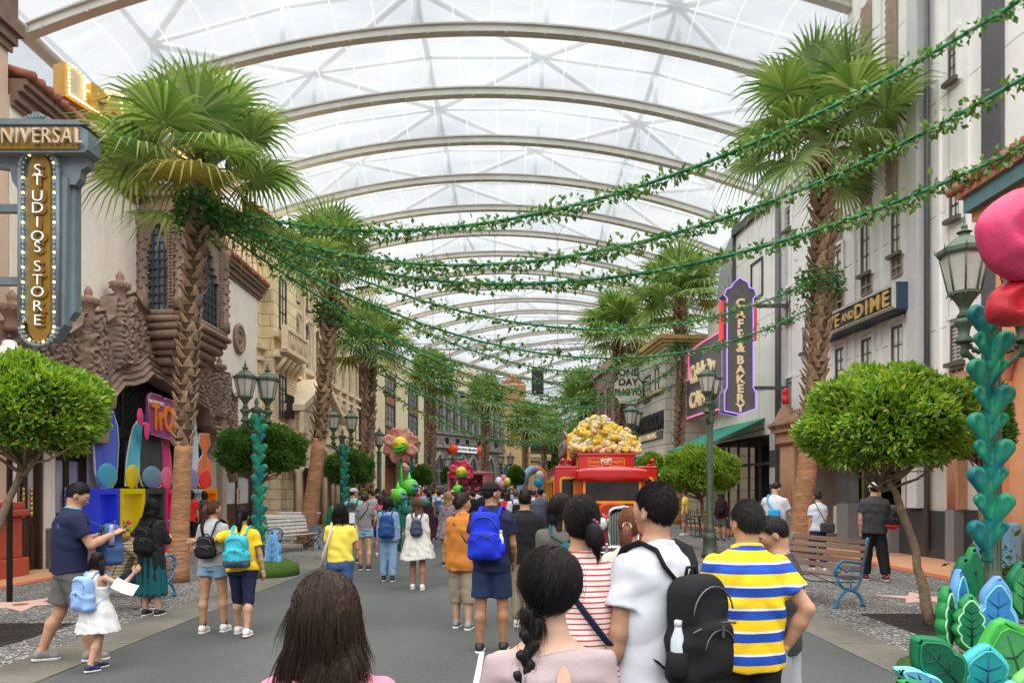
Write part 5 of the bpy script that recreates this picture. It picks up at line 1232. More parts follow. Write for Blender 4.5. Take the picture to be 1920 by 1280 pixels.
collar(P3(620,590,21.6),.30,350,.11,'coil of garland round the second left palm',4)
def bulbs(par,P_,r_,ms):
 """up to 100 bulbs as parts, any further ones as one part"""
 me={}
 for i,p in enumerate(P_[:100]):
  m=ms[i]
  if m.name not in me:b=MB();b.ball((0,0,0),r_,8,6);o=b.build('bulb',m,par);me[m.name]=o.data
  else:o=bpy.data.objects.new('bulb',me[m.name]);COL.objects.link(o);o.parent=par
  o.location=p
 if len(P_)>100:
  b=MB()
  for p in P_[100:]:b.ball(p,r_,6,4)
  b.build('bulb_row',ms[0],par)['kind']='stuff'
  # ================================================================ lamp posts, benches, decorations
M_lampg=mat('lamp_green_paint',(.065,.10,.065),rough=.5,var=.18,vscale=8,spec=.5,var2=.1)
M_lampglass=mat('frosted_lamp_glass',(.50,.50,.46),rough=.25,var=.15,vscale=4,spec=.6)
M_bulbw=mat('white_bulb',(.8,.8,.76),rough=.3)
def lantern(par,x,y,z,s=1):
 """hexagonal lantern on a flared neck; z = foot of the neck"""
 b=MB();b.lathe([(.05*s,0),(.10*s,.03*s),(.06*s,.10*s),(.07*s,.16*s),(.13*s,.26*s),(.19*s,.33*s),(.20*s,.36*s)],(x,y,z),14)
 zb,zt=z+.36*s,z+.92*s;n=8
 for k in range(n):
  a=2*math.pi*(k+.5)/n;p0=Vector((x+.20*s*math.cos(a),y+.20*s*math.sin(a),zb));p1=Vector((x+.32*s*math.cos(a),y+.32*s*math.sin(a),zt));b.tube([p0,p1],.013*s,5)
  o_=Vector((math.cos(a),math.sin(a),0));b.tube([p1,p1+o_*.05*s+Vector((0,0,.05*s)),p1+o_*.06*s+Vector((0,0,.13*s))],[.015*s,.012*s,.004*s],5)
  b.tube([p0,p0+o_*.03*s-Vector((0,0,.06*s))],[.014*s,.004*s],5)
 b.lathe([(.215*s,0),(.215*s,.04*s),(.19*s,.045*s)],(x,y,zb-.02*s),n,smooth=False,ph=math.pi/8)
 b.lathe([(.335*s,0),(.355*s,.03*s),(.355*s,.09*s),(.31*s,.10*s),(.20*s,.20*s),(.10*s,.28*s),(.07*s,.29*s),(.07*s,.32*s),(.11*s,.34*s),(.04*s,.38*s),(.045*s,.43*s),(.02*s,.47*s),(.006*s,.60*s)],(x,y,zt-.02*s),n,smooth=False,ph=math.pi/8)
 o=b.build('lantern',M_lampg,par)
 g=MB();g.lathe([(.185*s,0),(.30*s,.54*s)],(x,y,zb+.01*s),n,smooth=False,ph=math.pi/8);g.build('lamp_glass',M_lampglass,o)
 return o
def lamp(x,y,ztop,label,ang=0,double=True,s=1,grp='green cast iron street lamps',sep=.36,ls=None):
 o=empty('street_lamp',(x,y,0),ang,label,'street lamp',grp)
 ls=ls or .66*s;zp=ztop-1.52*ls
 b=MB();b.lathe([(.20*s,0),(.20*s,.12*s),(.17*s,.15*s),(.16*s,.45*s),(.18*s,.48*s),(.13*s,.58*s),(.10*s,.64*s),(.125*s,.68*s),(.085*s,.75*s),(.078*s,zp-.6),(.09*s,zp-.55),(.075*s,zp-.5),(.11*s,zp-.46),(.085*s,zp-.4),(.085*s,zp-.05),(.13*s,zp),(.06*s,zp+.05)],(0,0,0),18)
 for k in range(12):a=k*math.pi/6;b.tube([(.079*s*math.cos(a),.079*s*math.sin(a),.8),(.076*s*math.cos(a),.076*s*math.sin(a),zp-.62)],.008*s,4)
 b.build('post',M_lampg,o)
 if double:
  b=MB();sp=sep*s
  for sg in(-1,1):
   b.tube([(sg*.05*s,0,zp-.42),(sg*sp*.5,0,zp-.5),(sg*sp*.95,0,zp-.36),(sg*sp,0,zp-.1)],[.03*s,.035*s,.035*s,.04*s],8)
   b.lathe([(.09*s,-.26),(.1*s,-.24),(.05*s,-.18),(.065*s,-.1),(.1*s,-.06),(.105*s,-.02),(.07*s,0)],(sg*sp,0,zp),12);b.lathe([(.02*s,-.42),(.05*s,-.36),(.03*s,-.30),(.06*s,-.26)],(sg*sp,0,zp),10)
   for k in range(5):b.ball((sg*sp*(.2+.15*k),0,zp-.33+.03*math.sin(k*2)),.035*s,6,4)
  b.box(-sp,sp,-.03*s,.03*s,zp-.06,zp-.02);b.lathe([(.05*s,0),(.06*s,.05),(.03*s,.1),(.05*s,.16),(.01*s,.26)],(0,0,zp-.02),10)
  b.build('arm_bracket',M_lampg,o)
  for sg in(-1,1):lantern(o,sg*sp,0,zp,ls)
 else:lantern(o,0,0,zp+.04,ls)
 return o
def vine_mat():
 m,nt,b=_bsdf('glossy_green_foam');N,L=nt.nodes,nt.links;b.inputs['Roughness'].default_value=.42;b.inputs['Specular IOR Level'].default_value=.35
 tc=N.new('ShaderNodeTexCoord');n=N.new('ShaderNodeTexNoise');n.inputs['Scale'].default_value=4.5;n.inputs['Detail'].default_value=3;L.new(tc.outputs['Object'],n.inputs['Vector'])
 r=N.new('ShaderNodeValToRGB');e=r.color_ramp.elements;e[0].position=.35;e[0].color=(.02,.27,.13,1);e[1].position=.62;e[1].color=(.006,.13,.15,1)
 L.new(n.outputs['Fac'],r.inputs[0]);L.new(r.outputs[0],b.inputs['Base Color']);return m
M_vine=vine_mat()
def vine(x,y,z0,z1,s,label,seed,h=.012,facing=0):
 rnd=random.Random(seed);n=int((z1-z0)/(.235*s))
 def fn(X,Y,Z):
  d=cone(X,Y,Z,(0,0,z0),(0,0,z1),.045*s,.04*s)
  for i in range(n):
   z=z0+(i+.2)*(z1-z0)/n;sg=1 if i%2 else-1;yo=-.05*s
   for(a,q,g)in((sg,0,1.22),(-sg*.8,.8,.78)):
    zz=z+q*.13*s;k=cone(X,Y,Z,(a*.01,yo*.6,zz-.03*s),(a*.12*s,yo,zz+.19*s*g),.022*s,.068*s*g)
    dent=ell(X,Y,Z,(a*.115*s,yo-.075*s*g,zz+.17*s*g),(.034*s*g,.045*s,.085*s*g));k=smax(k,-dent,.022*s)
    d=smin(d,k,.012*s)
  return d
 vs,qs=sdf_arrays(fn,(-.26*s,-.18*s,z0-.02),(.26*s,.1*s,z1+.33*s),h)
 o=np_obj('leafy_column',vs,qs,M_vine);o.location=(x,y,0);o.rotation_euler=(0,0,facing)
 tag(o,label,'leaf decoration','moulded green leaf columns tied to lamp posts');return o
lamp(XP(1862,7.95),7.95,ZP(398,7.95),'tall double green lamp post at the right edge behind the pink flower',ang=R(-4),s=.95,sep=.31,ls=.74)
vine(XP(1842,7.7),7.6,.95,ZP(600,7.7),1.1,'glossy green leaf column tied to the lamp post at the right edge',1,facing=R(-12))
lamp(XP(1331,18.2),18.2,ZP(678,18.2),'slim double green lamp post beside the right ball tree and yellow striped shirt',ang=R(62),s=1.0,sep=.30)
lamp(XP(481,15.2),15.2,ZP(675,15.2),'double green lamp post before the theatre end, wrapped in a leaf column',ang=R(40),s=1.0,sep=.23)
vine(XP(489,15.0),14.95,.45,ZP(785,15.0),.85,'green leaf column on the nearest left lamp post',2,h=.016)
lamp(XP(642,24),24,ZP(765,24)+.1,'double green lamp post in front of the palace arcade',ang=R(45),s=1.0,sep=.33)
vine(XP(647,23.8),23.8,.5,ZP(838,23.8),.8,'green leaf column on the second left lamp post',3,h=.02)
lamp(XP(711,31.5),31.5,ZP(803,31.5)+.1,'green lamp post left of the large brown flower',ang=0,double=False,s=1.1)
lamp(XP(772,36),36,4.3,'green lamp post hidden behind the large brown flower',ang=R(60),s=1)
vine(XP(772,35.8),35.8,.5,ZP(867,35.8),.9,'green leaf column right of the large brown flower',4,h=.03)
lamp(XP(849,42),42,ZP(850,42)+.1,'lamp post behind the crimson flower',s=1.1,ang=R(20),sep=.3)
lamp(XP(948,50),50,ZP(850,50)+.2,'lamp post in front of the gothic building end',s=1.15,ang=R(20),sep=.3)
vine(XP(949,49.8),49.8,.5,ZP(872,49.8),1.1,'green leaf column on the lamp post by the distant ball tree',5,h=.04)
lamp(XP(1012,66),66,ZP(862,66)+.2,'far lamp post left of the red truck roof',s=1.2,double=False)
lamp(XP(1187,25.6),25.6,ZP(755,25.6)+.1,'green lamp post rising behind the popcorn heap',ang=R(70),s=1.12,sep=.36)
lamp(XP(1056,58),58,ZP(864,58)+.1,'far lamp post just above the truck roof',s=1.2,double=False)
# ---- benches
M_bblue=mat('blue_cast_iron',(.03,.19,.36),rough=.45,var=.15,vscale=12,spec=.5);M_slat=mat('weathered_bench_slat',(.20,.125,.09),rough=.65,var=.2,vscale=6,stretch=(.4,5,5),bump=.2,island=.15)
M_slatw=mat('white_bench_slat',(.55,.54,.5),rough=.6,var=.12,vscale=6)
def bench(x,y,rz,w_,label,slat):
 o=empty('park_bench',(x,y,0),rz,label,'bench','blue cast iron park benches')
 prof_seat=[(-.24,.44),(-.13,.43),(-.02,.415),(.09,.41)];
 seat=MB()
 for k,(yy,zz)in enumerate([(-.25,.435),(-.155,.43),(-.06,.422),(.035,.415)]):seat.cbox(-w_/2,w_/2,yy,yy+.082,zz,zz+.026,.006)
 seat.build('seat',slat,o)
 bk=MB()
 for k in range(5):
  z=.50+k*.095;yy=.13+k*.03;M=Matrix.Translation((0,yy,z))@Matrix.Rotation(R(-16),4,'X');bk.obox(M,-w_/2,w_/2,-.012,.012,0,.07)
 bk.build('backrest',slat,o)
 for sg in(-1,1):
  X=sg*(w_/2-.02);b=MB()
  def T(pts,r_):b.tube([(X,p,q)for p,q in pts],r_,7)
  def arcp(c,r0,a0,a1,n=10,ry=1):return[(c[0]+r0*math.cos(a0+(a1-a0)*k/n),c[1]+r0*ry*math.sin(a0+(a1-a0)*k/n))for k in range(n+1)]
  T(arcp((-.05,.0),.24,math.pi,0,14,1.02),[.026]+[.022]*13+[.026])
  T([(-.34,.012),(-.27,.02),(-.24,.05)],[.012,.024,.024]);T([(.24,.012),(.17,.03),(.19,.06)],[.012,.024,.022])
  T([(-.05,.245),(-.16,.28),(-.24,.36),(-.27,.45)],.02);T([(-.05,.245),(.08,.27),(.15,.36),(.17,.48),(.2,.62),(.25,.80),(.27,.93),(.29,.97)],[.02]*5+[.022,.028,.018])
  T([(-.27,.45),(-.1,.40),(.1,.40),(.16,.42)],.018)
  T([(-.27,.45),(-.31,.50),(-.27,.60),(-.17,.655),(-.02,.64),(.1,.62),(.19,.62)],[.022,.026,.022,.02,.018,.018,.018])
  T(arcp((-.24,.535),.04,0,5.5,10),.012);T([(-.2,.57),(-.1,.5),(.02,.52),(.12,.5)],.012);T(arcp((.0,.54),.035,0,6,10),.01)
  T([(-.02,.4),(-.02,.25)],.01)
  b.build('cast_iron_end',M_bblue,o)
 b=MB();b.tube([(-w_/2,.05,.35),(0,.0,.28),(w_/2,.05,.35)],.008,5);b.tube([(-w_/2+.02,-.05,.245),(0,-.05,.4),(w_/2-.02,-.05,.245)],.007,5);b.build('tie_rod',iron,o)
 return o
bench(4.52,11.2,R(-70),1.55,'slatted brown bench with blue cast iron ends beside the big right palm',M_slat)
bench(XP(550,20.2),20.2,R(66),1.55,'white slatted bench with blue iron ends before the bare palm base on the left',M_slatw)
bench(XP(224,11.4),11.4,R(172),1.5,'blue-ended bench behind the left palm where a child in a plaid shirt sits',M_slat)
M_wstone=mat('white_moulded_stone',(.60,.58,.53),rough=.7,var=.08)
for i,(px,py,Y,lab)in enumerate([(532,985,21.5,'white moulded stone plinth with balusters behind the white bench'),(560,975,24.5,'second white stone plinth half behind the bare palm base')]):
 x=XP(px,Y);b=MB();b.cbox(-.65,.65,-.3,.3,.82,.92,.02);b.cbox(-.6,.6,-.25,.25,.76,.82,.01);b.cbox(-.6,.6,-.25,.25,0,.1,.01)
 for k in range(5):b.lathe([(.09,.1),(.05,.2),(.1,.4),(.05,.62),(.08,.76)],(-.48+k*.24,0,0),10)
 o=b.build('stone_plinth',M_wstone);o.location=(x,Y,0);tag(o,lab,'plinth','white stone plinths by the arcade')
 # ---- painted foam leaf cut-outs
def foam(name,c):return mat('foam_'+name,c,rough=.45,var=.2,vscale=7,var2=.14,v2scale=2,bump=.2,bscale=35,spec=.3,detail=8)
def leafoutline(w_,h,lobes,depth=.22,n=90,tip=.5):
 pts=[]
 for sgn in(1,-1):
  rg=range(n+1)if sgn==1 else range(n-1,0,-1)
  for k in rg:
   t=k/n;base=math.sin(math.pi*min(1,t*.97+.015))**.62*(1-.35*(t-.4));lob=1-depth+depth*abs(math.sin(t*math.pi*lobes));pts.append((sgn*w_/2*base*lob,h*t))
 return pts
def puff(pts,T,cuts=3):
 """outline -> cushion-edged slab: verts, faces"""
 n=len(pts);c=(sum(p[0]for p in pts)/n,sum(p[1]for p in pts)/n);vs=[];fs=[]
 rings=[(1-.0,-T*.3),(1,T*.3)]
 prof=[(.0,-.5),(.012,-.5),(.03,-.42),(.04,-.2),(.04,.2),(.03,.42),(.012,.5),(0,.5)]
 P=np.array(pts);nx=np.roll(P,-1,0)-np.roll(P,1,0);nn=np.stack([nx[:,1],-nx[:,0]],1);nn/=np.linalg.norm(nn,axis=1)[:,None]+1e-9
 if sum(P[i][0]*P[(i+1)%n][1]-P[(i+1)%n][0]*P[i][1]for i in range(n))<0:nn=-nn
 for o_,y in prof:
  Q=P+nn*(o_-.04)
  vs+=[(q[0],y*T,q[1])for q in Q]
 k=len(prof)
 fs=[(r_*n+i,r_*n+(i+1)%n,(r_+1)*n+(i+1)%n,(r_+1)*n+i)for r_ in range(k-1)for i in range(n)]
 return vs,fs,n,k
def cutleaf(x,y,z,rz,w_,h,lobes,cols,label,tilt=0,yaw=0,T=.09,name='foam_leaf',depth=.22,vein=True,grp='painted foam leaves'):
 o=empty(name,(x,y,z),0,label,'leaf decoration',grp,rot=(yaw,tilt,rz))
 pts=leafoutline(w_,h,lobes,depth);vs,fs,n,k=puff(pts,T);b=MB();b.smooth=True;b.add(vs,fs,True)
 b.add([vs[i]for i in range(n)],[tuple(range(n))],False);b.add([vs[(k-1)*n+i]for i in range(n)],[tuple(range(n-1,-1,-1))],False)
 b.build('edge',cols[0],o)
 q=MB();sc=.80;pi=[(p[0]*sc,p[1]*sc+h*.09)for p in pts];q.prism(pi,-T*.5-.012,-T*.5);q.build('painted_face',cols[1],o)
 q=MB()
 q.tube([(p[0],-T*.5-.008,p[1])for p in pi]+[(pi[0][0],-T*.5-.008,pi[0][1])],.009,5);q.build('painted_outline',cols[2],o)
 if vein:
  q=MB();q.tube([(0,-T*.5-.013,h*.1),(0,-T*.5-.013,h*.82)],[.010,.004],5)
  for k_ in range(1,lobes+1):
   zz=h*(.14+.66*k_/(lobes+1))
   for sg in(-1,1):q.tube([(0,-T*.5-.013,zz),(sg*w_*.12,-T*.5-.013,zz+h*.05),(sg*w_*.24,-T*.5-.013,zz+h*.10)],[.007,.006,.002],4)
  q.build('vein',cols[3],o)
 return o
g_edge=foam('green',(.02,.23,.06));g_face=foam('deep_green',(.008,.17,.07));g_line=foam('mint_line',(.35,.68,.42));g_vein=foam('vein',(.006,.07,.05))
b_edge=foam('sky_blue',(.14,.33,.62));b_face=foam('blue',(.035,.20,.47));b_line=foam('aqua_line',(.16,.60,.68));b_vein=foam('blue_vein',(.01,.07,.20))
t_edge=foam('teal',(.05,.40,.42));t_face=foam('teal_face',(.01,.26,.26));d_edge=foam('forest',(.006,.14,.055));d_face=foam('forest_face',(.004,.085,.045))
l_edge=foam('bright_green',(.05,.37,.06));l_face=foam('leaf_green',(.05,.26,.08))
YL=5.6
def lf(px,py_base,py_top,wpx,Y,lobes,cols,label,rz=0,tilt=0,yaw=0,depth=.22,T=.10):
 h=(py_base-py_top)*Y/FP;return cutleaf(XP(px,Y),Y,ZP(py_base,Y),rz,wpx*Y/FP,h,lobes,cols,label,tilt,yaw,depth=depth,T=T)
lf(1772,1218,1098,40,6.6,4,(g_edge,g_face,g_line,g_vein),'narrow green foam leaf with mint outline, leftmost upright one of the cluster',rz=R(25))
lf(1816,1222,1112,62,6.5,4,(g_edge,g_face,g_line,g_vein),'green foam leaf with mint outline, second upright one of the cluster',rz=R(-8))
lf(1796,1190,1066,36,7.0,2,(b_edge,b_face,b_line,b_vein),'slim pale blue foam leaf behind the two mint outlined ones',rz=R(15))
lf(1860,1240,1078,82,6.8,3,(b_edge,b_face,b_line,b_vein),'large blue foam leaf with aqua outline in the right cluster',rz=R(-10),tilt=R(3))
lf(1805,1150,1042,46,7.3,1,(d_edge,g_face,g_face,g_vein),'plain dark green rounded foam leaf under the leaf column',depth=.02)
lf(1822,1120,1024,36,7.5,1,(g_edge,g_face,g_face,g_vein),'small plain green foam leaf at the foot of the lamp post',depth=.02)
lf(1800,1290,1160,96,5.3,2,(d_edge,d_face,g_face,g_vein),'dark green foam leaf leaning over the pavement to the left',tilt=R(-42))
lf(1838,1320,1205,110,5.4,2,(t_edge,t_face,t_edge,b_vein),'teal foam leaf low in the front of the right cluster',tilt=R(4))
lf(1775,1300,1190,44,5.2,2,(b_line,b_edge,b_line,b_vein),'pale blue foam leaf lying almost flat at the cluster front',tilt=R(-64))
lf(1765,1300,1215,28,5.1,1,(g_edge,g_face,g_face,g_vein),'narrow green foam leaf lying flat below the pale blue one',tilt=R(-74),depth=.02)
lf(1925,1330,1150,150,5.6,2,(l_edge,l_face,l_edge,g_vein),'very large bright green foam leaf at the right frame edge',tilt=R(-18))
lf(1912,1160,1052,60,6.9,2,(d_edge,l_face,g_face,g_vein),'dark lobed foam leaf at the right edge behind the bright one',depth=.3)
lf(1915,1345,1245,70,4.9,2,(foam('lime',(.16,.45,.12)),l_edge,l_edge,g_vein),'lime foam leaf in the bottom right corner',tilt=R(12))
lf(1905,1345,1275,60,4.6,2,(b_line,b_edge,b_line,b_vein),'pale blue foam leaf poking up at the bottom right corner',tilt=R(-8))
b=MB();b.lathe([(.82,0),(.82,.05),(.6,.1),(.0,.13)],(XP(1885,6.5),6.55,0),26);o=b.build('turf_mound',mat('artificial_turf',(.05,.12,.015),rough=.95,var=.3,vscale=60,bump=.8,bscale=160));tag(o,'low green turf mound carrying the foam leaves at the right','turf mound')
lf(512,1085,992,34,14.2,4,(b_edge,b_edge,b_line,b_face),'pale blue foam leaf standing beside the white bench',T=.14)
lf(1000,1,1,1,14,1,(b_edge,)*4,'x')if False else None
b=MB();b.lathe([(.62,0),(.6,.2),(.4,.3),(0,.33)],(XP(500,14.4),14.4,0),22);o=b.build('turf_mound',mat('artificial_turf',(0,0,0)));tag(o,'small green turf mound at the foot of the nearest left lamp post','turf mound')
lf(622,1010,948,26,20.5,3,(g_edge,g_face,g_edge,g_vein),'round lobed green foam bush behind the woman in the yellow shirt',T=.3,depth=.15)
lf(760,990,940,18,21,3,(t_edge,t_face,t_edge,g_vein),'teal foam bush among the crowd below the large brown flower',T=.3)
V,Fq=leafcloud(None,np.random.RandomState(4).normal(0,1,(700,3))*np.array([.16,.16,.2])+np.array([0,0,.55]),np.random.RandomState(5).normal(0,1,(700,3)),.09,5)
o=empty('shrub',(XP(1878,8.6),8.6,0),0,'small dark leafy shrub behind the foam leaves at the right lamp foot','shrub');np_obj('foliage',V,Fq,M_topi_in,o,smooth=False)
b=MB();b.tube([(0,0,0),(.02,0,.5)],.02,5);b.build('stem',M_twig,o)
# ---- giant pink glitter flower at the right
def glitter(name,c):
 m,nt,b=_bsdf(name);N,L=nt.nodes,nt.links;b.inputs['Roughness'].default_value=.42;b.inputs['Base Color'].default_value=tuple(c)+(1,)
 tc=N.new('ShaderNodeTexCoord');v=N.new('ShaderNodeTexVoronoi');v.inputs['Scale'].default_value=150;L.new(tc.outputs['Object'],v.inputs['Vector'])
 sh=N.new('ShaderNodeSeparateColor');L.new(v.outputs['Color'],sh.inputs[0]);mr=N.new('ShaderNodeMapRange');mr.inputs[1].default_value=.5;mr.inputs[3].default_value=.5;mr.inputs[4].default_value=.12
 L.new(sh.outputs[0],mr.inputs[0]);L.new(mr.outputs[0],b.inputs['Roughness']);b.inputs['Metallic'].default_value=.15
 bp=N.new('ShaderNodeBump');bp.inputs['Strength'].default_value=.8;bp.inputs['Distance'].default_value=.01;L.new(sh.outputs[1],bp.inputs['Height']);L.new(bp.outputs[0],b.inputs['Normal'])
 n=N.new('ShaderNodeTexNoise');n.inputs['Scale'].default_value=5;L.new(tc.outputs['Object'],n.inputs['Vector']);r=N.new('ShaderNodeValToRGB')
 r.color_ramp.elements[0].position=.3;r.color_ramp.elements[0].color=tuple(np.array(c)*.6)+(1,);r.color_ramp.elements[1].position=.7;r.color_ramp.elements[1].color=tuple(np.minimum(np.array(c)*1.15,1))+(1,)
 L.new(n.outputs['Fac'],r.inputs[0]);L.new(r.outputs[0],b.inputs['Base Color']);return m
M_gpink=glitter('pink_glitter',(.72,.045,.16));M_gred=glitter('red_glitter',(.55,.012,.03))
YF=6.6;fcx,fcz=XP(2040,YF),ZP(500,YF)
o=empty('giant_flower',(fcx,YF,0),0,'giant glittering pink and red petalled flower cut by the right edge','flower decoration')
def petal(par,ang,dist,rx,rz,m,thick=.13,zc=0,y=0,name='petal',dent=True):
 def fn(X,Y,Z):
  f=1+.02*np.sin(X*9+2)*np.sin(Z*7+1);d=ell(X*f,Y,Z*f,(0,0,0),(rx,thick,rz))+.005*np.sin(14*X/rx*.4+np.sin(6*Z/rz));return smax(d,-ell(X,Y,Z,(0,-thick*1.3,0),(rx*.55,thick*.75,rz*.6)),.05)if dent else d
 vs,qs=sdf_arrays(fn,(-rx,-thick,-rz),(rx,thick,rz),max(.012,rx/22))
 p=np_obj(name,vs,qs,m,par);p.location=(math.cos(ang)*dist,y,zc+math.sin(ang)*dist);p.rotation_euler=(0,math.pi/2-ang,0);return p
petal(o,R(154),.62,.40,.42,M_gpink,.24,fcz,0)
petal(o,R(206),.60,.21,.30,M_gred,.18,fcz-.02,.12)
for a in(98,40,340,285):petal(o,R(a),.62,.38,.42,M_gpink if a!=340 else M_gred,.18,fcz+.0,0)
b=MB();b.ball((0,-.12,fcz),.34,20,14);b.build('centre',mat('yellow_foam',(.7,.6,.03),rough=.4,var=.1),o)
b=MB();b.tube([(0,.1,0),(.03,.1,1.5),(0,.1,fcz)],.06,10);b.build('stem',mat('green_stem',(.03,.42,.05),rough=.4),o)
# ---- smiling foam flowers over the crowd
def flower(px,py,Y,rp,label,cp,seed,stem=True,tilt=0):
 z=ZP(py,Y);o=empty('giant_flower',(XP(px,Y),Y,0),0,label,'flower decoration')
 for k in range(8):
  a=2*math.pi*k/8+.4;petal(o,a,rp*.60,rp*.30,rp*.40,cp[k%len(cp)],rp*.14,z,.06 if k%2 else .12)
 for k in range(8):petal(o,2*math.pi*k/8+.8,rp*.55,rp*.28,rp*.34,cp[(k+1)%len(cp)],rp*.1,z,.26)
 b=MB();b.ball((.03,-.12,z),rp*.42,24,16);b.build('centre',mat('yellow_foam',(.7,.6,.03)),o)
 b=MB();rr=rp*.43
 for dz in(-.18,-.32):b.tube([(.03+rr*math.sin(t)*.98,-.12-rr*math.cos(t)*.93,z+rp*dz*(1-.35*(t/1.0)**2)+rp*.10*t)for t in np.linspace(-.95,1.15,14)],[rp*.02]+[rp*.055]*12+[rp*.02],8)
 b.build('lips',mat('green_lips',(.03,.42,.04),rough=.35),o)
 b=MB()
 for s_ in(-.18,.22):b.tube([(.03+rp*s_+rp*.09*math.cos(t),-.12-math.sqrt(max(.01,(rr)**2-(rp*s_+rp*.09*math.cos(t))**2-(rp*.05)**2))-.005,z+rp*.08-rp*.06*math.sin(t))for t in np.linspace(0,math.pi,8)],rp*.016,5)
 b.build('closed_eyes',iron,o)
 if stem:b=MB();b.tube([(-.05,.2,0),(.02,.2,z*.5),(0,.2,z)],rp*.09,12);b.build('stem',mat('green_stem',(.03,.42,.05)),o)
 return o
br1=mat('brown_petal',(.46,.19,.14),rough=.6,var=.25,vscale=5,bump=.2);br2=mat('salmon_petal',(.60,.29,.23),rough=.6,var=.2,vscale=5,bump=.2)
cr1=mat('crimson_petal',(.45,.015,.07),rough=.5,var=.25,vscale=5);cr2=mat('pink_petal',(.62,.05,.12),rough=.5,var=.2,vscale=5)
flower(750,834,25,36*25/FP,'large brown petalled flower with yellow face standing above the crowd',(br1,br2),1)
flower(864,885,33,25*33/FP,'crimson petalled flower with yellow face before the pink kiosk',(cr1,cr2),2)
M_pod=mat('lime_pod',(.10,.52,.04),rough=.35,var=.08);M_plip=mat('violet_blue_lips',(.09,.12,.55),rough=.35)
def pod(px,py,Y,r_,label):
 z=ZP(py,Y);o=empty('pod_plant',(XP(px,Y),Y,0),0,label,'plant decoration','lime pod plants with blue lips')
 b=MB();b.ball((0,0,z),(r_,r_,r_*.95),20,14);b.lathe([(r_*.5,r_*.8),(r_*.2,r_*1.1),(.005,r_*1.75)],(-r_*.1,0,z),10);b.build('pod',M_pod,o)
 b=MB()
 for dz in(.12,-.22):b.tube([(r_*(.45+.5*math.cos(t)),-r_*.80*math.cos((t-1.5)*.35)-.0,z+dz*r_+r_*.12*math.sin(t)*(1 if dz>0 else-1))for t in np.linspace(0,math.pi,10)],r_*.12,7)
 b.build('lips',M_plip,o)
 b=MB();b.tube([(0,0,0),(.04,.1,z*.5),(0,0,z-r_*.8)],.05,8)
 b.build('stem',mat('dark_stem',(.01,.14,.09),rough=.4),o)
 b=MB()
 for sg in(-1,1):b.ball((sg*.3,0,z-r_*1.9),(.28,.06,.13),12,8)
 b.build('leaf',mat('dark_stem',(0,0,0)),o)
pod(769,912,21,.24,'lime green pod with blue lips above the woman in the white dress')
pod(748,928,20,.22,'lime green pod with blue lips lower left beside the flower stem')
pod(858,918,30,.22,'lime green pod under the crimson flower')
# ---- display frames with tall coloured cut-outs in front of the theatre entrance
dsp=Fac((-9.25,16.0),(-9.3,24.0),'tmp','tmp');bpy.data.objects.remove(dsp.root)
fr_cols=[('blue',(.03,.06,.8),172,217),('yellow',(.75,.60,.0),218,265),('charcoal',(.05,.055,.06),266,303),('pink',(.75,.02,.18),304,330),('pale grey',(.42,.48,.52),345,374),('orange',(.85,.25,.0),375,402)]
ang_d=math.atan2(8,-.05)
labs=['','']
for nm,c,p0,p1 in fr_cols:
 x0,x1=dsp.s(p0),dsp.s(p1);w_=x1-x0;pos=dsp.p0+dsp.d*x0
 o=empty('showcase',(pos.x,pos.y,0),ang_d,'%s box frame showcase with a light tube in front of the theatre entrance'%nm,'display frame','coloured showcase frames')
 m=mat('frame_'+nm.replace(' ','_'),c,rough=.4,var=.04);b=MB();e=.13;D=.6;zt=1.68
 b.cbox(0,e,-.1,D,0,zt,.008);b.cbox(w_-e,w_,-.1,D,0,zt,.008);b.cbox(e,w_-e,-.1,D,zt-e,zt,.008);b.cbox(e,w_-e,-.1,D,0,.16,.008);b.cbox(e,w_-e,D-.05,D,.16,zt-e,.005)
 b.cbox(e,w_-e,-.08,D-.06,.55,.6,.004);b.build('frame',m,o)
 b=MB();b.tube([(w_*.62,D-.12,.62),(w_*.62,D-.12,zt-e-.02)],.022,8);b.build('light_tube',mat('tube_light',(.9,.9,.9),emit=(1,1,.95),es=2.2,var=0),o)
 b=MB();rd=random.Random(p0)
 for k in range(16):
  b.cur=k%4;b.ball((e+.08+rd.random()*(w_-2*e-.16),.05+rd.random()*.3,.66+rd.random()*.22),rd.uniform(.04,.085),8,6)
 b.build('toy_goods',[mat('goods_red',(0,0,0)),mat('goods_blue',(0,0,0)),mat('toy_pink',(.7,.1,.3)),mat('toy_teal',(.05,.4,.4))],o)
def plume(px,pyt,pyb,wpx,c,label,shape,edge=True,rake=0,base=None):
 """plain tapering coloured board standing on the frames"""
 x=dsp.s(px,.25);zb,zt=1.7,dsp.z(px,pyt,.25);H_=zt-zb;w_=(dsp.s(px+wpx/2,.25)-dsp.s(px-wpx/2,.25));pos=dsp.p0+dsp.d*x+dsp.n*.25
 o=empty('display_board',(pos.x,pos.y,zb),ang_d,label,'display board','tall coloured display boards')
 n=40;pts=[]
 for sg in(1,-1):
  for k in(range(n+1)if sg==1 else range(n-1,0,-1)):
   t=k/n;wd=np.interp(t,[q[0]for q in shape],[q[1]for q in shape]);pts.append((sg*w_/2*wd+rake*w_*t*t,H_*t))
 b=MB();b.prism([(p[0]*1.06+.0,p[1]*1.01)for p in pts],.0,.03);b.build('white_border',M_wht,o)
 b=MB();b.prism([(p[0]*.98,p[1]*.985+.02)for p in pts],-.006,.0);b.build('coloured_face',mat('board_'+str(px),c,rough=.55,var=.22,vscale=9,stretch=(1,1,.08)),o)
 if base:b=MB();b.ball((0,-.02,.28),(w_*.42,.05,.30),20,12);b.build('rounded_base',mat('board_base_'+str(px),base,rough=.5,var=.06),o)
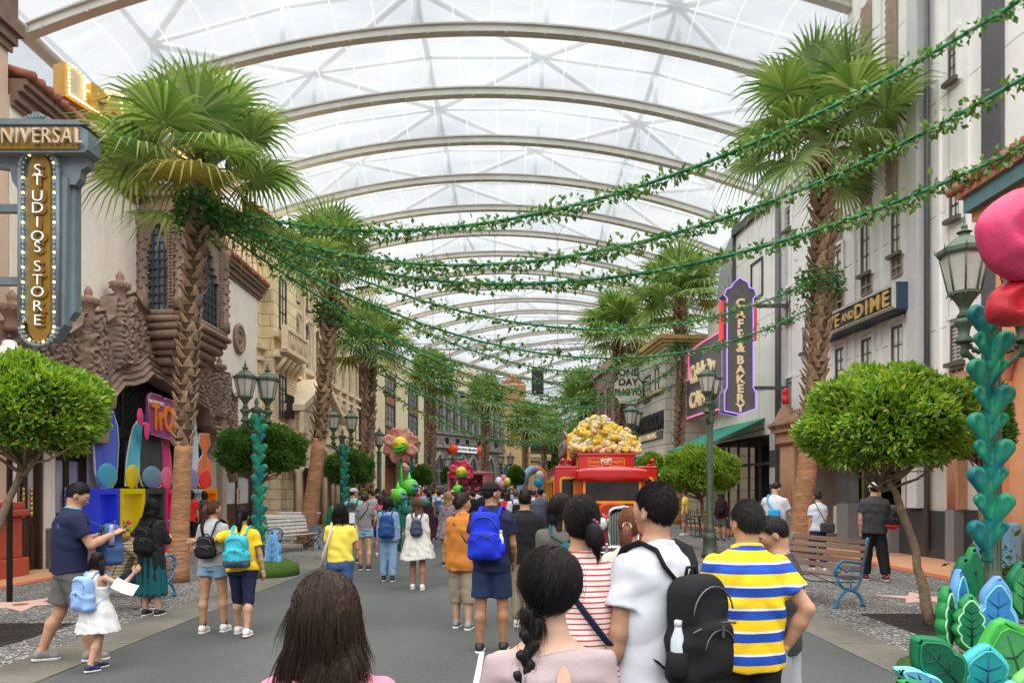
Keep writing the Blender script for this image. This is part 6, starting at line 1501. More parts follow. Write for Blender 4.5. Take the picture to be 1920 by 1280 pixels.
taper=[(0,.55),(.12,.9),(.3,.85),(.6,.72),(.85,.45),(1,.02)]
plume(200,745,914,46,(.10,.14,.62),'tall violet blue rounded board standing over the blue frame',[(0,.5),(.15,.85),(.5,1),(.7,.9),(.85,.55),(1,.15)],base=(.08,.38,.55))
plume(247,772,914,30,(.12,.55,.72),'slim curved aqua board over the yellow frame',[(0,.7),(.4,.75),(.8,.8),(1,.2)],rake=.8,base=(.7,.55,.02))
plume(284,792,914,44,(.06,.065,.075),'broad charcoal board over the dark frame',[(0,.7),(.2,1),(.6,.95),(.85,.8),(1,.6)],base=(.16,.30,.42))
plume(311,815,914,26,(.75,.06,.22),'pink pointed board half hidden by the left palm trunk',taper,base=(.78,.15,.3))
plume(359,757,914,32,(.6,.66,.8),'pale lilac tapering board right of the left palm trunk',taper,base=(.25,.25,.5))
plume(384,812,914,28,(.80,.20,.06),'orange board with a narrow waist and spread top over the orange frame',[(0,.6),(.2,1),(.45,.9),(.6,.25),(.68,.3),(.8,.75),(1,.6)],base=(.75,.04,.03))
o=empty('pink_bow_board',(*(dsp.p0+dsp.d*dsp.s(269,.0)),dsp.z(269,795,0)),ang_d,'pink two-lobed bow board at the top of the aqua one','display board')
b=MB();b.ball((-.17,0,.17),(.16,.02,.22),16,10);b.ball((.17,0,-.16),(.14,.02,.24),16,10);b.ball((0,-.01,0),(.06,.03,.06),10,6);b.build('bow',mat('bow_pink',(.75,.06,.2),rough=.5),o)
z0_,z1_=dsp.z(295,815),dsp.z(295,742);xs0,xs1=dsp.s(282),dsp.s(345);pos=dsp.p0
o=empty('title_board',(pos.x,pos.y,0),ang_d,'purple rounded title board with orange letters above the coloured boards','sign')
b=MB();w_=xs1-xs0
pts=[(xs0,z0_+.25),(xs0+.1,z0_),(xs1-.3,z0_-.1),(xs1,z0_+.1),(xs1,z0_+.85),(xs1-.25,z0_+.98),(xs0+.9,z0_+1.02),(xs0+.85,z1_-.05),(xs0+.7,z1_+.03),(xs0+.1,z1_+.03),(xs0,z1_-.1)]
b.prism(pts,.05,.12);b.build('board',mat('title_purple',(.30,.06,.22),rough=.5),o)
b=MB();b.tube([(p[0],.045,p[1])for p in pts+[pts[0]]],.02,5);b.build('stitched_edge',mat('title_edge',(.45,.16,.35)),o)
text(o,'TrOLLS',.95,mat('title_orange',(.85,.22,.02),rough=.4),(xs0+.12,.03,z0_+.45),depth=.05,align='LEFT',off=.03,sx=.72)
text(o,'DREAMWORKS',.13,M_wht,(xs0+.4,.03,z1_-.18),depth=.01,off=.004)
# ---- vertical marquee blade sign at the left
YS=11.6;so=empty('marquee_blade_sign',(XP(88,YS),YS,0),0,'grey art deco blade sign with amber vertical lettering and bulbs over the left shop','sign')
M_sg=mat('blue_grey_sign_steel',(.17,.22,.25),rough=.5,var=.1,vscale=5,bump=.1);M_amb=mat('amber_sign_face',(.27,.16,.02),rough=.45,var=.12,vscale=5)
def sp(px,py):return(XP(px,YS)-XP(68,YS),ZP(py,YS))
b=MB();hw=XP(103,YS)-XP(68,YS);z0_,z1_=ZP(618,YS),ZP(325,YS)
def stad(hw,z0,z1,n=14):return[(hw*math.cos(t),z1+hw*math.sin(t))for t in np.linspace(0,math.pi,n)]+[(hw*math.cos(t),z0+hw*math.sin(t))for t in np.linspace(math.pi,2*math.pi,n)]
b.prism([sp(36,340),sp(36,590),sp(52,630),sp(88,645),sp(112,612),sp(112,600),sp(118,340)],-.16,.06);b.prism([(p[0]+.0,p[1])for p in[sp(112,600),sp(124,585),sp(124,345),sp(116,340)]],-.05,.12)
st=stad(hw,z0_-.0,z1_);
for i in range(len(st)):
 p,q=st[i],st[(i+1)%len(st)];b.tube([(p[0],-.2,p[1]),(q[0],-.2,q[1])],.035,6)
b.prism([sp(-60,300),sp(-60,312),sp(8,322),sp(12,345),sp(30,372),sp(110,372),sp(118,352),sp(130,352),sp(138,340),sp(140,325),sp(152,318),sp(154,300)],-.12,.04)
b.prism([sp(-90,252),sp(-90,302),sp(158,302),sp(165,296),sp(165,262),sp(148,252)],-.3,.05);b.prism([sp(-90,240),sp(-90,253),sp(162,253),sp(148,245)],-.34,.08)
b.prism([sp(42,246),sp(48,236),sp(60,234),sp(64,228),sp(76,228),sp(80,234),sp(92,236),sp(100,246)],-.3,-.2)
for k in range(5):b.tube([(sp(72,0)[0]+.0+(k-2)*.035,-.31,sp(0,244)[1]),(sp(72,0)[0]+(k-2)*.06,-.31,sp(0,234)[1])],.012,5)
b.build('casing',M_sg,so)
b=MB();b.prism([(p[0]*.58,p[1])for p in stad(hw,z0_+.06,z1_-.06)],-.19,-.15);b.box(*[sp(-80,0)[0],sp(150,0)[0]],-.325,-.29,sp(0,297)[1],sp(0,258)[1]);b.build('amber_face',M_amb,so)
M_neonw=mat('pale_neon_letters',(.75,.85,.88),emit=(.7,.9,1),es=.35,var=0,rough=.3)
ys=[328,347,376,398,424,450,470,505,530,552,578,604]
for ch,py in zip('STUDIOSSTORE',ys):
 z=ZP(py+3,YS);text(so,ch,.24,mat('amber_letter_side',(.22,.10,.01)),(.03,-.205,z-.01),depth=.03,sx=1.15,off=.012,name='letter_body')
 text(so,ch,.235,M_neonw,(0,-.235,z),depth=.015,sx=1.15,off=-.004)
text(so,'UNIVERSAL',.33,mat('cream_letters',(.62,.52,.40),rough=.4),(sp(74,0)[0],-.36,sp(0,277)[1]),depth=.06,sx=.76,off=.0,space=1.15)
M_bulb_on=mat('warm_bulb_lit',(1,.8,.45),emit=(1,.68,.25),es=2.6,var=0);M_bulb_off=mat('bulb_unlit',(.42,.40,.38),rough=.2)
b=MB();ct=0;per=[]
N_=33
for k in range(N_):per.append((hw*.82,z0_+(z1_-z0_)*k/(N_-1)));per.append((-hw*.82,z0_+(z1_-z0_)*k/(N_-1)))
for t in np.linspace(0,math.pi,11)[1:-1]:per.append((hw*.82*math.cos(t),z1_+hw*.82*math.sin(t)));per.append((hw*.82*math.cos(t),z0_-hw*.82*math.sin(t)))
bulbs(so,[(x,-.205,z)for x,z in per],.021,[M_bulb_on if(i//2)%3==0 else M_bulb_off for i in range(len(per))])
b=MB()
for py in(392,528):b=MB();z=ZP(py,YS);b.box(-1.8,-hw,-.05,.05,z-.06,z+.06);b.build('wall_bracket',M_sg,so)
o=empty('globe_lamp',(XP(18,11),11,0),0,'white glass jar lamp just above the left ball tree','lamp');z=ZP(672,11)
b=MB();b.lathe([(.05,.27),(.09,.25),(.1,.19),(.19,.12),(.21,.0),(.16,-.12),(.09,-.2)],(0,0,z),20);b.build('glass_jar',mat('milk_glass',(.62,.6,.58),rough=.2),o)
b=MB();b.lathe([(.1,-.2),(.12,-.26),(.04,-.3),(.04,-z+.0)],(0,0,z),12);b.lathe([(.03,.27),(.04,.32),(.01,.36)],(0,0,z),8);b.build('post',iron,o)
# ---- roof sign with bulbs on the theatre
YR=17.2
o=empty('bulb_roof_sign',(XP(122,16.6),16.6,0),R(72),'golden roof sign outlined with glowing bulbs above the theatre tiles','sign')
z0_,z1_=ZP(180,16.6),ZP(116,16.6)
W_=5.0
topc=[(0,1.0),(.04,1.02),(.10,.86),(.2,.85),(.26,1.05),(.3,1.06),(.36,.98),(.42,.98),(.46,1.1),(.5,1.12),(.58,1.0),(.66,.86),(.74,.88),(.78,1.02),(.82,1.02),(.84,.9),(1,.75)]
H_=z1_-z0_;pts=[(0,z0_)]+[(p[0]*W_,z0_+p[1]*H_)for p in topc]+[(W_,z0_-.2),(W_*.9,z0_-.25)]
M_gs_=mat('gold_sign_metal',(.55,.33,.05),rough=.45,var=.1);
b=MB();b.prism(pts,0,.35);b.build('case',M_gs_,o)
b=MB();b.prism([(p[0]*.97+.05,z0_+(p[1]-z0_)*.86+.05)for p in pts],-.02,0);b.build('face',mat('cream_sign_board',(.55,.47,.36),rough=.6),o)
text(o,'PANTAGES',.62,M_gs_,(W_*.5,-.06,z0_+H_*.42),depth=.1,sx=1.25,off=.05)
bp_=[]
def row(P_,st=.085):
 for a_,c_ in zip(P_[:-1],P_[1:]):
  a_,c_=Vector((a_[0],a_[1])),Vector((c_[0],c_[1]));L_=(c_-a_).length
  for k in range(max(1,int(L_/st))):q=a_.lerp(c_,k/max(1,int(L_/st)));bp_.append((q.x,-.07,q.y))
row([(.05,z0_+.05)]+[(p[0]*.985+.03,p[1]-.05)for p in pts[1:-2]]);row([(.05,z0_+.05),(W_*.9,z0_-.18)])
rd=random.Random(3)
me_=[c for c in o.children if c.name.startswith('lettering')][0]
x0_=W_*.5-2.05
strokes={'P':[(0,0,0,1),(0,1,.8,.9),(.8,.9,.8,.55),(.8,.55,0,.5)],'A':[(0,0,.45,1),(.45,1,.9,0),(.2,.4,.7,.4)],'N':[(0,0,0,1),(0,1,.8,0),(.8,0,.8,1)],'T':[(0,1,.9,1),(.45,1,.45,0)],'G':[(.8,.9,.1,.9),(.1,.9,.1,.1),(.1,.1,.8,.1),(.8,.1,.8,.5),(.8,.5,.5,.5)],'E':[(0,0,0,1),(0,1,.7,1),(0,.5,.6,.5),(0,0,.7,0)],'S':[(.8,.9,.1,.9),(.1,.9,.1,.5),(.1,.5,.8,.5),(.8,.5,.8,.1),(.8,.1,0,.1)]}
for i,ch in enumerate('PANTAGES'):
 for(a_,c_,d_,e_)in strokes[ch]:row([(x0_+i*.52+a_*.45,z0_+H_*.2+c_*.43),(x0_+i*.52+d_*.45,z0_+H_*.2+e_*.43)],.075)
bp_.sort(key=lambda p:p[0]);bulbs(o,bp_,.028,[M_bulb_on]*len(bp_))
b=MB()
for x in(.3,1.8,3.4):b.tube([(x,.2,z0_),(x-.5,.9,9.9)],.04,6);b.tube([(x,.2,z0_),(x+.4,.3,9.8)],.04,6)
b.tube([(-.1,.3,z0_-.4),(W_,.3,z0_-.5)],.04,6);b.build('steel_frame',M_tube,o)
# ---- truss with loudspeakers hung across the street
YT=46.0;zt=ZP(655,YT)
o=empty('hanging_truss',(0,YT,0),0,'thin aluminium lighting truss hung across the street under the canopy','truss')
b=MB();xa,xc=XP(760,YT),XP(1095,YT)
for dy,dz in((-.2,0),(.2,0),(0,.35)):b.tube([(xa,dy,zt+dz),(xc,dy,zt+dz)],.028,5)
n=30
for k in range(n):x0,x1=xa+(xc-xa)*k/n,xa+(xc-xa)*(k+1)/n;b.tube([(x0,-.2,zt),((x0+x1)/2,0,zt+.35),(x1,-.2,zt)],.014,4);b.tube([(x0,.2,zt),((x0+x1)/2,0,zt+.35),(x1,.2,zt)],.014,4)
b.build('lattice',mat('aluminium',(.35,.36,.37),rough=.35,metal=.6),o)
b=MB()
for px in(812,928,1045):x=XP(px,YT);b.tube([(x,0,zt+.35),(x,0,ZP(445,YT))],.012,4);b.tube([(x,0,ZP(445,YT)),(x-.8,0,ZP(445,YT)+1.6)],.01,4);b.tube([(x,0,ZP(445,YT)),(x+.8,0,ZP(445,YT)+1.6)],.01,4)
b.build('suspension_cable',iron,o)
M_spk=mat('speaker_grille',(.018,.019,.022),rough=.7,var=.3,vscale=90)
for px,ya,yb,lab in((838,692,735,'black loudspeaker stack hanging left of the cream billboard'),(1008,694,738,'black loudspeaker stack hanging over the middle of the street')):
 x=XP(px,YT);o=empty('hanging_loudspeaker',(x,YT,0),0,lab,'loudspeaker','loudspeakers hung from the truss');z0_,z1_=ZP(yb,YT),ZP(ya,YT);zm=(z0_+z1_)/2;w_=.36
 b=MB();b.cbox(-w_,w_,-.3,.3,z0_,zm-.02,.02);b.cbox(-w_,w_,-.3,.3,zm+.02,z1_,.02);b.build('cabinet',M_spk,o)
 b=MB()
 for(a_,c_)in((z0_,zm-.02),(zm+.02,z1_)):b.box(-w_+.04,w_-.04,-.315,-.3,a_+.04,c_-.04)
 b.build('grille',mat('grille_mesh',(.03,.032,.035),rough=.5,var=.4,vscale=120),o)
 b=MB()
 for sg in(-1,1):b.tube([(sg*.25,0,z1_),(sg*.25,0,z1_+.5),(sg*.15,0,zt)],.02,5)
 b.build('rigging',iron,o)
for px,lab in((812,'small stage light clamped to the truss left end'),(1045,'small stage light clamped on the truss right part')):
 x=XP(px,YT);o=empty('stage_light',(x,YT-.2,zt-.05),0,lab,'stage light','stage lights on the truss');b=MB();b.tube([(0,0,-.35),(.1,-.25,-.1)],[.14,.17],12);b.tube([(-.18,0,-.1),(-.18,0,.3)],.02,5);b.build('lamp_housing',M_spk,o)
 b=MB();b.box(-.2,.2,-.03,.03,.0,.06);b.build('yoke',iron,o)
 # ---- pink kiosk behind the crimson flower
o=empty('pink_kiosk',(XP(882,37),37,0),R(-14),'pink market kiosk with shelves of small goods behind the crimson flower','kiosk');M_pk=mat('kiosk_pink',(.50,.16,.17),rough=.5,var=.08)
b=MB();b.cbox(-1.0,-.9,-.6,.6,0,2.4,.02);b.cbox(.8,1.0,-.6,.6,0,2.4,.02);b.cbox(-1.0,1.0,-.65,.7,2.4,2.55,.04);b.box(-.85,.75,.5,.6,0,2.55);b.box(-.85,.75,-.5,.5,.9,1.0);b.box(-.85,.75,.1,.5,1.45,1.5);b.build('booth',M_pk,o)
b=MB();rd=random.Random(2)
for k in range(40):b.cur=k%3;b.ball((-.75+(k%10)*.16,.2,1.1+(k//10)*.33),.07,6,5)
b.build('goods',[M_wht,mat('goods_red',(0,)*3),mat('toy_pink',(0,)*3)],o)
# ---- balloons and inflatable arch in the distance
for(px,py,Y,c,lab)in[(935,902,40,(.75,.75,.72),'white balloon among the distant crowd'),(944,897,41,(.7,.15,.35),'pink balloon among the distant crowd'),(951,903,40.5,(.6,.55,.1),'yellow balloon in the distant bunch'),(940,909,40,(.65,.2,.4),'second pink balloon lowest in the distant bunch'),(1012,893,30,(.3,.32,.3),'silver balloon just left of the truck'),(1010,903,30,(.02,.30,.45),'blue foil balloon just left of the truck')]:
 z=ZP(py,Y);b=MB();b.ball((0,0,z),(.2,.2,.24),12,8);b.lathe([(.03,-.27),(.01,-.24)],(0,0,z),6);o=empty('balloon',(XP(px,Y),Y,0),0,lab,'balloon','balloons over the distant crowd');b.build('envelope',mat('balloon_%d%d'%(px,py),c,rough=.25,var=.1),o)
 b=MB();b.tube([(0,0,z-.25),(.1,0,z-1.0)],.006,4);b.build('string',iron,o)
o=empty('inflatable_arch',(XP(1003,52),52,0),R(20),'orange and pale blue inflatable arch far down the street','inflatable arch');b=MB();zz=3.1
b.tube([(1.3*math.cos(t),0,zz*math.sin(t)*1.0)for t in np.linspace(0,math.pi*.5,12)],.28,10);b.build('orange_leg',mat('inflatable_orange',(.75,.28,.12),rough=.5),o)
b=MB();b.tube([(1.3*math.cos(t),0,zz*math.sin(t))for t in np.linspace(math.pi*.5,math.pi,12)],.28,10);b.build('blue_leg',mat('inflatable_blue',(.25,.42,.62),rough=.5),o)
M_chr=mat('dark_cafe_metal',(.03,.03,.03),rough=.45)
for i,(px,Y,rz)in enumerate([(1300,27,.3),(1322,29,2.0),(1345,25.5,-.6),(1368,28,1.2),(1385,24.5,.2),(1360,31,.8),(1290,31,2.5)]):
 o=empty('cafe_chair',(XP(px,Y),Y,0),rz,['black cafe chair nearest the truck','black cafe chair turned sideways under the green awning','black cafe chair beside the slim lamp post','black cafe chair behind the slim lamp post','black cafe chair right of the slim lamp post','black cafe chair deep under the awning','black cafe chair far left under the awning'][i],'chair','black cafe chairs under the awning')
 b=MB();b.cbox(-.21,.21,-.21,.21,.43,.46,.01);b.build('seat',M_chr,o)
 for sx_,sy_ in((-1,-1),(1,-1),(-1,1),(1,1)):b=MB();b.tube([(sx_*.19,sy_*.19,.43),(sx_*.22,sy_*.24,0)],.014,5);b.build('leg',M_chr,o)
 b=MB();b.tube([(-.19,.19,.45),(-.2,.26,.9),(.2,.26,.9),(.19,.19,.45)],.014,5)
 for k in range(4):b.tube([(-.12+k*.08,.2,.46),(-.12+k*.08,.25,.9)],.008,4)
 b.build('backrest',M_chr,o)
for i,(px,Y)in enumerate([(1312,26),(1375,26.5),(1335,30.5)]):
 o=empty('cafe_table',(XP(px,Y),Y,0),0,['round black cafe table nearest the truck','round black cafe table right of the slim lamp post','round black cafe table deep under the awning'][i],'table','black cafe tables');b=MB();b.lathe([(.34,.72),(.35,.74),(.34,.755)],n=20);b.build('table_top',M_chr,o)
 b=MB();b.lathe([(.22,0),(.2,.03),(.03,.06),(.03,.72)],n=12);b.build('pedestal',M_chr,o)
 # ================================================================ red popcorn truck
TX,TY=2.14,14.3
tr=empty('popcorn_truck',(TX,TY,0),0,'vintage red truck with yellow window frames and a heap of giant popcorn on top','truck')
M_red=mat('truck_red',(.46,.008,.006),rough=.22,var=.05,spec=.6,coat=.5);M_tyel=mat('truck_yellow',(.72,.30,.01),rough=.35,var=.04);M_chrome=mat('chrome',(.7,.7,.7),rough=.18,metal=1,var=.05)
M_tglass=mat('truck_dark_glass',(.02,.016,.016),rough=.08,var=.8,vscale=4,spec=.45)
def frame_ring(b,x0,x1,z0,z1,y0,y1,e,r_=.12):
 """rounded rectangular frame built from short boxes"""
 def rr(x0,x1,z0,z1,r_):
  P_=[]
  for cx,cz,a0 in((x1-r_,z1-r_,0),(x0+r_,z1-r_,90),(x0+r_,z0+r_,180),(x1-r_,z0+r_,270)):
   for k in range(6):a=R(a0+k*18);P_.append((cx+r_*math.cos(a),cz+r_*math.sin(a)))
  return P_
 o_,i_=rr(x0,x1,z0,z1,r_),rr(x0+e,x1-e,z0+e,z1-e,max(.02,r_-e));n=len(o_)
 vs=[(p[0],y,p[1])for y in(y0,y1)for p in o_+i_]
 fs=[]
 for k in range(n):
  q=(k+1)%n;fs+=[(k,q,n+q,n+k),(2*n+k,3*n+k,3*n+q,2*n+q),(k,2*n+k,2*n+q,q),(n+k,n+q,3*n+q,3*n+k)]
 b.add(vs,fs,False)
bw=1.165;yb0,yb1=2.7,6.4
b=MB();b.cbox(-bw,bw,yb0,yb0+.08,.5,2.17,.02);b.cbox(-bw,-bw+.08,yb0+.08,yb1,.5,1.15,.01);b.cbox(-bw,-bw+.08,yb0+.08,yb1,1.88,2.17,.01);b.cbox(bw-.08,bw,yb0+.08,yb1,.5,2.17,.01);b.cbox(-bw,bw,yb1,yb1+.08,.5,2.17,.02);b.cbox(-bw,bw,yb0,yb1+.08,2.12,2.19,.02)
for y in(yb0+.1,yb0+1.3,yb0+2.5,yb1-.1):b.box(-bw,-bw+.08,y-.06,y+.06,1.15,1.88)
b.box(-bw-.02,bw+.02,yb0-.02,yb1+.1,.35,.5);b.build('kiosk_body',M_red,tr)
b=MB()
for y in(yb0+.16,yb0+1.36,yb0+2.56):
 y1_=y+1.08;b.box(-bw-.03,-bw,y,y1_,1.83,1.9);b.box(-bw-.03,-bw,y,y1_,1.1,1.17);b.box(-bw-.03,-bw,y,y+.06,1.17,1.83);b.box(-bw-.03,-bw,y1_-.06,y1_,1.17,1.83)
b.build('side_window_frame',M_tyel,tr)
b=MB();b.box(-.9,.9,yb0+.2,yb0+.3,.6,2.1);b.build('interior_wall',mat('dim_interior',(.10,.075,.05),var=.3),tr)
for x0,x1 in((-1.06,-.70),(.80,1.08)):
 b=MB();frame_ring(b,x0,x1,1.25,1.95,yb0-.04,yb0,.05,.09);o=b.build('front_window_frame',M_tyel,tr)
 g=MB();g.box(x0+.04,x1-.04,yb0-.015,yb0-.005,1.29,1.91);g.build('pane',M_tglass,o)
cb0,cb1=1.7,2.7;cw=.71
b=MB();b.cbox(-cw,-cw+.09,cb0,cb1,.9,1.98,.02);b.cbox(cw-.09,cw,cb0,cb1,.9,1.98,.02);b.cbox(-cw+.09,cw-.09,cb0,cb0+.08,.9,1.38,.01);b.cbox(-cw+.09,cw-.09,cb0,cb0+.08,1.86,1.98,.01);b.build('cab',M_red,tr)
def fnr(X,Y,Z):
 d=rbox(X,Y,Z,(0,(cb0+cb1)/2-.05,1.99),(.79,.62,.16),.10);return smax(d,(Z-(2.16-.10*(X/.8)**2)),.03)
vs,qs=sdf_arrays(fnr,(-.8,cb0-.6,1.82),(.8,cb1+.1,2.2),.02);np_obj('cab_roof',vs,qs,M_red,tr)
b=MB();frame_ring(b,-.625,.625,1.36,1.88,cb0-.05,cb0,.055,.03);o=b.build('windscreen_frame',M_tyel,tr)
g=MB();g.box(-.59,.59,cb0-.02,cb0-.01,1.4,1.84);g.build('windscreen',M_tglass,o)
b=MB();b.box(-.73,-.713,cb0+.12,cb0+.18,1.35,1.86);b.box(-.73,-.713,cb1-.3,cb1-.24,1.35,1.86);b.box(-.73,-.713,cb0+.18,cb1-.3,1.8,1.86);b.box(-.73,-.713,cb0+.18,cb1-.3,1.35,1.41);b.build('side_window_frame',M_tyel,tr)
def fnb(X,Y,Z):
 w_=.44+.10*np.clip(Y/1.7,0,1);top=1.26+.12*np.clip(Y/1.7,0,1)
 k=(np.abs(X/w_)**2.6+np.abs((Z-.80)/(top-.80))**2.6)**(1/2.6);return smax((k-1)*.4,np.maximum(.02-Y,Y-1.75),.04)
vs,qs=sdf_arrays(fnb,(-.6,0,.3),(.6,1.8,1.42),.022);np_obj('bonnet',vs,qs,M_red,tr)
def gr_out(w_,h,z0):return[(-w_,z0)]+[(-w_*math.cos(t)**.6 if math.cos(t)>0 else w_*abs(math.cos(t))**.6,z0+h*.82+h*.18*math.sin(t))for t in np.linspace(0,math.pi,16)]+[(w_,z0)]
go=gr_out(.285,.76,.55)
b=MB();b.tube([(p[0],-.02,p[1])for p in go+[go[0]]],.032,8);b.build('grille_shell',M_chrome,tr)
b=MB()
for k in range(17):
 x=-.25+k*.5/16;b.box(x-.006,x+.006,-.02,.0,.57,.57+.66*(1-.12*(abs(x)/.25)**3))
b.build('grille_bars',M_chrome,tr)
b=MB();b.prism([(p[0]*.97,p[1])for p in go],.001,.012);b.build('grille_back',M_black,tr)
b=MB();b.ball((0,-.03,1.325),(.05,.03,.03),10,6);b.build('badge',M_chrome,tr)
for sg in(-1,1):
 def fnf(X,Y,Z):
  d=ell(X,Y,Z,(sg*.78,.62,.62),(.24,.62,.40));d=smax(d,-(np.sqrt((Y-.62)**2+(Z-.38)**2)-.36),.03);return smax(d,-(Z-.30),.03)
 vs,qs=sdf_arrays(fnf,(sg*.78-.26,-.05,.25),(sg*.78+.26,1.3,1.05),.022);np_obj('mudguard',vs,qs,M_red,tr)
 b=MB();b.M=Matrix.Translation((sg*.80,.62,.36))@Matrix.Rotation(R(90),4,'Y');b.lathe([(.2,-.09),(.34,-.1),(.36,-.06),(.36,.06),(.34,.1),(.2,.09)],n=24);o=b.build('wheel',mat('tyre',(.015,.015,.015),rough=.8),tr)
 b=MB();b.M=Matrix.Translation((sg*.80,.62,.36))@Matrix.Rotation(R(90),4,'Y');b.lathe([(.2,-.1),(.2,.1),(.05,.12)],n=20);b.build('rim',M_tyel,o)
 b=MB();b.M=Matrix.Translation((sg*.86,5.3,.36))@Matrix.Rotation(R(90),4,'Y');b.lathe([(.2,-.09),(.34,-.1),(.36,-.06),(.36,.06),(.34,.1),(.2,.09)],n=24);b.build('wheel',mat('tyre',(0,0,0)),tr)
 b=MB();b.M=Matrix.Translation((sg*.43,-.02,1.0))@Matrix.Rotation(R(90),4,'X');b.lathe([(.03,-.22),(.08,-.16),(.115,-.03),(.125,.03),(.11,.05)],n=20);o=b.build('headlight',M_chrome,tr)
 b=MB();b.M=Matrix.Translation((sg*.43,-.02,1.0))@Matrix.Rotation(R(90),4,'X');b.lathe([(.105,.04),(.09,.065),(.04,.08)],n=20);b.build('lens',mat('headlight_lens',(.55,.6,.62),rough=.12,spec=.9,var=.2,vscale=30),o)
 b=MB();b.tube([(sg*.43,-.02,.9),(sg*.40,.05,.6)],.025,6);b.build('headlight_stalk',M_red,tr)
b=MB()
for z in(.46,.56):b.tube([(-.85,.1,z),(-.8,-.16,z),(.8,-.16,z),(.85,.1,z)],.028,8)
for x in(-.35,.35):b.cbox(x-.03,x+.03,-.2,-.12,.4,.64,.01)
b.build('bumper',M_chrome,tr)
b=MB();b.ball((-.55,cb0-.1,1.42),(.07,.05,.07),12,8);b.tube([(-.55,cb0-.1,1.42),(-.6,cb0+.05,1.3)],.012,5);b.build('wing_mirror',M_chrome,tr)
b=MB();b.cbox(-.63,.63,yb0-.05,yb0+2.6,2.1,2.44,.015);b.cbox(-.66,.66,yb0-.08,yb0+2.63,2.43,2.48,.01);b.build('roof_box',M_red,tr)
b=MB();frame_ring(b,-.42,.42,2.19,2.38,yb0-.056,yb0-.05,.012,.04)
M_cir=Matrix.Translation((.0,yb0-.058,2.285))@Matrix.Rotation(R(90),4,'X');b.M=M_cir;b.lathe([(.13,-.002),(.13,.004),(.118,.004),(.118,-.002)],n=32);b.build('painted_border',M_tyel,tr)
b=MB();b.M=M_cir;b.lathe([(.117,-.0),(.117,.003)],n=32);b.build('painted_roundel',mat('roundel_red',(.5,.03,.01),rough=.3),tr)
text(tr,'POP!',.12,M_wht,(0,yb0-.066,2.31),rot=(R(90),R(-6),0),depth=.004,off=.005);text(tr,'CORN',.07,mat('cream_paint',(.75,.65,.4)),(0,yb0-.066,2.235),depth=.003)
text(tr,'Fresh!',.10,M_tyel,(-.26,yb0-.058,2.285),depth=.004,off=.002);text(tr,'HOT!',.10,M_tyel,(.27,yb0-.058,2.285),depth=.004,off=.003)
b=MB();b.box(-.66,-.62,yb0+.1,yb0+2.5,2.19,2.38);b.build('side_panel',M_tyel,tr)
b=MB();b.prism([(yb0+.2,2.2),(yb0+2.9,2.2),(yb0+2.9,2.9),(yb0+1.5,3.1),(yb0+.2,2.85)],-.86,-.82,'x');b.build('name_board',M_red,tr)
b=MB();b.box(-.87,-.81,yb0+.17,yb0+.2,2.2,2.87);b.build('name_board_edge',M_tyel,tr)
text(tr,'POPCORN',.5,mat('board_letters',(.2,.18,.17)),(-.89,yb0+1.55,2.62),rot=(R(90),0,R(-90)),depth=.06,off=.01)
for x in(-1.02,-.85,1.02):
 b=MB();b.cbox(x-.07,x+.07,yb0+.05,yb0+.2,2.18,2.24,.01);b.tube([(x,yb0+.12,2.24),(x,yb0+.12,2.28)],.02,6);b.tube([(x-.02,yb0+.18,2.27),(x+.05,yb0-.02,2.33)],[.035,.05],10);b.build('roof_spotlight',M_red,tr)
rnd=random.Random(9);pc=MB();nk=0
M_pop=[mat('popcorn_cream',(.58,.44,.19),rough=.6,var=.28,vscale=7,bump=.5,bscale=22),mat('popcorn_yellow',(.62,.44,.045),rough=.55,var=.22,vscale=9,bump=.5,bscale=22),mat('popcorn_white',(.50,.44,.32),rough=.6,var=.2,vscale=8,bump=.5,bscale=22)]
def kernel(x,y,z,s,k):
 global nk
 front=y<yb0+.62 and nk<98;b=MB()if front else pc;b.cur=0 if front else k
 for q in range(5):
  a,e=rnd.uniform(0,6.28),rnd.uniform(-1.1,1.3);b.ball((x+s*.55*math.cos(a)*math.cos(e),y+s*.55*math.sin(a)*math.cos(e),z+s*.5*math.sin(e)),(s*rnd.uniform(.45,.62),)*3,10,7)
 b.ball((x,y,z),s*.62,10,7)
 if front:nk+=1;b.build('popcorn_kernel',M_pop[k],tr,recalc=False)
for j in range(90):
 x=rnd.uniform(-.74,.74);z=rnd.uniform(2.53,2.6+.72*(1-abs(x)/.9));kernel(x,yb0+.05+(z-2.5)*.45,z,rnd.uniform(.075,.125),rnd.choice([0,0,1,2]))
for j in range(210):
 x=rnd.uniform(-.78,.78);y=yb0+rnd.uniform(.0,2.3);top=3.38-.72*abs(x+.12)**1.5-.12*abs(x-.3)+rnd.uniform(-.2,.05)-.10*(1-min(1,(y-yb0)/.5))
 z=min(top,2.56+rnd.uniform(0,1)*(top-2.56))if y<yb0+.5 else top
 s_=rnd.uniform(.085,.145);kernel(x*.98,y,max(2.55,z),s_,rnd.choice([0,0,1,1,2]))
pc.build('giant_popcorn',M_pop,tr,recalc=False)['kind']='stuff'
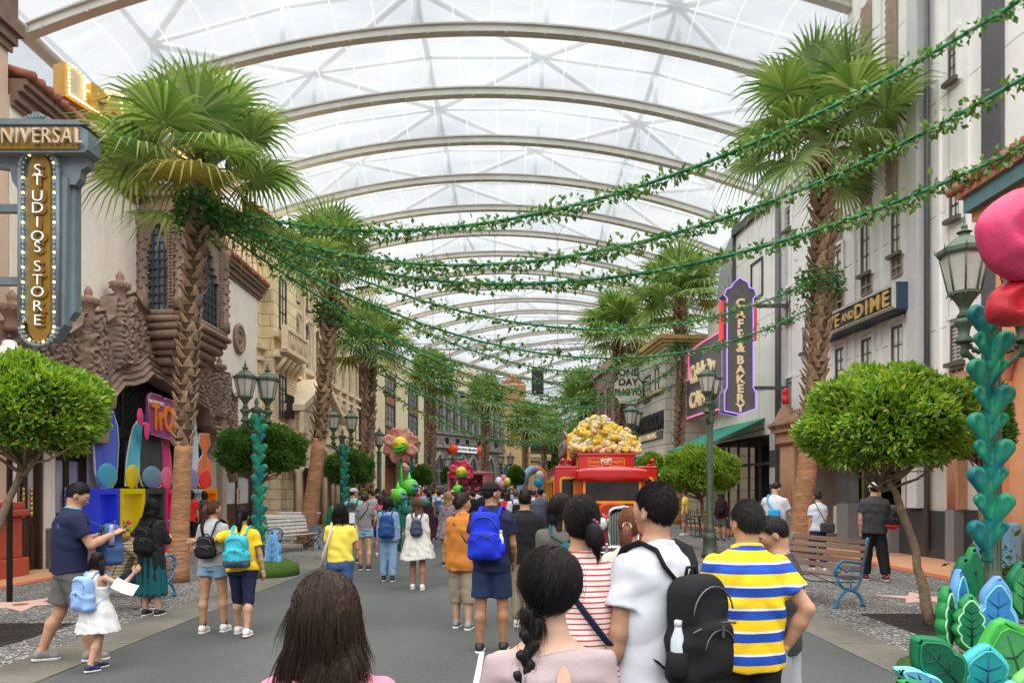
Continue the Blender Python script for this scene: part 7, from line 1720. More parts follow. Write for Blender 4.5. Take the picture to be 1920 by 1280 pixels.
# ================================================================ people
M_skin={}
def skin(tone):
 cols={'light':(.50,.29,.20),'mid':(.44,.245,.155),'tan':(.34,.175,.10),'pale':(.56,.35,.26)}
 if tone in M_skin:return M_skin[tone]
 m=mat('skin_'+tone,cols[tone],rough=.52,var=.11,vscale=22,spec=.3,var2=.10,v2scale=5,bump=.08,bscale=120,detail=8)
 b=m.node_tree.nodes['Principled BSDF'];b.inputs['Subsurface Weight'].default_value=.08;b.inputs['Subsurface Radius'].default_value=(.02,.008,.004);M_skin[tone]=m;return m
def hairm(name,c,c2=None,rough=.55):return mat('hair_'+name,c,rough=rough,var=.35,vscale=30,stretch=(3,3,.35),spec=.2,island=.25,detail=6)
H_blk=hairm('black',(.012,.010,.010));H_dk=hairm('dark_brown',(.036,.022,.016));H_br=hairm('brown',(.10,.045,.028));H_au=hairm('auburn',(.17,.065,.035));H_lt=hairm('light_brown',(.26,.15,.07));H_gr=hairm('greying',(.035,.033,.032))
def cloth(name,c,var=.08,rough=.85,bump=.09):return mat('cloth_'+name,c,rough=rough,var=var,vscale=6,bump=bump,bscale=130,spec=.15)
def fract_z(N,L,o,period,phase=0,ax=2):return mth(N,L,'FRACT',mth(N,L,'DIVIDE',mth(N,L,'ADD',o[ax],phase),period))
polo=pattern_mat('polo_stripes',(.86,.58,.02),(.02,.075,.42),lambda N,L,o,v:[mth(N,L,'MULTIPLY',mth(N,L,'GREATER_THAN',fract_z(N,L,o,.1125,.02),.10),mth(N,L,'LESS_THAN',fract_z(N,L,o,.1125,.02),.51)),mth(N,L,'LESS_THAN',mth(N,L,'ABSOLUTE',mth(N,L,'SUBTRACT',fract_z(N,L,o,.1125,.02),.56)),.05)],c3=(.82,.82,.82))
redst=pattern_mat('red_stripes',(.72,.66,.62),(.55,.035,.035),lambda N,L,o,v:mth(N,L,'LESS_THAN',fract_z(N,L,o,.0222),.30))
def dots(scale,th):
 def f(N,L,o,v):
  vo=N.new('ShaderNodeTexVoronoi');vo.inputs['Scale'].default_value=scale;n=N.new('ShaderNodeTexNoise');n.inputs['Scale'].default_value=scale*.8;L.new(v,n.inputs['Vector']);mxn=N.new('ShaderNodeMixRGB');mxn.inputs[0].default_value=.12;L.new(v,mxn.inputs[1]);L.new(n.outputs['Color'],mxn.inputs[2]);L.new(mxn.outputs[0],vo.inputs['Vector'])
  return mth(N,L,'LESS_THAN',vo.outputs['Distance'],th)
 return f
def plaid(p,w_):
 def f(N,L,o,v):return mth(N,L,'MULTIPLY',mth(N,L,'ADD',mth(N,L,'LESS_THAN',fract_z(N,L,o,p,0,0),w_),mth(N,L,'LESS_THAN',fract_z(N,L,o,p,0,2),w_)),.55)
 return f
C=dict(navy=cloth('navy',(.018,.022,.055)),greysh=cloth('grey_shorts',(.12,.115,.11),.15),grey=cloth('heather_grey',(.20,.20,.205),.1),ltgrey=cloth('light_grey',(.36,.37,.39),.08),white=cloth('white',(.56,.58,.64),.04),black=cloth('black',(.014,.014,.016),.1),yellow=cloth('yellow',(.80,.66,.10),.05),mustard=cloth('mustard_yellow',(.78,.52,.03),.06),orange=cloth('burnt_orange',(.46,.17,.035),.08),denim=cloth('denim',(.045,.095,.22),.2),ltdenim=cloth('light_denim',(.20,.33,.50),.16),dkdenim=cloth('dark_denim',(.02,.035,.085),.2),khaki=cloth('khaki',(.27,.22,.155),.1),pinkp=cloth('pale_pink',(.40,.32,.335),.03,.8),pink=cloth('pink',(.78,.22,.32),.05),red=cloth('red',(.60,.025,.025),.08),maroon=cloth('maroon',(.055,.016,.03),.1),teal=cloth('teal_green',(.20,.48,.42),.08),tealsk=cloth('dark_teal',(.01,.085,.10),.15),olive=cloth('olive_grey',(.10,.09,.075),.12),beige=cloth('beige',(.60,.52,.45),.06),capgrey=cloth('cap_grey',(.40,.40,.42),.06),capblue=cloth('cap_slate',(.10,.12,.17),.12),char=cloth('charcoal',(.05,.052,.055),.14),hotpink=cloth('hot_pink',(.75,.03,.20),.06),purple=cloth('purple',(.2,.05,.3)),blue=cloth('royal_blue',(.015,.035,.50),.1),lightblue=cloth('light_blue',(.25,.40,.72),.1),aqua=cloth('aqua',(.04,.40,.50),.07),brown=cloth('brown',(.12,.06,.03)),green=cloth('green',(.04,.2,.08)),cyan=cloth('cyan_blue',(.03,.33,.60),.08),greyf=None)
C['floralw']=pattern_mat('white_floral',(.58,.58,.54),(.10,.11,.15),dots(26,.20));C['floralg']=pattern_mat('grey_floral',(.22,.19,.21),(.06,.06,.12),dots(16,.33));C['girlw']=pattern_mat('white_lace_print',(.70,.70,.70),(.34,.35,.42),dots(60,.24));C['dotnavy']=pattern_mat('navy_dots',(.03,.04,.09),(.30,.32,.38),dots(75,.26))
C['plaidy']=pattern_mat('cream_plaid',(.42,.36,.22),(.06,.05,.04),plaid(.045,.45));C['plaidb']=pattern_mat('black_plaid',(.025,.025,.028),(.55,.55,.55),plaid(.075,.07));C['mesh']=pattern_mat('black_mesh',(.012,.013,.014),(.085,.085,.075),dots(45,.22))
C['polo']=polo;C['redst']=redst
M_shoe=dict(white=mat('shoe_white',(.66,.65,.63),rough=.5,var=.08),black=mat('shoe_black',(.02,.02,.022),rough=.5),grey=mat('shoe_grey',(.22,.22,.22),rough=.6),navy=mat('shoe_navy',(.02,.025,.08),rough=.5),maroon=mat('shoe_maroon',(.15,.02,.025),rough=.5));M_sole=mat('shoe_sole',(.60,.60,.57),rough=.6)
def nrm(v):v=np.array(v,float);return v/np.linalg.norm(v)
def normals_of(vs,qs):
 a=vs[qs[:,2]]-vs[qs[:,0]];c=vs[qs[:,3]]-vs[qs[:,1]];fn=np.cross(a,c);N=np.zeros_like(vs)
 for k in range(4):np.add.at(N,qs[:,k],fn)
 return N/(np.linalg.norm(N,axis=1)[:,None]+1e-12)
def strands(par,vs,nn,flow,n,length,rad,m,seed,steps=7,lift=.004,curl=.0,name='hair_strands',lo=None,proj=None):
 rs=np.random.RandomState(seed);idx=rs.randint(0,len(vs),n)
 if lo is not None:idx=idx[lo(vs[idx])]
 p=vs[idx]+rs.normal(0,.0015,(len(idx),3));N_=nn[idx];d=flow(p);d=d-N_*(d*N_).sum(1)[:,None]*.97;d/=np.linalg.norm(d,axis=1)[:,None]+1e-9
 d=d+rs.normal(0,.045,d.shape);L_=length*rs.uniform(.5,1.2,len(p));side=np.cross(d,N_);side/=np.linalg.norm(side,axis=1)[:,None]+1e-9;up=np.cross(side,d)
 V=[];ph=rs.uniform(0,6.28,len(p));r=rad*rs.uniform(.6,1.3,len(p));q=p+N_*lift*rs.uniform(0,1,len(p))[:,None]
 for k in range(steps+1):
  t=k/steps;rr=(r*(1-.75*t*t))[:,None]
  for j in range(3):a=2.094*j;V.append(q+side*rr*math.cos(a)+up*rr*math.sin(a))
  f=flow(q);f/=np.linalg.norm(f,axis=1)[:,None]+1e-9
  dd=d*(1-.7*t)+f*.7*t;dd=dd/(np.linalg.norm(dd,axis=1)[:,None]+1e-9)
  if curl:dd=dd+side*(curl*np.cos(ph+t*7))[:,None]
  q=q+dd*(L_/steps)[:,None]
  if proj:q=proj(q)
 V=np.stack(V,1);k3=3*(steps+1);base=(np.arange(len(p))*k3)[:,None]
 tmpl=[(a*3+j,a*3+(j+1)%3,(a+1)*3+(j+1)%3,(a+1)*3+j)for a in range(steps)for j in range(3)]
 Q=(base[:,:,None]+np.array(tmpl)[None]).reshape(-1,4)
 return np_obj(name,V.reshape(-1,3),Q,m,par)
def hand_arrays(w_,d,n,side,curl,s=1,h=.0055,spread=.1):
 """palm, four unequal bent fingers and a thumb leaving the side of the palm; d = direction, n = palm side"""
 d=nrm(d);n=np.array(n,float);n=nrm(n-d*np.dot(n,d));x=np.cross(n,d)*side;F_=[]
 for k,(ox,ln)in enumerate([(-.030,.072),(-.010,.080),(.010,.075),(.029,.058)]):
  p=np.array([ox,.082,0.]);a=curl*(.55+.06*k);segs=[p]
  for q,f in enumerate((.45,.32,.25)):
   an=a*(q+1);p=p+np.array([ox*spread,math.cos(an),math.sin(an)])*ln*f;segs.append(p)
  F_.append(segs)
 th=[np.array([-.030,.018,.006]),np.array([-.055,.045,.016]),np.array([-.060,.074,.016+.02*curl]),np.array([-.055,.094,.018+.03*curl])]
 def fn(X,Y,Z):
  D=rbox(X,Y,Z,(0,.045,0),(.040,.046,.013),.012);D=smin(D,cone(X,Y,Z,(0,-.05,0),(0,.015,0),.024,.022),.02)
  for i,sg in enumerate(F_):
   for k in range(3):D=smin(D,cone(X,Y,Z,sg[k],sg[k+1],.0092-.001*k,.0084-.001*k),.004)
  for k in range(3):D=smin(D,cone(X,Y,Z,th[k],th[k+1],.0125-.0015*k,.011-.0015*k),.008)
  return D
 vs,qs=sdf_arrays(fn,(-.08,-.07,-.03),(.055,.175,.12),h);B=np.stack([x,d,n])
 vs=(vs*s)@B+np.array(w_)
 if np.linalg.det(B)<0:qs=qs[:,::-1]
 return vs,qs
MALE=([.78,.86,.95,1.05,1.15,1.25,1.33,1.385,1.42,1.45],[.155,.168,.158,.150,.158,.170,.172,.148,.098,.058],[.105,.118,.112,.104,.108,.116,.112,.092,.068,.056])
FEM=([.78,.86,.95,1.05,1.15,1.25,1.33,1.385,1.42,1.45],[.160,.170,.150,.125,.130,.142,.146,.126,.082,.050],[.110,.120,.106,.092,.096,.108,.102,.084,.060,.048])
def person(px=None,Y=5,H=1.7,label='',x=None,rz=0,fem=False,sk='mid',h=.014,top=('tee','white'),bot=('pants','black'),hair=('short',H_blk),yaw=0,pitch=0,arms=None,legs=None,shoes='white',group=None,fat=1.0,hand=.7,face=False,lean=0,sit=False,folds=1.0,collar=False,sock=None,bare=False,seed=1,hat=None,strand=0,zoff=None,neckcut=1.448):
 s=H/1.70;X0=x if x is not None else XP(px,Y);prof=FEM if fem else MALE
 if group is None:group='people walking in the street'
 zz,aa,bb=[np.array(q,float)for q in prof];aa=aa*fat;bb=bb*(.5+.5*fat)*fat**.5
 sh=(.150 if fem else .172)*fat**.5;hip=.085
 A={'L':((-.10,-.02,-1),(-.04,.16,-1)),'R':((.10,-.02,-1),(.04,.16,-1))}
 if arms:A.update(arms)
 Lg={'L':((-.02,.10,-1),(-.01,-.02,-1)),'R':((.02,-.06,-1),(.01,-.14,-1))}
 if legs:Lg.update(legs)
 hipz=.88
 J={}
 for k,sg in(('L',-1),('R',1)):
  S_=np.array([sg*sh,lean*.5,1.350]);E=S_+nrm(A[k][0])*.275;W=E+nrm(A[k][1])*.235;J[k]=(S_,E,W,nrm(A[k][1]))
  hp=np.array([sg*hip,0,hipz]);K=hp+nrm(Lg[k][0])*.42;An=K+nrm(Lg[k][1])*.385;J[k+'g']=(hp,K,An)
 low=min(J['Lg'][2][2],J['Rg'][2][2]);dz=(.085-low)if zoff is None else zoff
 o=empty('person',(X0,Y,dz*s),R(rz),label,'person',group)
 def wr(X,Y_,Z,f=1.0):
  return(np.sin(17*X+23*Z+2.2*np.sin(13*Z+9*Y_+seed))*np.sin(9*Z-11*X+7*Y_+seed*1.7)*.55+(np.abs(np.sin(15*Z+9*np.abs(X)+2*np.sin(8*X+seed)))-.6)*.7+np.sin(7*Z+5*X+seed)*.3)*f*folds
 def ly(Y_,Z):return Y_-lean*np.clip((Z-.9)/.5,0,1.6)
 def tors(X,Y_,Z,t,keep=0,z0=.80,z1=1.46,flare=0,zf=.9):
  a=np.interp(Z,zz,aa);b_=np.interp(Z,zz,bb)
  if keep:
   zg=np.linspace(.3,1.5,200);ag=np.interp(zg,zz,aa);bg=np.interp(zg,zz,bb);am=ag.copy();bm_=bg.copy()
   for i in range(len(zg)-2,-1,-1):
    if zg[i]<1.25:am[i]=max(ag[i],am[i+1]*(1-.0011*keep));bm_[i]=max(bg[i],bm_[i+1]*(1-.0011*keep))
   a=np.interp(Z,zg,am);b_=np.interp(Z,zg,bm_)
  fl=flare*np.clip(zf-Z,0,2);a=a+t+fl;b_=b_+t+fl*.9;yy=ly(Y_,Z)+.012*np.sin((Z-.9)*5)
  k=(np.abs(X/a)**2.25+np.abs(yy/b_)**2.25)**(1/2.25);d=(k-1)*np.minimum(a,b_)
  return smax(d,np.maximum(z0-Z,Z-z1),.012)
 hc=np.array([0,lean*1.25+.012,1.585]);ca,sa=math.cos(R(yaw)),math.sin(R(yaw));cp,sp_=math.cos(R(pitch)),math.sin(R(pitch))
 def hd(X,Y_,Z):
  x_,y_,z_=X-hc[0],Y_-hc[1],Z-hc[2];x1=x_*ca+y_*sa;y1=-x_*sa+y_*ca;z1=z_+.06
  return x1/.95,(y1*cp-z1*sp_)/.95,(y1*sp_+z1*cp-.06)/.95
 def unhd(p):
  x_,y_,z_=np.array(p)*.95;z_+=.06;y1=y_*cp+z_*sp_;z1=-y_*sp_+z_*cp-.06;return np.array([x_*ca-y1*sa+hc[0],x_*sa+y1*ca+hc[1],z1+hc[2]])
 def headf(X,Y_,Z):
  x_,y_,z_=hd(X,Y_,Z);d=ell(x_,y_,z_,(0,-.012,.022),(.075,.094,.094));d=smin(d,cone(x_,y_,z_,(0,.028,-.03),(0,.052,-.078),.055,.034),.035)
  d=smin(d,ell(x_,y_,z_,(0,.058,-.005),(.055,.032,.055)),.02)
  if h<.02:
   d=smin(d,cone(x_,y_,z_,(0,.086,.004),(0,.104,-.024),.006,.0115),.010);d=smin(d,ell(x_,y_,z_,(0,.088,-.052),(.022,.010,.009)),.006)
   d=smin(d,ell(x_,y_,z_,(0,.084,.024),(.045,.010,.008)),.012)
   for sg in(-1,1):d=smax(d,-ell(x_,y_,z_,(sg*.031,.096,.006),(.017,.014,.010)),.008)
   for sg in(-1,1):d=smin(d,smax(ell(x_,y_,z_,(sg*.080,-.006,-.012),(.013,.021,.033)),-ell(x_,y_,z_,(sg*.092,-.002,-.010),(.008,.011,.018)),.004),.006)
  return d
 neck_top=unhd((0,-.02,-.06))
 def body(X,Y_,Z):
  d=tors(X,Y_,Z,0);d=smin(d,cone(X,Y_,Z,(0,lean+.0,1.41),tuple(neck_top),(.052 if fem else .060)*fat**.4,(.046 if fem else .055)*fat**.3),.03)
  d=smin(d,headf(X,Y_,Z),.012)
  for k in 'LR':
   S_,E,W,f=J[k];g=(.82 if fem else 1)*fat**.4
   a=cone(X,Y_,Z,S_,E,.049*g,.038*g);a=smin(a,cone(X,Y_,Z,E,E+(W-E)*.35,.038*g,.040*g),.015);a=smin(a,cone(X,Y_,Z,E+(W-E)*.35,W,.040*g,.0255*g),.02);d=smin(d,a,.03)
   hp,K,An=J[k+'g'];g=fat**.5*(1 if not fem else .98)
   l=cone(X,Y_,Z,hp,K,.092*g,.056*g);c0=K+(An-K)*.3+np.array([0,-.014,0]);l=smin(l,cone(X,Y_,Z,K,c0,.052*g,.056*g),.02);l=smin(l,cone(X,Y_,Z,c0,An,.056*g,.036),.03);l=smin(l,cone(X,Y_,Z,An,An+np.array([0,.07,-.045]),.036,.03),.02);d=smin(d,l,.02)
  return d
 P_=np.array([J[k][i]for k in 'LR' for i in range(3)]+[J[k+'g'][2]for k in 'LR']+[J[k+'g'][1]for k in 'LR']);lo=np.minimum(P_.min(0)-.09,[-.2,-.2,0]);hi=np.maximum(P_.max(0)+.1,[.2,.2,1.74]);lo[2]=min(lo[2],low-.1)
 vs,qs=sdf_arrays(body,lo,hi,h)
 if hand and h<.03:
  hh=h*.42 if h<.02 else h*.5
  for k,sg in(('L',-1),('R',1)):
   S_,E,W,f=J[k];n=np.array([-sg*.9,.25,.0]);
   if isinstance(hand,dict):cu,n=hand[k]
   else:cu=hand
   v2,q2=hand_arrays(W-f*.0,f,n,sg if False else 1,cu,.93 if fem else 1.0,hh);qs=np.concatenate([qs,q2+len(vs)]);vs=np.concatenate([vs,v2])
 vs=vs*s;bo=np_obj('body',vs,qs,skin(sk),o)
 if face:
  for sg in(-1,1):
   c=unhd((sg*.031,.077,.006))*s;b=MB();b.ball(c,.0125*s,12,8);e=b.build('eye',mat('eye_white',(.6,.58,.55),rough=.2),o);b=MB();b.ball(unhd((sg*.031,.083,.005))*s,.0082*s,10,6);b.build('iris',mat('iris_dark',(.015,.01,.008),rough=.1),e)
   b=MB();b.tube([unhd((sg*.016,.092,.024))*s,unhd((sg*.032,.090,.029))*s,unhd((sg*.05,.078,.024))*s],[.002*s,.0032*s,.0015*s],5);b.build('eyebrow',H_blk,o)
  b=MB();b.ball(unhd((0,.0935,-.052))*s,(.016*s,.009*s,.0062*s),10,6);b.build('lips',mat('lips',(.42,.16,.13),rough=.4),o)
  # ---- garments
 def garment(nm,fn,lo,hi,m,hh=None):
  v,q=sdf_arrays(fn,lo,hi,hh or h);
  if len(q)==0:return None
  g=np_obj(nm,v*s,q,m,o);return g
 kind,tm=top[0],C[top[1]]if isinstance(top[1],str)else top[1]
 slv={'tee':.62,'long':1.9,'tank':0,'three':1.45,'short':.35}[kind.split('-')[0]];hem=top[2]if len(top)>2 else .80;tt=top[3]if len(top)>3 else .016;flare=top[4]if len(top)>4 else 0
 def topf(X,Y_,Z):
  w_=wr(X,Y_,Z,.0095);zh=hem+.012*np.sin(9*X+seed)
  d=tors(X,Y_,Z,tt,keep=1 if not fem or tt>.02 or flare else .5,z0=hem-.5,z1=1.50,flare=flare,zf=1.05)
  if flare:d=d-.012*np.sin(np.arctan2(Y_,X)*9+seed)*np.clip((1.0-Z)*2,0,1)
  for k in 'LR':
   S_,E,W,f=J[k]
   if slv<=0:continue
   g=(.9 if fem else 1)*fat**.4;d1=nrm(E-S_)
   if slv<=1:
    en=S_+(E-S_)*slv;c=cone(X,Y_,Z,S_,en+d1*.04,.053*g+tt*.35,.056*g+tt*1.0);c=smax(c,(X-en[0])*d1[0]+(Y_-en[1])*d1[1]+(Z-en[2])*d1[2],.004)
   else:
    t2=slv-1;en=E+(W-E)*t2;d2=nrm(W-E);c=smin(cone(X,Y_,Z,S_,E,.053*g+tt*.35,.046*g+tt*.5),smax(cone(X,Y_,Z,E,en+d2*.03,.048*g+tt*.5,.037*g+tt*.6),(X-en[0])*d2[0]+(Y_-en[1])*d2[1]+(Z-en[2])*d2[2],.004),.015)
   d=smin(d,c,.028)
  d=smax(d,Z-(neckcut+.03*np.clip(-(ly(Y_,Z))/.06,-1,1)*.5),.006);d=smax(d,zh-Z,.004)
  if slv>0:pass
  else:d=smax(d,np.where(Z>1.22,np.abs(X)-(sh-.035),-.2),.01)
  return d-w_
 gl=np.minimum(P_[:6].min(0)-.11,[-.26-flare*.5,-.24-flare*.5,hem-.03]);gh=np.maximum(P_[:6].max(0)+.11,[.26+flare*.5,.24+flare*.5,1.5]);gl[2]=hem-.03 if slv<=1 else min(hem-.03,gl[2])
 garment('shirt' if not flare else 'dress',topf,gl,gh,tm)
 if collar:
  b=MB();b.tube([(.069*math.cos(t)*s,(.062*math.sin(t)+lean*.95-.002)*s,(1.447-.012*math.sin(t))*s)for t in np.linspace(0,2*math.pi,25)],[.021*s]*25,8,flat=None);b.build('collar',cloth('polo_collar',(.86,.58,.02)),o)
 if bot:
  bk,bm_=bot[0],C[bot[1]]if isinstance(bot[1],str)else bot[1]
  ext={'shorts':.80,'hot':.38,'pants':1.93,'capri':1.40,'skirt':0}[bk];loose=bot[2]if len(bot)>2 else .02
  def botf(X,Y_,Z):
   if bk=='skirt':
    zl=bot[3];d=tors(X,Y_,Z,.02,keep=1,z0=zl,z1=1.02,flare=loose,zf=.95);return d-.014*np.sin(np.arctan2(Y_,X)*11+seed)*np.clip((.95-Z)*2,0,1)
   d=tors(X,Y_,Z,.010,z0=.80,z1=1.0)
   for k in 'LR':
    hp,K,An=J[k+'g'];d1=nrm(K-hp);d2=nrm(An-K);g=fat**.5
    if ext<=1:en=hp+(K-hp)*ext;c=cone(X,Y_,Z,hp,en+d1*.03,.097*g+.008,(.097*g*(1-ext)+.062*g*ext)+loose+.006);c=smax(c,(X-en[0])*d1[0]+(Y_-en[1])*d1[1]+(Z-en[2])*d1[2],.004)
    else:en=K+(An-K)*(ext-1);c=smin(cone(X,Y_,Z,hp,K,.097*g+.007,.060*g+loose),smax(cone(X,Y_,Z,K,en+d2*.03,.060*g+loose,.046+loose*1.1),(X-en[0])*d2[0]+(Y_-en[1])*d2[1]+(Z-en[2])*d2[2],.004),.02)
    d=smin(d,c,.02)
   return d-wr(X,Y_,Z,.006)
  Lp=np.array([J[k+'g'][i]for k in 'LR' for i in range(3)]);bl=np.minimum(Lp.min(0)-.14,[-.24,-.2,.3]);bh=np.maximum(Lp.max(0)+.14,[.24,.2,1.03]);bh[2]=1.03
  if bk=='skirt':bl,bh=[-.24-loose*.8,-.24-loose*.8,bot[3]-.03],[.24+loose*.8,.24+loose*.8,1.03]
  garment({'shorts':'shorts','hot':'shorts','pants':'trousers','capri':'trousers','skirt':'skirt'}[bk],botf,bl,bh,bm_)
 if shoes:
  for k in 'LR':
   hp,K,An=J[k+'g'];up=An[2]-low;pit=min(1.0,up*3.2);sd_=nrm(An-K);cA,sA=math.cos(pit),math.sin(pit);sg=-1 if k=='L' else 1
   def loc(X,Y_,Z):y1,z1=Y_-An[1],Z-An[2]+.0;return X-An[0],y1*cA-z1*sA*1.0,y1*sA+z1*cA
   def sf(X,Y_,Z):
    x_,y_,z_=loc(X,Y_,Z);d=cone(x_,y_,z_,(0,-.03,-.035),(sg*.006,.12,-.048),.042,.036);d=smin(d,cone(x_,y_,z_,(0,-.01,-.01),(0,.03,-.02),.044,.036),.02);return smax(d,-.074-z_,.006)
   def so(X,Y_,Z):
    x_,y_,z_=loc(X,Y_,Z);d=cone(x_,y_,z_*0,(0,-.035,0),(sg*.006,.125,0),.044,.042);return smax(d,np.abs(z_+.075)-.012,.004)
   lo_,hi_=An+np.array([-.07,-.16,-.2]),An+np.array([.07,.24,.12]);hs=max(.008,h*.7)
   v,q=sdf_arrays(sf,lo_,hi_,hs);so_=np_obj('shoe',v*s,q,M_shoe[shoes],o);v,q=sdf_arrays(so,lo_,hi_,hs)
   if len(q):np_obj('sole',v*s,q,M_sole,so_)
   if sock:
    b=MB();b.tube([tuple((An+np.array([0,0,.0]))*s),tuple((An-sd_*.075)*s)],.041*s,10);b.build('sock',C[sock],o)
    # ---- hair
 hk,hm=hair[0],hair[1];hsd=h*.75 if h<.02 else h*.85
 if hk!='bald':
  zl=hair[2]if len(hair)>2 else 1.25;wl=hair[3]if len(hair)>3 else .10
  tie=hair[4]if len(hair)>4 else(0,-.108,.02)
  HL={'short':([-.13,-.06,-.03,0,.045,.075,.12],[-.07,-.062,-.03,-.005,.045,.060,.075]),'tie':([-.13,-.06,-.02,.015,.05,.085,.12],[-.10,-.095,-.06,.0,.045,.068,.08]),'bob':([-.13,0,.035,.06,.09,.12],[-.13,-.13,-.09,.04,.065,.08])}
  key='short' if hk=='short' else('tie' if hk in('pony','braid','bun','pigtails','lowtail')else 'bob')
  hx,hz_=HL[key];thick={'short':.006,'tie':.009,'bob':.018}[key]
  if hk=='short' and fem:thick=.018
  if hk=='braid':thick=.023
  wx=.012 if hk=='long' else 0
  def hairf(X,Y_,Z):
   x_,y_,z_=hd(X,Y_,Z);ang=np.arctan2(x_,-y_);st=.0018*np.sin(ang*70+9*np.sin(z_*25))+.0012*np.sin(ang*131+z_*60)
   d=ell(x_,y_,z_,(0,-.020,.026),(.076+thick+wx,.091+thick,(.095+thick*1.3+.003)if hk!='braid' else .106));f=np.interp(y_,hx,hz_);d=smax(d,(f-z_)*.8,.012)
   if hk in('bob','long'):
    zb=zl-hc[2]if hk=='long' else-.13-.0*x_
    zc_=np.clip(-z_,0,1);wid=.094+(wl-.094)*np.clip(zc_/.30,0,1)+.010*np.sin(zc_*16+1);dep_=.085-.035*np.clip((zc_-.06)/.2,0,1);cy=-.022-.06*np.clip((zc_-.04)/.18,0,1)+lean*0
    wave=.006*np.sin(zc_*38+ang*3)+.009*np.sin(ang*7+zc_*12)if hk=='long' else 0
    kk=np.sqrt((x_/wid)**2+((y_-cy)/dep_)**2);c=(kk-1)*np.minimum(wid,dep_)-wave;c=smax(c,z_-.03,.03);edge=zb+(.012*np.sin(ang*15)+.02*np.sin(ang*5+2)if hk=='long' else .004*np.sin(ang*20));c=smax(c,edge-z_,.012)
    c=smax(c,y_-.045-.0*z_,.02);d=smin(d,c,.02)
   return d-st
  zlow={'bob':1.585-.16,'long':zl-.06}.get(hk,1.585-.12)
  w2=max(.17,wl+.05);hv,hq=sdf_arrays(hairf,(hc[0]-w2,hc[1]-.24,zlow),(hc[0]+w2,hc[1]+.15,hc[2]+.18),hsd)
  tail=None
  if hk in('pony','lowtail','bun','pigtails','braid'):
   chains=[]
   if hk=='pony' or hk=='lowtail':
    ln=hair[3]if len(hair)>3 else .28;q=np.array(tie);chains=[[(q,.020)]+[(q+np.array([hair[5]if len(hair)>5 else 0,0,0])*t*t+np.array([0,-.055*math.sin(min(1,t*1.6)*1.57)-.0*t,-ln*t**1.25]),.022+.013*math.sin(min(1,t*1.5)*math.pi*.75)-.026*max(0,t-.5)/.5)for t in np.linspace(.12,1,8)]]
   elif hk=='bun':chains=[[(np.array(tie),.045),(np.array(tie)+np.array([0,-.02,0]),.045)]]
   elif hk=='pigtails':chains=[[(np.array([sg*.085,-.03,-.0]),.018)]+[(np.array([sg*(.085+.05*math.sin(t*2)),-.045-.02*t,-.01-.24*t]),.030*(1-.45*t))for t in np.linspace(.1,1,6)]for sg in(-1,1)]
   elif hk=='braid':
    q=np.array(tie);pts=[]
    for i in range(9):t=i/8;c=q+np.array([-.055*t+.0,-.03*math.sin(t*2.2),-.24*t]);pts.append(c)
    chains=[]
    for i in range(8):
     sg=1 if i%2 else-1;c=pts[i];chains.append([(c+np.array([sg*.018,-.012,.020]),.0225-.0014*i),(c+np.array([-sg*.012,-.008,-.026]),.0155-.001*i)])
    chains.append([(p_,.013-.0006*k)for k,p_ in enumerate(pts)]);chains.append([(pts[-1]+np.array([0,0,.005]),.009),(pts[-1]+np.array([-.008,-.015,-.02]),.017),(pts[-1]+np.array([-.03,-.015,-.045]),.015),(pts[-1]+np.array([-.05,-.01,-.06]),.006)])
   def tf(X,Y_,Z):
    x_,y_,z_=hd(X,Y_,Z);D=None;st=.0014*np.sin(x_*420+z_*60)
    for ch in chains:
     dd=None
     for(p0,r0),(p1,r1)in zip(ch[:-1],ch[1:]):c=cone(x_,y_,z_,p0,p1,r0,r1);dd=c if dd is None else smin(dd,c,.008)
     D=dd if D is None else(smin(D,dd,.001)if hk=='braid' else np.minimum(D,dd))
    return D-st
   allp=np.array([unhd(p)for ch in chains for p,r_ in ch]);tv,tq=sdf_arrays(tf,allp.min(0)-.07,allp.max(0)+.07,hsd*(.7 if hk=='braid' else .9));hq=np.concatenate([hq,tq+len(hv)]);hv=np.concatenate([hv,tv])
   M_tie=hair[6]if len(hair)>6 else None
   if M_tie is not None:
    b=MB()
    if hk=='braid':c0=unhd(pts[-1]+np.array([0,0,.008]))*s;b.tube([c0+np.array([0,0,.006]),c0-np.array([0,0,.006])],.012*s,8)
    else:
     for k in range(10):a=k*.628;b.ball(unhd(np.array(tie)+np.array([.026*math.cos(a),-.012,.026*math.sin(a)]))*s,.0105*s,7,5)
    b.build('hair_tie',M_tie,o)
  ho=np_obj('hair',hv*s,hq,hm,o)
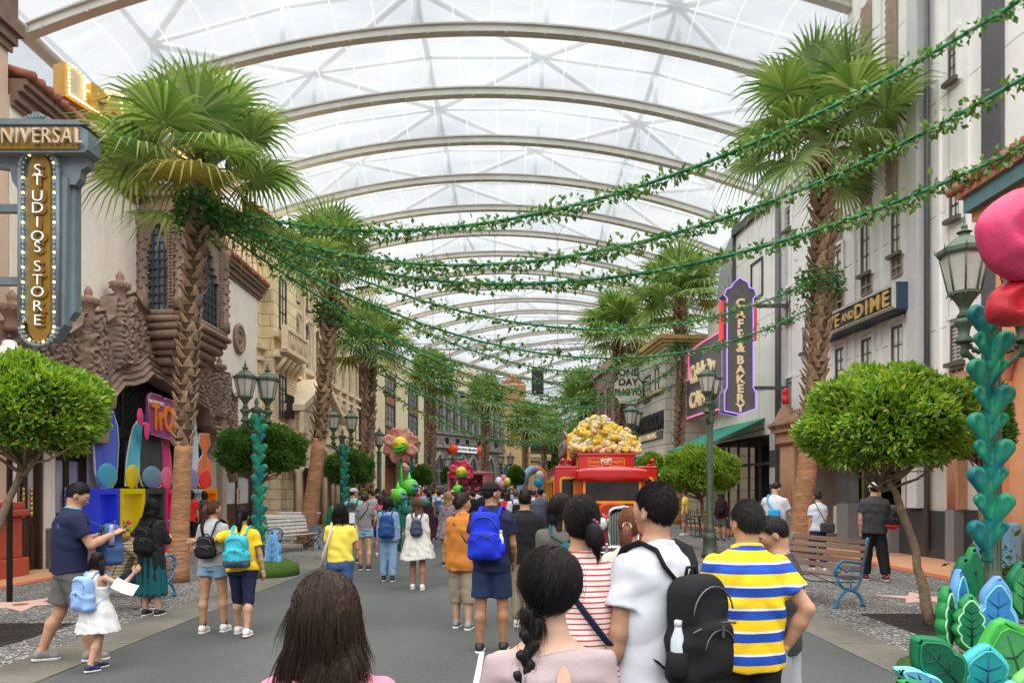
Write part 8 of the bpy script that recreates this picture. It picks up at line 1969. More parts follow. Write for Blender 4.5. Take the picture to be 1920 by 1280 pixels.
  if strand:
   nn=normals_of(hv,hq);t3=unhd(tie)
   if hk=='short':
    crown=unhd((0.01,-.06,.11));fl=lambda p:(p-crown)*np.array([1,1,.8])+np.array([0,0,-.01]);strands(ho,hv*s,nn,lambda p:fl(p/s)+normals_at(p/s,hc)*.045,strand,.015 if not fem else .04,.0006,hm,seed,4,.003);strands(ho,hv*s,nn,lambda p:fl(p/s)+normals_at(p/s,hc)*.09,strand//12,.026,.0004,hm,seed+3,4,.004,lo=lambda q:q[:,2]>(hc[2]+.0)*s)
   elif hk in('pony','lowtail','bun','braid'):
    def fl(p):
     q=p/s;above=(np.linalg.norm(q-hc,axis=1)<.135)[:,None];return np.where(above,t3-q,np.array([[-.1 if hk=='braid' else 0,-.1,-1.]]))
    strands(ho,hv*s,nn,fl,strand,.05,.0006,hm,seed,5,.002,lo=(lambda q:np.linalg.norm(q/s-hc,axis=1)<.15)if hk=='braid' else None);strands(ho,hv*s,nn,fl,strand//40,.09,.0004,hm,seed+3,7,.014,curl=.25)
   else:
    crown=unhd((0,-.02,.12))
    def fl(p):
     q=p/s-crown;r_=np.linalg.norm(q[:,:2],axis=1)[:,None];dn=np.clip((-q[:,2:3])/.09,0,1);out=np.concatenate([q[:,:2]/(r_+1e-6),np.zeros((len(q),1))],1)*(1-dn);g=out*(1-dn)+np.array([0,0,-1.])*(.15+.85*dn)
     ph=np.sin(q[:,2]*34+q[:,0]*22)[:,None];return g+np.array([1.,.3,0])*ph*.28*np.clip(dn*2-1,0,1)
    def pj(q):
     c=unhd((0,-.02,.026))*s;e=(q-c)/(np.array([.076+thick,.094+thick,.098+thick*1.3])*.95*s);n_=np.linalg.norm(e,axis=1);k=np.where((q[:,2]>c[2])&(n_>1.015),1.015/n_,1)[:,None];return c+(q-c)*k
    strands(ho,hv*s,nn,fl,strand,.11,.00075,hm,seed,8,.002,curl=.04,proj=pj)
    strands(ho,hv*s,nn,fl,strand//60,.16,.0005,hm,seed+5,10,.008,curl=.25,lo=lambda q:(q[:,2]<1.52*s))
 if hat:
  hm2=C[hat[0]]if isinstance(hat[0],str)else hat[0]
  def capf(X,Y_,Z):
   x_,y_,z_=hd(X,Y_,Z);d=ell(x_,y_,z_,(0,-.018,.040),(.092,.110,.092));d=smax(d,.035-z_-.12*np.clip(-y_-.02,-.1,.02),.008)
   br=smax(ell(x_,y_,z_,(0,.105,.040),(.078,.085,.4)),np.abs(z_-.043+.25*(y_-.06)*(y_-.06)*4)-.0055,.004)
   if hat[1]=='wide':br=smax(ell(x_,y_,z_,(0,-.01,.04),(.17,.18,.6)),np.abs(z_-.045)-.007,.004)
   if hat[1]!='beanie':d=smin(d,br,.006)
   return d
  e_=.2;g=garment('cap',capf,(hc[0]-e_,hc[1]-e_,hc[2]-.02),(hc[0]+e_,hc[1]+e_,hc[2]+.16),hm2,hsd)
 o['_s']=s
 return o
def normals_at(q,hc):d=q-hc;return d/(np.linalg.norm(d,axis=1)[:,None]+1e-9)
def backpack(p,label,m,w_=.15,d_=.075,hh=.21,zc=1.17,off=(0,0),m2=None,bottle=None,straps=True,h=.013,strapm=None,rounded=.06,pocket=True,roll=0,zip_=True,yoff=0):
 """a worn rucksack: own top-level thing placed with its wearer"""
 s=p['_s'];o=empty('backpack',p.location,p.rotation_euler.z,label,'backpack','backpacks on walkers');x0,y0=off;yc=-.135-d_+yoff+y0;cr,sr=math.cos(roll),math.sin(roll)
 def T(X,Y,Z):x_,z_=X-x0,Z-zc;return x_*cr+z_*sr,Y-yc,-x_*sr+z_*cr
 def fn(X,Y,Z):
  x_,y_,z_=T(X,Y,Z);tp=1-.16*np.clip(z_/hh,-1,1)
  d=rbox(x_/tp,y_/tp,z_,(0,0,0),(w_,d_,hh),rounded);d=smin(d,rbox(x_,y_,z_,(0,-d_*.75,-hh*.30),(w_*.78,d_*.55,hh*.50),rounded*.6),.018)if pocket else d
  d=smin(d,rbox(x_,y_,z_,(0,-.01,-hh*.45),(w_*1.10,d_*.6,hh*.38),rounded*.5),.02)
  sm=np.exp(-((z_-hh*.22+.25*x_*x_*4)/.006)**2)*.004*(y_<0);wv=.004*np.sin(22*x_+17*z_+3*np.sin(15*z_))+.003*np.sin(38*z_-20*x_)
  return d+sm-wv
 R_=max(w_,hh)*1.35;v,q=sdf_arrays(fn,(x0-R_,yc-d_*2.2,zc-R_),(x0+R_,yc+d_*1.3,zc+R_),h);mats=[m,m2 or m];c=v[q].mean(1);mi=((c[:,2]<zc-hh*.55)).astype(int)if m2 else None
 b=np_obj('bag_body',v*s,q,mats,o,mi=mi)
 def W(x_,y_,z_):return((x0+x_*cr-z_*sr)*s,(yc+y_)*s,(zc+x_*sr+z_*cr)*s)
 k=MB()
 if pocket and zip_:
  k.tube([W(w_*.62*math.cos(t),-d_*1.26-.004,-hh*.30+hh*.36*math.sin(t))for t in np.linspace(.15,math.pi-.15,12)],.0035*s,5);k.tube([W(w_*.84*math.cos(t),-d_*.98-.0,hh*.30+hh*.52*math.sin(t))for t in np.linspace(.1,math.pi-.1,14)],.004*s,5)
  k.tube([W(x_*w_,-d_*1.12*(1-.1*x_*x_),hh*.16-.1*x_*x_*hh)for x_ in np.linspace(-.9,.9,9)],.005*s,5)
  k.box(*[W(.01,0,0)[0],W(.022,0,0)[0]],W(0,-d_*1.33,0)[1]-.004,W(0,-d_*1.33,0)[1]+.002,W(0,0,-hh*.08)[2],W(0,0,.03)[2]);k.build('zip',mat('dull_zip',(.10,.10,.10),rough=.4,metal=.4),o)
 sm_=strapm or m
 k=MB();k.tube([W(-.03,d_*.4,hh*.93),W(-.025,d_*.3,hh*1.14),W(.025,d_*.3,hh*1.14),W(.03,d_*.4,hh*.93)],.008*s,6);k.build('grab_handle',sm_,o)
 if straps:
  for sg in(-1,1):
   k=MB();pts=[W(sg*.045,d_*.7,hh*.86),(sg*.085*s,-.128*s,1.36*s),(sg*.092*s,-.095*s,1.420*s),(sg*.096*s,-.01*s,1.448*s),(sg*.105*s,.075*s,1.415*s),(sg*.13*s,.135*s,1.30*s),(sg*.15*s,.128*s,1.18*s),(sg*.175*s,.03*s,1.08*s),W(sg*w_*.9,d_*.5,-hh*.75)]
   k.tube(pts,[.026*s,.030*s,.031*s,.031*s,.031*s,.028*s,.018*s,.010*s,.008*s],8,flat=.33);k.build('shoulder_strap',sm_,o)
 if bottle:
  sx_,mb=bottle;c=W(sx_*w_*1.02,-.02,-hh*.2);k=MB();r_=.043*s;k.lathe([(r_*.7,-.125*s),(r_,-.11*s),(r_*1.02,-.02*s),(r_*.9,-.018*s)],c,14);k.build('side_pocket',m,o);k=MB();r_=.031*s;k.lathe([(r_*.8,-.11*s),(r_,-.10*s),(r_*.93,-.04*s),(r_,0),(r_*.95,.03*s),(r_*.5,.07*s),(r_*.45,.085*s)],c,14);bo=k.build('water_bottle',mb,o);k=MB();k.lathe([(r_*.52,.082*s),(r_*.52,.105*s),(r_*.4,.108*s)],c,12);k.build('bottle_cap',mat('bottle_cap_'+mb.name,(.55,.62,.66)),bo)
 return o
def sidebag(p,label,m,x0,y0,z0,w_,d_,hh,strap_to=(.1,1),nm='shoulder_bag',h=.012,ms=None,strapw=.014):
 s=p['_s'];o=empty(nm,p.location,p.rotation_euler.z,label,'bag','bags carried in the crowd');v,q=sdf_arrays(lambda X,Y,Z:rbox(X,Y,Z,(x0,y0,z0),(w_,d_,hh),min(w_,d_,hh)*.6)-.003*np.sin(X*30+Z*25),(x0-w_-.03,y0-d_-.03,z0-hh-.03),(x0+w_+.03,y0+d_+.03,z0+hh+.03),h);np_obj('bag_body',v*s,q,m,o)
 sx,sd_=strap_to;k=MB()
 back=[(x0,y0,z0+hh*.8),((x0*.6+sx*.4),-.155,z0*.55+1.37*.45),(sx*.9,-.148,1.33),(sx,-.075,1.438),(sx,.0,1.455),(sx*.9,.09,1.38),((x0*.6+sx*.4),.135,1.2),(x0,y0+.02,z0+hh*.8)]
 k.tube([(a*s,b_*s,c*s)for a,b_,c in back],strapw*s,6,flat=.4);k.build('strap',ms or m,o);return o
M_bot=mat('clear_bottle',(.55,.62,.66),rough=.12,var=.15,vscale=25,spec=.8);M_botp=mat('purple_bottle',(.35,.30,.50),rough=.15,var=.2,vscale=25)
tie_p=mat('scrunchie_plum',(.30,.06,.16),rough=.7,var=.3,vscale=60);tie_w=mat('pearl_band',(.7,.66,.6),rough=.3);tie_r=mat('maroon_band',(.12,.02,.02),rough=.6)
NEAR='people in the foreground seen from behind'
HB={}
# --- foreground figures
p1=person(1030,2.0,1.485,'woman nearest the camera with a black side braid and pale pink blouse with keyhole back',fem=True,sk='pale',h=.0075,top=('tee','pinkp',.78,.022),bot=('pants','dkdenim'),hair=('braid',H_blk,1.2,.1,(-.072,-.066,-.095),0,tie_r),yaw=10,strand=9000,fat=1.0,group=NEAR,rz=3,seed=3,neckcut=1.385,folds=1)
s1=p1['_s'];b=MB();b.tube([(.062*math.cos(t)*s1,(.058*math.sin(t)+.0)*s1,(1.43-.012*math.sin(t))*s1)for t in np.linspace(0,6.2832,30)],.0012,5);b.build('necklace',iron,p1)
b=MB();b.M=Matrix.Translation((.028*s1,-.142*s1,1.335*s1))@Matrix.Rotation(R(-14),4,'X')@Matrix.Rotation(R(90),4,'X');b.add([(.021*math.cos(t)*(.85-.15*math.sin(t)),.034*math.sin(t),0)for t in np.linspace(0,2*math.pi,21)[:-1]],[tuple(range(20))]);
ko=b.build('keyhole_opening',skin('pale'),p1);
p2=person(612,1.87,1.422,'girl with long wavy dark brown hair and pink top at the bottom edge',fem=True,sk='light',h=.0075,fat=1.2,top=('tee','pink',.78,.014),bot=('pants','denim'),hair=('long',H_dk,1.12,.132),strand=16000,group=NEAR,seed=5,rz=-3)
p3=person(1088,3.2,1.61,'woman in a red and white striped top with black ponytail and navy crossbody strap',fem=True,sk='mid',h=.009,fat=1.06,top=('tee','redst',.80,.022),bot=('pants','dkdenim'),hair=('pony',H_blk,1.2,.13,(.030,-.098,-.01),.02,tie_p),yaw=14,strand=7000,group=NEAR,seed=7,rz=-6)
sidebag(p3,'navy crossbody bag of the woman in red and white stripes',C['navy'],.24,.02,.86,.07,.06,.08,(-.085,1),strapw=.024)
p4=person(1229,3.2,1.665,'young man in a white t-shirt carrying a large black backpack, close behind the red truck',sk='mid',h=.009,top=('tee','white',.84,.024),bot=('pants','dkdenim'),hair=('short',H_blk),yaw=6,strand=12000,group=NEAR,seed=9,rz=36,arms={'L':((-.16,.02,-1),(-.10,.32,-1))},face=True)
backpack(p4,'large black backpack with bottle on the young man in the white t-shirt',C['black'],.145,.085,.225,1.10,off=(.02,0),bottle=(-1,M_bot),h=.008,rounded=.07,roll=R(3),m2=None)
p5=person(1400,3.8,1.585,'man in a yellow, blue and white striped polo shirt with one hand on his hip',sk='mid',h=.0095,fat=1.08,top=('tee','polo',.80,.022),bot=('pants','black'),hair=('short',H_gr),yaw=14,strand=12000,group=NEAR,seed=11,rz=8,collar=True,arms={'R':((.42,-.42,-.85),(-.34,.30,-.9)),'L':((-.12,.25,-1),(-.05,.7,-.8))},hand={'L':(.8,(1,0,0)),'R':(.9,(-1,.6,-.2))},face=True)
b=MB();s5=p5['_s'];
for sg in(-1,1):
 a5=R(14);q0,q1=Vector((sg*.078,.0,1.60)),Vector((sg*.062,.095,1.598));rot=lambda v:Vector((v.x*math.cos(a5)-v.y*math.sin(a5),v.x*math.sin(a5)+v.y*math.cos(a5),v.z))*s5
 b.tube([rot(q0),rot(q1)],.0022,5);b.tube([rot(Vector((sg*.032+.021*math.cos(t),.100,1.592+.016*math.sin(t))))for t in np.linspace(0,6.28,14)],.0016,5)
b.build('glasses',iron,p5)
p6=person(1462,4.35,1.49,'boy in red and black shirt and pale shorts looking down beside the polo man',sk='mid',h=.012,top=('tee','char',.80,.02),bot=('shorts','ltgrey',.03),hair=('short',H_blk),yaw=20,pitch=32,group=NEAR,strand=2500,seed=13,rz=58,arms={'L':((-.1,.35,-.9),(.3,.9,-.15)),'R':((.12,.3,-.9),(-.3,.9,-.1))},face=True)
b=MB();s6=p6['_s']
for k in range(2):b.tube([(.16*s6,-.02*s6,1.40*s6),(.185*s6,-.0,1.3*s6),(.19*s6,.03*s6,1.22*s6)],.055*s6,10)
b.build('red_sleeve_panel',C['red'],p6)
p7=person(1183,4.5,1.53,'girl in beige top with an auburn ponytail tied in a pearl band',fem=True,sk='light',h=.012,top=('tee','beige',.80,.02),bot=('skirt','pink',.2,.5),hair=('pony',H_au,1.2,.22,(0,-.100,.0),0,tie_w),yaw=-16,strand=4500,group=NEAR,seed=15,rz=-6)
backpack(p7,'small pink bag with a purple bottle beside the beige topped girl',C['pink'],.08,.04,.13,.95,off=(-.07,0),bottle=(1,M_botp),straps=False,h=.012)
p8=person(1052,6.0,1.60,'woman in olive grey with loose black hair and teal bag strap beside the truck',fem=True,sk='light',h=.014,fat=1.12,top=('long','olive',.78,.03),bot=('pants','black'),hair=('long',H_blk,1.26,.105),strand=3500,seed=17,yaw=-10)
backpack(p8,'teal backpack on the woman in the olive grey top',C['tealsk'],.12,.06,.17,1.14,off=(.08,0),h=.016)
MID='people walking up the street'
p9=person(984,9.0,1.63,'man in a plain black t-shirt with short black hair right of the blue backpack',sk='mid',h=.014,fat=1.14,top=('tee','black',.80,.022),bot=('pants','khaki'),hair=('short',H_blk),strand=2500,group=MID,seed=19)
p10=person(922,7.6,1.72,'young man in navy t-shirt, navy shorts and black cap wearing a bright blue backpack',sk='tan',h=.0125,top=('tee','navy',.80,.024),bot=('shorts','dkdenim',.03),hair=('short',H_blk),hat=(C['black'],'cap'),yaw=-52,group=MID,shoes='black',face=True,seed=21,rz=-8,arms={'R':((.14,.05,-1),(-.02,.55,-.75)),'L':((-.1,.1,-1),(.1,.6,-.7))},legs={'L':((-.06,-.02,-1),(-.02,-.04,-1)),'R':((.05,.10,-1),(.01,.02,-1))})
backpack(p10,'bright blue backpack with a water bottle on the young man in the black cap',C['blue'],.155,.08,.235,1.17,bottle=(1,M_bot),h=.012,off=(-.03,0),strapm=C['blue'])
p11=person(868,8.9,1.59,'woman with short dark hair in a burnt orange top and khaki cropped trousers',fem=True,sk='light',h=.014,fat=1.12,top=('three','orange',.74,.035),bot=('capri','khaki',.035),hair=('short',H_dk),yaw=-62,strand=2500,group=MID,shoes='grey',face=True,seed=23,rz=-14)
sidebag(p11,'dark shoulder bag of the woman in burnt orange',C['black'],.2,.0,.9,.06,.05,.09,(-.09,1),strapw=.016)
p12=person(638,9.0,1.47,'woman with a black bob in a yellow t-shirt and blue jeans lifting a phone',fem=True,sk='mid',h=.014,fat=1.04,top=('tee','yellow',.90,.02),bot=('pants','denim',.012),hair=('bob',H_blk,1.4,.1),strand=3500,group=MID,seed=25,arms={'R':((.20,.20,-.9),(-.06,.45,.9)),'L':((-.2,.45,-.8),(.4,.5,.75))})
sidebag(p12,'beige and grey shoulder bag with a cream strap on the woman in the yellow t-shirt',C['grey'],-.27,.0,.70,.07,.05,.08,(-.1,1),ms=C['beige'],strapw=.018)
o=empty('smartphone',(XP(662,8.7),8.65,ZP(970,8.7)),R(10),'smartphone held up by the woman in the yellow t-shirt','phone');b=MB();b.cbox(-.036,.036,-.004,.004,-.07,.07,.003);b.build('case',iron,o);b=MB();b.box(-.032,.032,-.0055,-.0042,-.062,.062);b.build('screen',mat('phone_screen',(.3,.36,.34),rough=.1,emit=(.5,.6,.55),es=.2),o)
p13=person(684,15.4,1.58,'woman in grey t-shirt, denim shorts and slate cap with a thin crossbody strap',fem=True,sk='mid',h=.017,top=('tee','grey',.86,.02),bot=('hot','ltdenim',.025),hair=('short',H_dk),hat=(C['capblue'],'beanie'),group=MID,shoes='black',seed=27,sock='black',arms={'R':((.22,.2,-.9),(-.05,.8,.6))},legs={'L':((-.03,.06,-1),(0,-.02,-1)),'R':((.04,-.12,-1),(.02,-.25,-1))})
sidebag(p13,'thin black crossbody strap bag on the woman in grey',C['black'],-.18,.08,.95,.05,.03,.05,(.09,1),strapw=.010,h=.016)
p14=person(728,13.5,1.50,'woman in light denim jacket and jeans with loose black hair',fem=True,sk='tan',h=.016,fat=1.08,top=('long','ltdenim',.82,.035),bot=('pants','ltdenim',.03),hair=('long',H_blk,1.34,.10),yaw=-18,group=MID,shoes='black',seed=29,strand=1500)
backpack(p14,'dark blue backpack on the woman in the light denim jacket',cloth('bag_navy_blue',(.02,.06,.20),.12),.15,.085,.23,1.12,h=.016)
p15=person(783,12.4,1.50,'woman in a white floral dress with straight dark hair and a dotted navy backpack',fem=True,sk='tan',h=.016,top=('long','floralw',.56,.03,.30),bot=None,hair=('long',H_br,1.30,.085),group=MID,shoes='white',seed=31,strand=1500)
backpack(p15,'small navy dotted backpack on the woman in the white floral dress',C['dotnavy'],.105,.06,.16,1.16,h=.015)
o=empty('leaflet',(XP(806,12.3),12.3,ZP(1028,12.3)),R(20),'folded lilac leaflet held by the woman in the floral dress','leaflet');b=MB();b.add([(-.05,0,-.10),(.05,.01,-.12),(.07,.0,.06),(-.03,0,.08)],[(0,1,2,3)]);b.build('paper',mat('lilac_paper',(.5,.42,.55)),o)
p16=person(664,17,1.68,'man in a teal green shirt and pale grey cap with a black backpack',sk='mid',h=.019,top=('tee','teal',.80,.025),bot=('shorts','khaki',.03),hair=('short',H_blk),hat=(C['capgrey'],'cap'),yaw=-55,group=MID,shoes='black',seed=33)
backpack(p16,'black backpack on the man in the teal green shirt',C['char'],.15,.08,.22,1.15,h=.02)
p18=person(840,16.2,1.59,'woman in a grey floral dress with long light brown hair',fem=True,sk='light',h=.018,top=('long','floralg',.62,.025,.22),bot=None,hair=('long',H_lt,1.16,.10),group=MID,shoes='black',seed=35,strand=1500)
p17=person(803,22,1.60,'woman in a long maroon dress with a dark ponytail',fem=True,sk='tan',h=.022,fat=1.1,top=('tank','maroon',.25,.025,.14),bot=None,hair=('lowtail',H_blk,1.2,.35),yaw=40,group=MID,shoes='black',seed=37)
p19=person(823,24,1.62,'person with a navy plaid backpack and white t-shirt left of the long light brown hair',sk='mid',h=.024,top=('tee','white'),bot=('shorts','navy'),hair=('short',H_blk),group=MID,shoes='black',seed=39)
backpack(p19,'navy blue backpack beside the long light brown haired woman',C['denim'],.15,.08,.22,1.15,h=.024)
# --- left group
q1=person(130,7.2,1.73,'man in navy t-shirt and grey shorts looking down into an open bag at the left',sk='mid',h=.0115,fat=1.12,top=('tee','navy',.86,.024),bot=('shorts','greysh',.035),hair=('short',H_blk),yaw=-22,pitch=30,strand=4000,group='people gathered at the left pavement',face=True,seed=41,rz=-52,shoes='grey',lean=.03,arms={'R':((.15,.42,-.75),(-.30,.85,.42)),'L':((-.1,.42,-.75),(.25,.85,.42))},hand={'L':(1.1,(.3,0,-1)),'R':(1.1,(-.3,0,-1))},legs={'R':((.06,.30,-1),(.02,.10,-1)),'L':((-.05,-.16,-1),(-.02,-.42,-1))})
sbag=backpack(q1,'open slate blue rucksack hanging in front of the man in the navy t-shirt',C['denim'],.15,.09,.20,1.10,off=(0,.58),straps=False,h=.011,pocket=True)
b=MB();s_=q1['_s'];b.tube([(x_*s_,y_*s_,z_*s_)for x_,y_,z_ in[(.07,-.02,1.43),(.09,-.10,1.38),(.14,-.11,1.28),(.20,.02,1.17),(.12,.26,1.16)]],.024*s_,8,flat=.3);b.tube([(x_*s_,y_*s_,z_*s_)for x_,y_,z_ in[(.07,-.02,1.43),(.09,.10,1.36),(.07,.28,1.27)]],.022*s_,8,flat=.3);b.build('shoulder_strap',C['denim'],sbag)
b=MB();b.lathe([(.030,-.1),(.033,0),(.02,.06),(.017,.1)],(.16*s_,.33*s_,1.2*s_),12);b.build('water_bottle',M_botp,sbag)
o=b=None
b=MB();b.tube([(.066*math.cos(t)*s_,(.064*math.sin(t)+.03)*s_,(1.452-.01*math.sin(t))*s_)for t in np.linspace(0,6.28,22)],.013*s_,6);b.build('neck_strap',C['aqua'],q1)
q2=person(183,6.85,1.07,'little girl with black pigtails and a light blue backpack holding a park map',fem=True,sk='light',h=.0115,fat=1.10,top=('tank','girlw',.55,.022,.26),bot=None,hair=('pigtails',H_blk,1.2,.1,(0,0,0),0,tie_r),group='people gathered at the left pavement',seed=43,rz=-28,shoes='navy',yaw=10,arms={'R':((.55,.50,-.40),(.35,.50,.75)),'L':((-.15,.15,-.95),(.1,.4,-.8))},legs={'L':((-.03,.18,-1),(0,.02,-1)),'R':((.03,-.10,-1),(0,-.38,-1))},strand=1500)
backpack(q2,'light blue backpack on the little girl with pigtails',C['lightblue'],.19,.085,.25,1.13,h=.011,rounded=.07)
o=empty('park_map',(XP(232,6.7),6.7,ZP(1098,6.7)),R(10),'folded pastel park map held by the little girl','map',rot=(R(-42),R(24),R(12)))
b=MB();b.add([(-.09,0,-.06),(.01,.02,-.06),(.01,.02,.06),(-.09,0,.06),(.11,0,-.06),(.11,0,.06)],[(0,1,2,3),(1,4,5,2)]);b.build('paper',pattern_mat('map_print',(.55,.68,.60),(.60,.42,.35),dots(38,.3)),o)
q3=person(284,9.8,1.51,'woman in a black mesh cardigan and dark teal skirt with a black backpack',fem=True,sk='light',h=.0135,fat=.97,top=('three','mesh',.46,.028,.015),bot=('skirt','tealsk',.07,.30),hair=('bob',H_blk,1.4,.1),pitch=12,strand=2500,group='people gathered at the left pavement',seed=45,rz=-6,shoes='black',legs={'L':((-.03,.02,-1),(0,0,-1)),'R':((.03,.02,-1),(0,0,-1))},arms={'R':((.2,.25,-.9),(-.3,.8,.1)),'L':((-.2,.25,-.9),(.3,.8,.1))})
backpack(q3,'black backpack on the woman in the mesh cardigan',C['black'],.125,.07,.20,1.12,h=.013)
q4=person(222,10.3,1.5,'child in a cream plaid shirt and red cap sitting bent forward on the bench',sk='light',h=.014,top=('long','plaidy',.84,.03),bot=('pants','dkdenim'),hair=('bob',H_dk,1.4,.1),hat=(C['red'],'cap'),yaw=-30,pitch=45,lean=.22,group='people gathered at the left pavement',seed=47,rz=-70,shoes='grey',arms={'R':((.1,.8,-.5),(-.5,.6,.2)),'L':((-.1,.8,-.5),(.5,.6,.2))},legs={'L':((-.08,1,-.08),(0,.05,-1)),'R':((.08,1,-.12),(0,-.05,-1))})
q5=person(400,8.65,1.52,'girl in a light grey t-shirt and denim shorts with brown ponytail and small black backpack',fem=True,sk='mid',h=.0125,top=('tee','ltgrey',.86,.024),bot=('hot','ltdenim',.03),hair=('pony',H_br,1.2,.20,(0,-.092,.055)),yaw=-30,strand=2500,group=MID,seed=49,rz=-6,shoes='white',sock='black',legs={'L':((-.05,-.08,-1),(-.02,-.06,-1)),'R':((.04,.14,-1),(.03,.02,-1))},arms={'L':((-.16,.12,-1),(.05,.5,-.8)),'R':((.18,.10,-1),(-.02,.5,-.8))})
backpack(q5,'small black backpack on the girl in light grey',C['black'],.125,.06,.145,1.11,h=.012)
q6=person(455,8.5,1.45,'girl in mustard yellow t-shirt and navy leggings with a long black ponytail',fem=True,sk='mid',h=.0125,fat=1.14,top=('tee','mustard',.86,.022),bot=('capri','navy',.006),hair=('pony',H_blk,1.2,.36,(0,-.092,.055)),strand=2500,group=MID,seed=51,rz=0,shoes='white',arms={'L':((-.85,-.05,-.35),(-.95,.10,.02)),'R':((.26,.0,-1),(.16,.10,-1))},legs={'L':((-.03,.20,-1),(-.01,.06,-1)),'R':((.04,-.14,-1),(.04,-.34,-1))})
backpack(q6,'aqua and slate backpack on the girl in mustard yellow',C['aqua'],.155,.085,.21,1.13,h=.012,m2=cloth('bag_slate',(.06,.09,.14)))
q7=person(358,20.5,1.63,'woman in a red t-shirt and black wide hat looking at the showcases',fem=True,sk='mid',h=.022,top=('tee','red'),bot=('capri','black'),hair=('bob',H_blk,1.4,.1),hat=(C['black'],'wide'),group='people looking at the display frames',seed=53,rz=20)
q8=person(383,21.3,1.60,'person in a black and white plaid shirt looking at the showcases',fem=True,sk='mid',h=.022,top=('long','plaidb',.8,.03),bot=('pants','black'),hair=('bob',H_blk,1.4,.1),group='people looking at the display frames',seed=55,rz=40)
# --- right side
RS='people on the right pavement'
r1=person(1453,14.6,1.80,'man in a white t-shirt with a bright blue sling bag behind the striped polo man',sk='light',h=.017,top=('tee','white',.82,.025),bot=('pants','black'),hair=('short',H_blk),yaw=-30,pitch=35,group=RS,seed=57,rz=-34,arms={'R':((.2,.3,-.9),(-.3,.9,.1)),'L':((-.2,.3,-.9),(.3,.9,.1))})
sidebag(r1,'bright blue sling bag on the man in the white t-shirt',C['cyan'],.04,-.19,1.08,.10,.06,.12,(-.1,1),strapw=.03,h=.015,nm='sling_bag')
r2=person(1533,15.0,1.62,'woman in white t-shirt and dark jeans with shoulder bag behind the big palm',fem=True,sk='light',h=.018,top=('tee','white',.84,.025),bot=('pants','dkdenim'),hair=('bun',H_dk,1.2,.1,(0,-.06,.1)),hat=None,group=RS,seed=59,rz=10)
sidebag(r2,'large black shoulder bag with red edging on the woman in white',C['char'],.13,-.14,.93,.16,.06,.10,(-.09,1),strapw=.012,h=.016)
r3=person(1639,13.6,1.78,'man in a dark grey t-shirt, black trousers and white patterned cap walking past the bench',sk='light',h=.0155,fat=1.16,top=('tee','char',.82,.028),bot=('pants','black',.03),hair=('short',H_blk),hat=(pattern_mat('cap_print',(.66,.66,.66),(.1,.1,.12),dots(50,.3)),'cap'),group=RS,seed=61,rz=-4,shoes='maroon',arms={'L':((-.16,.0,-1),(.10,.18,-1)),'R':((.22,.1,-1),(0,.5,-.7))},legs={'L':((-.05,.16,-1),(-.02,.02,-1)),'R':((.09,-.12,-1),(.04,-.28,-1))})
backpack(r3,'black and red rucksack slung over the right shoulder of the man in dark grey',C['black'],.10,.07,.17,1.07,off=(.24,.02),m2=C['red'],straps=False,h=.014,roll=R(-14))
r4=person(1352,24,1.56,'woman in dark clothes and grey shorts with a black backpack walking by the cafe tables',fem=True,sk='light',h=.022,top=('long','maroon',.8,.035),bot=('shorts','greysh',.03),hair=('long',H_dk,1.35,.095),group=RS,seed=63,rz=-16,shoes='black')
backpack(r4,'black backpack on the woman by the cafe tables',C['black'],.13,.07,.18,1.12,h=.022)
r5=person(1284,27,1.62,'person in a yellow top beside the cafe tables',sk='light',h=.026,top=('tee','yellow'),bot=('shorts','khaki'),hair=('short',H_dk),group=RS,seed=64,rz=70)
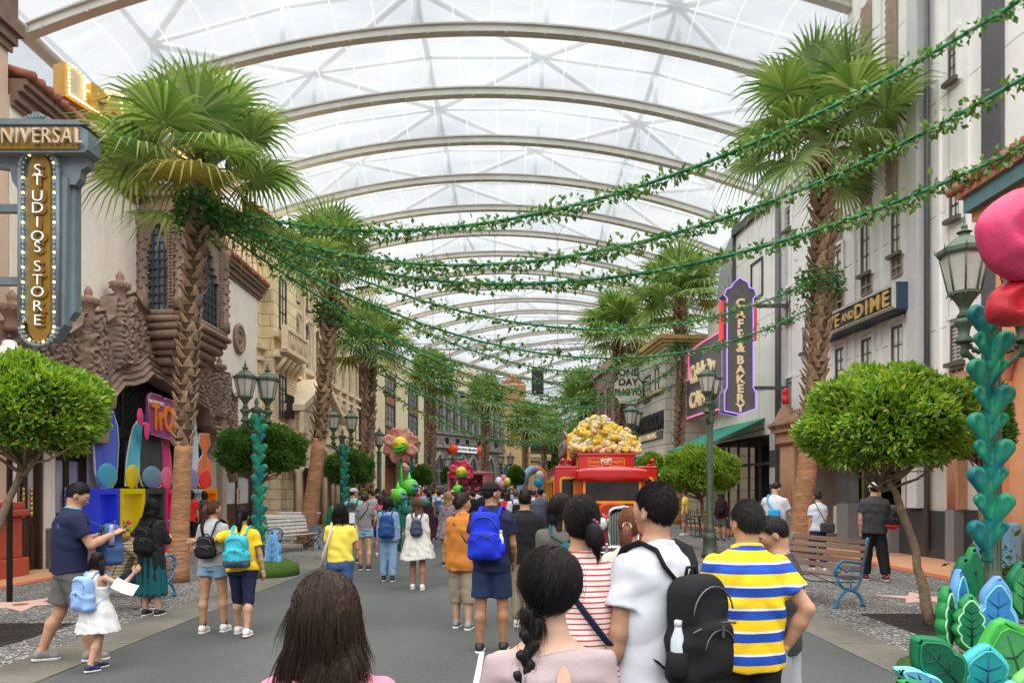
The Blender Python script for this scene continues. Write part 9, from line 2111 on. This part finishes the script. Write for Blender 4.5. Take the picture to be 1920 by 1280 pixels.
# --- crowd further up the street: (px, distance, height, shirt, legs, hair, hat, heading, label)
CR='crowd further up the street'
crowd=[(707,25,1.70,'navy','pants','black','short',None,0,'person in a navy shirt in the crowd right of the second left ball tree'),(693,28,1.66,'orange','pants','navy','short',None,10,'person in an orange shirt near the pink domed awning'),(697,31,1.72,'orange','shorts','navy','short','red',-10,'person in a red cap just behind the orange shirt'),(738,21.5,1.66,'black','shorts','khaki','short','white',0,'man in a black t-shirt and white cap under the large brown flower'),(714,18.5,1.50,'hotpink','shorts','navy','bob',None,12,'child in a hot pink top left of the denim jacket'),(725,24,1.60,'char','pants','black','bob',None,0,'person in charcoal behind the hot pink top'),(760,27,1.62,'white','shorts','denim','short',None,30,'person in white behind the lime pod stem'),(775,30,1.60,'grey','pants','black','bob',None,0,'person in grey right of the lime pod'),(790,33,1.68,'red','shorts','navy','short',None,180,'person in red facing us beyond the maroon dress'),(812,30,1.64,'lightblue','shorts','khaki','short',None,0,'person in a light blue shirt right of the maroon dress'),(826,36,1.66,'white','pants','black','bob',None,170,'person in white facing us beyond the maroon dress'),(848,26,1.64,'white','shorts','navy','short','capgrey',0,'person in white with a grey cap below the crimson flower'),(857,31,1.66,'red','pants','denim','short',None,20,'person in red below the lime pod under the crimson flower'),(868,24,1.74,'white','shorts','khaki','short',None,0,'tall man in white behind the woman in burnt orange'),(880,34,1.62,'beige','shorts','khaki','bob',None,180,'person in beige facing us before the pink kiosk'),(888,22,1.60,'black','pants','denim','short',None,-12,'person in black between the burnt orange top and the cap'),(899,38,1.66,'yellow','shorts','navy','short',None,0,'person in yellow before the kiosk right edge'),(904,28,1.60,'navy','shorts','khaki','short','blue',0,'person in a blue cap left of the black cap'),(940,24,1.60,'white','shorts','navy','bob',None,0,'person in white just right of the black cap'),(951,20,1.58,'red','shorts','denim','bob',None,0,'person in red between the black cap and the black t-shirt'),(967,19,1.64,'white','pants','black','short',None,5,'person in white with a small black backpack left of the black t-shirt man'),(930,32,1.66,'mustard','pants','black','short',None,0,'person in mustard right of the black cap brim'),(959,30,1.70,'lightblue','pants','denim','bob',None,180,'person in light blue facing us under the distant ball tree'),(977,35,1.68,'grey','shorts','navy','short',None,0,'person in grey under the inflatable arch'),(992,33,1.64,'hotpink','pants','black','bob',None,0,'person in hot pink right of the inflatable arch foot'),(1000,24,1.62,'white','shorts','denim','short',None,-15,'person in white between the black t-shirt and the truck'),(1008,29,1.58,'beige','shorts','khaki','bob',None,170,'person in beige facing us near the truck tail'),(1013,18.5,1.68,'capblue','pants','char','short','navy',0,'man in a slate vest and navy cap walking along the truck side'),(986,42,1.7,'red','pants','black','short',None,0,'distant person in red in the middle of the street'),(968,44,1.62,'white','pants','denim','bob',None,180,'distant person in white facing us mid-street'),(948,46,1.70,'black','pants','black','short',None,0,'distant person in black mid-street'),(926,43,1.66,'teal','pants','black','short',None,0,'distant person in teal near the pink kiosk'),(908,47,1.62,'pink','shorts','denim','bob',None,0,'distant person in pink near the pink kiosk'),(870,45,1.64,'navy','pants','black','short',None,0,'distant person in navy beneath the gothic arches'),(836,46,1.66,'orange','shorts','navy','short',None,0,'distant person in orange beneath the gothic arches'),(806,44,1.62,'purple','pants','black','bob',None,0,'distant person in purple before the yellow building end'),(782,40,1.70,'char','pants','denim','short',None,0,'distant person in charcoal before the yellow building'),(764,38,1.60,'pinkp','shorts','khaki','bob',None,0,'distant person in pale pink before the yellow building'),(745,34,1.68,'green','pants','black','short',None,0,'person in green behind the large flower stem'),(680,33,1.64,'white','shorts','denim','short',None,-20,'person in white half hidden beyond the grey cap'),(1018,48,1.68,'white','pants','black','short',None,0,'distant person in white beside the truck tail'),(958,55,1.66,'blue','pants','black','short',None,0,'distant person in royal blue far down the street'),(996,56,1.64,'yellow','pants','denim','bob',None,0,'distant person in yellow far down the street'),(700,22,1.62,'ltgrey','shorts','navy','short',None,-8,'person in pale grey left of the large brown flower stem'),(720,29,1.66,'red','pants','black','bob',None,15,'person in red left of the flower stem'),(752,31,1.60,'navy','shorts','khaki','short',None,0,'person in navy right behind the flower stem'),(769,24,1.64,'black','pants','denim','bob',None,0,'person in black under the upper lime pod'),(797,27,1.68,'lightblue','shorts','navy','short','navy',0,'person in light blue and navy cap beyond the maroon dress'),(818,40,1.7,'mustard','pants','black','short',None,180,'distant person in mustard facing us before the yellow building'),(853,38,1.62,'navy','pants','black','bob',None,0,'distant person in navy under the crimson flower'),(876,28,1.60,'purple','shorts','khaki','bob',None,0,'person in purple before the pink kiosk'),(893,31,1.70,'white','pants','black','short','red',10,'person in white and red cap before the pink kiosk'),(915,36,1.60,'orange','shorts','navy','bob',None,0,'person in orange behind the black cap'),(944,27,1.70,'denim','pants','black','short',None,0,'person in denim blue under the pink balloons'),(963,38,1.62,'beige','shorts','denim','short','capgrey',0,'person in beige and grey cap under the distant ball tree'),(983,27,1.66,'teal','pants','black','bob',None,8,'person in teal directly beyond the black t-shirt man'),(1003,37,1.62,'red','shorts','navy','short',None,0,'person in red at the inflatable arch right foot'),(975,62,1.7,'grey','pants','black','short',None,0,'farthest person in grey far down the street')]
for i,(px,Y,Hh,tc_,bk,bc,hk,hat,rz,lab)in enumerate(crowd):
 ph=(i*1.7)%3.1
 p=person(px,Y,Hh,lab,rz=rz,fem=(hk=='bob'),sk=['mid','light','tan'][i%3],h=.034 if Y>26 else .028,top=('tee',tc_,.82,.022),bot=(bk,bc,.025),hair=(hk,[H_blk,H_dk,H_br][i%3],1.4,.1),hat=(C[hat],'cap')if hat else None,group=CR,seed=70+i,shoes='black' if i%2 else 'white',legs={'L':((-.04,.16*math.cos(ph),-1),(0,.02,-1)),'R':((.04,-.16*math.cos(ph),-1),(0,-.2,-1))})
 if 'small black backpack' in lab:backpack(p,'small black backpack on the person in white ahead of the black t-shirt man',C['black'],.12,.06,.18,1.15,h=.025)
 if 'in red between' in lab:backpack(p,'red backpack between the black cap and the black t-shirt man',C['red'],.14,.07,.2,1.15,h=.025)
 if(i%7==4):backpack(p,['','green','navy','charcoal','brown','purple','olive'][min(6,i//7+1)]+' backpack on the '+lab.split(' in the ')[0].split(' near')[0].split(' left')[0],C[['','green','navy','char','brown','purple','olive'][min(6,i//7+1)]],.14,.07,.2,1.15,h=.03)
for o_ in list(bpy.data.objects):
 if '_s' in o_.keys():del o_['_s']
o=empty('white_folding_stroller',(XP(1325,3.0),3.0,0),0,'white tubular folding frame low between the backpack and striped polo man','stroller');b=MB()
b.tube([(-.09,0,0),(-.09,0,.84),(.02,0,.87),(.02,0,0)],.016,8);b.tube([(-.09,.3,0),(-.09,0,.6)],.012,6);b.tube([(.02,.3,0),(.02,0,.6)],.012,6);b.build('frame',mat('white_tube',(.7,.7,.7),rough=.35),o)
b=MB();b.add([(-.08,.02,.35),(.01,.02,.35),(.01,.02,.7),(-.08,.02,.7)],[(0,1,2,3)]);b.build('seat_cloth',C['dkdenim'],o)
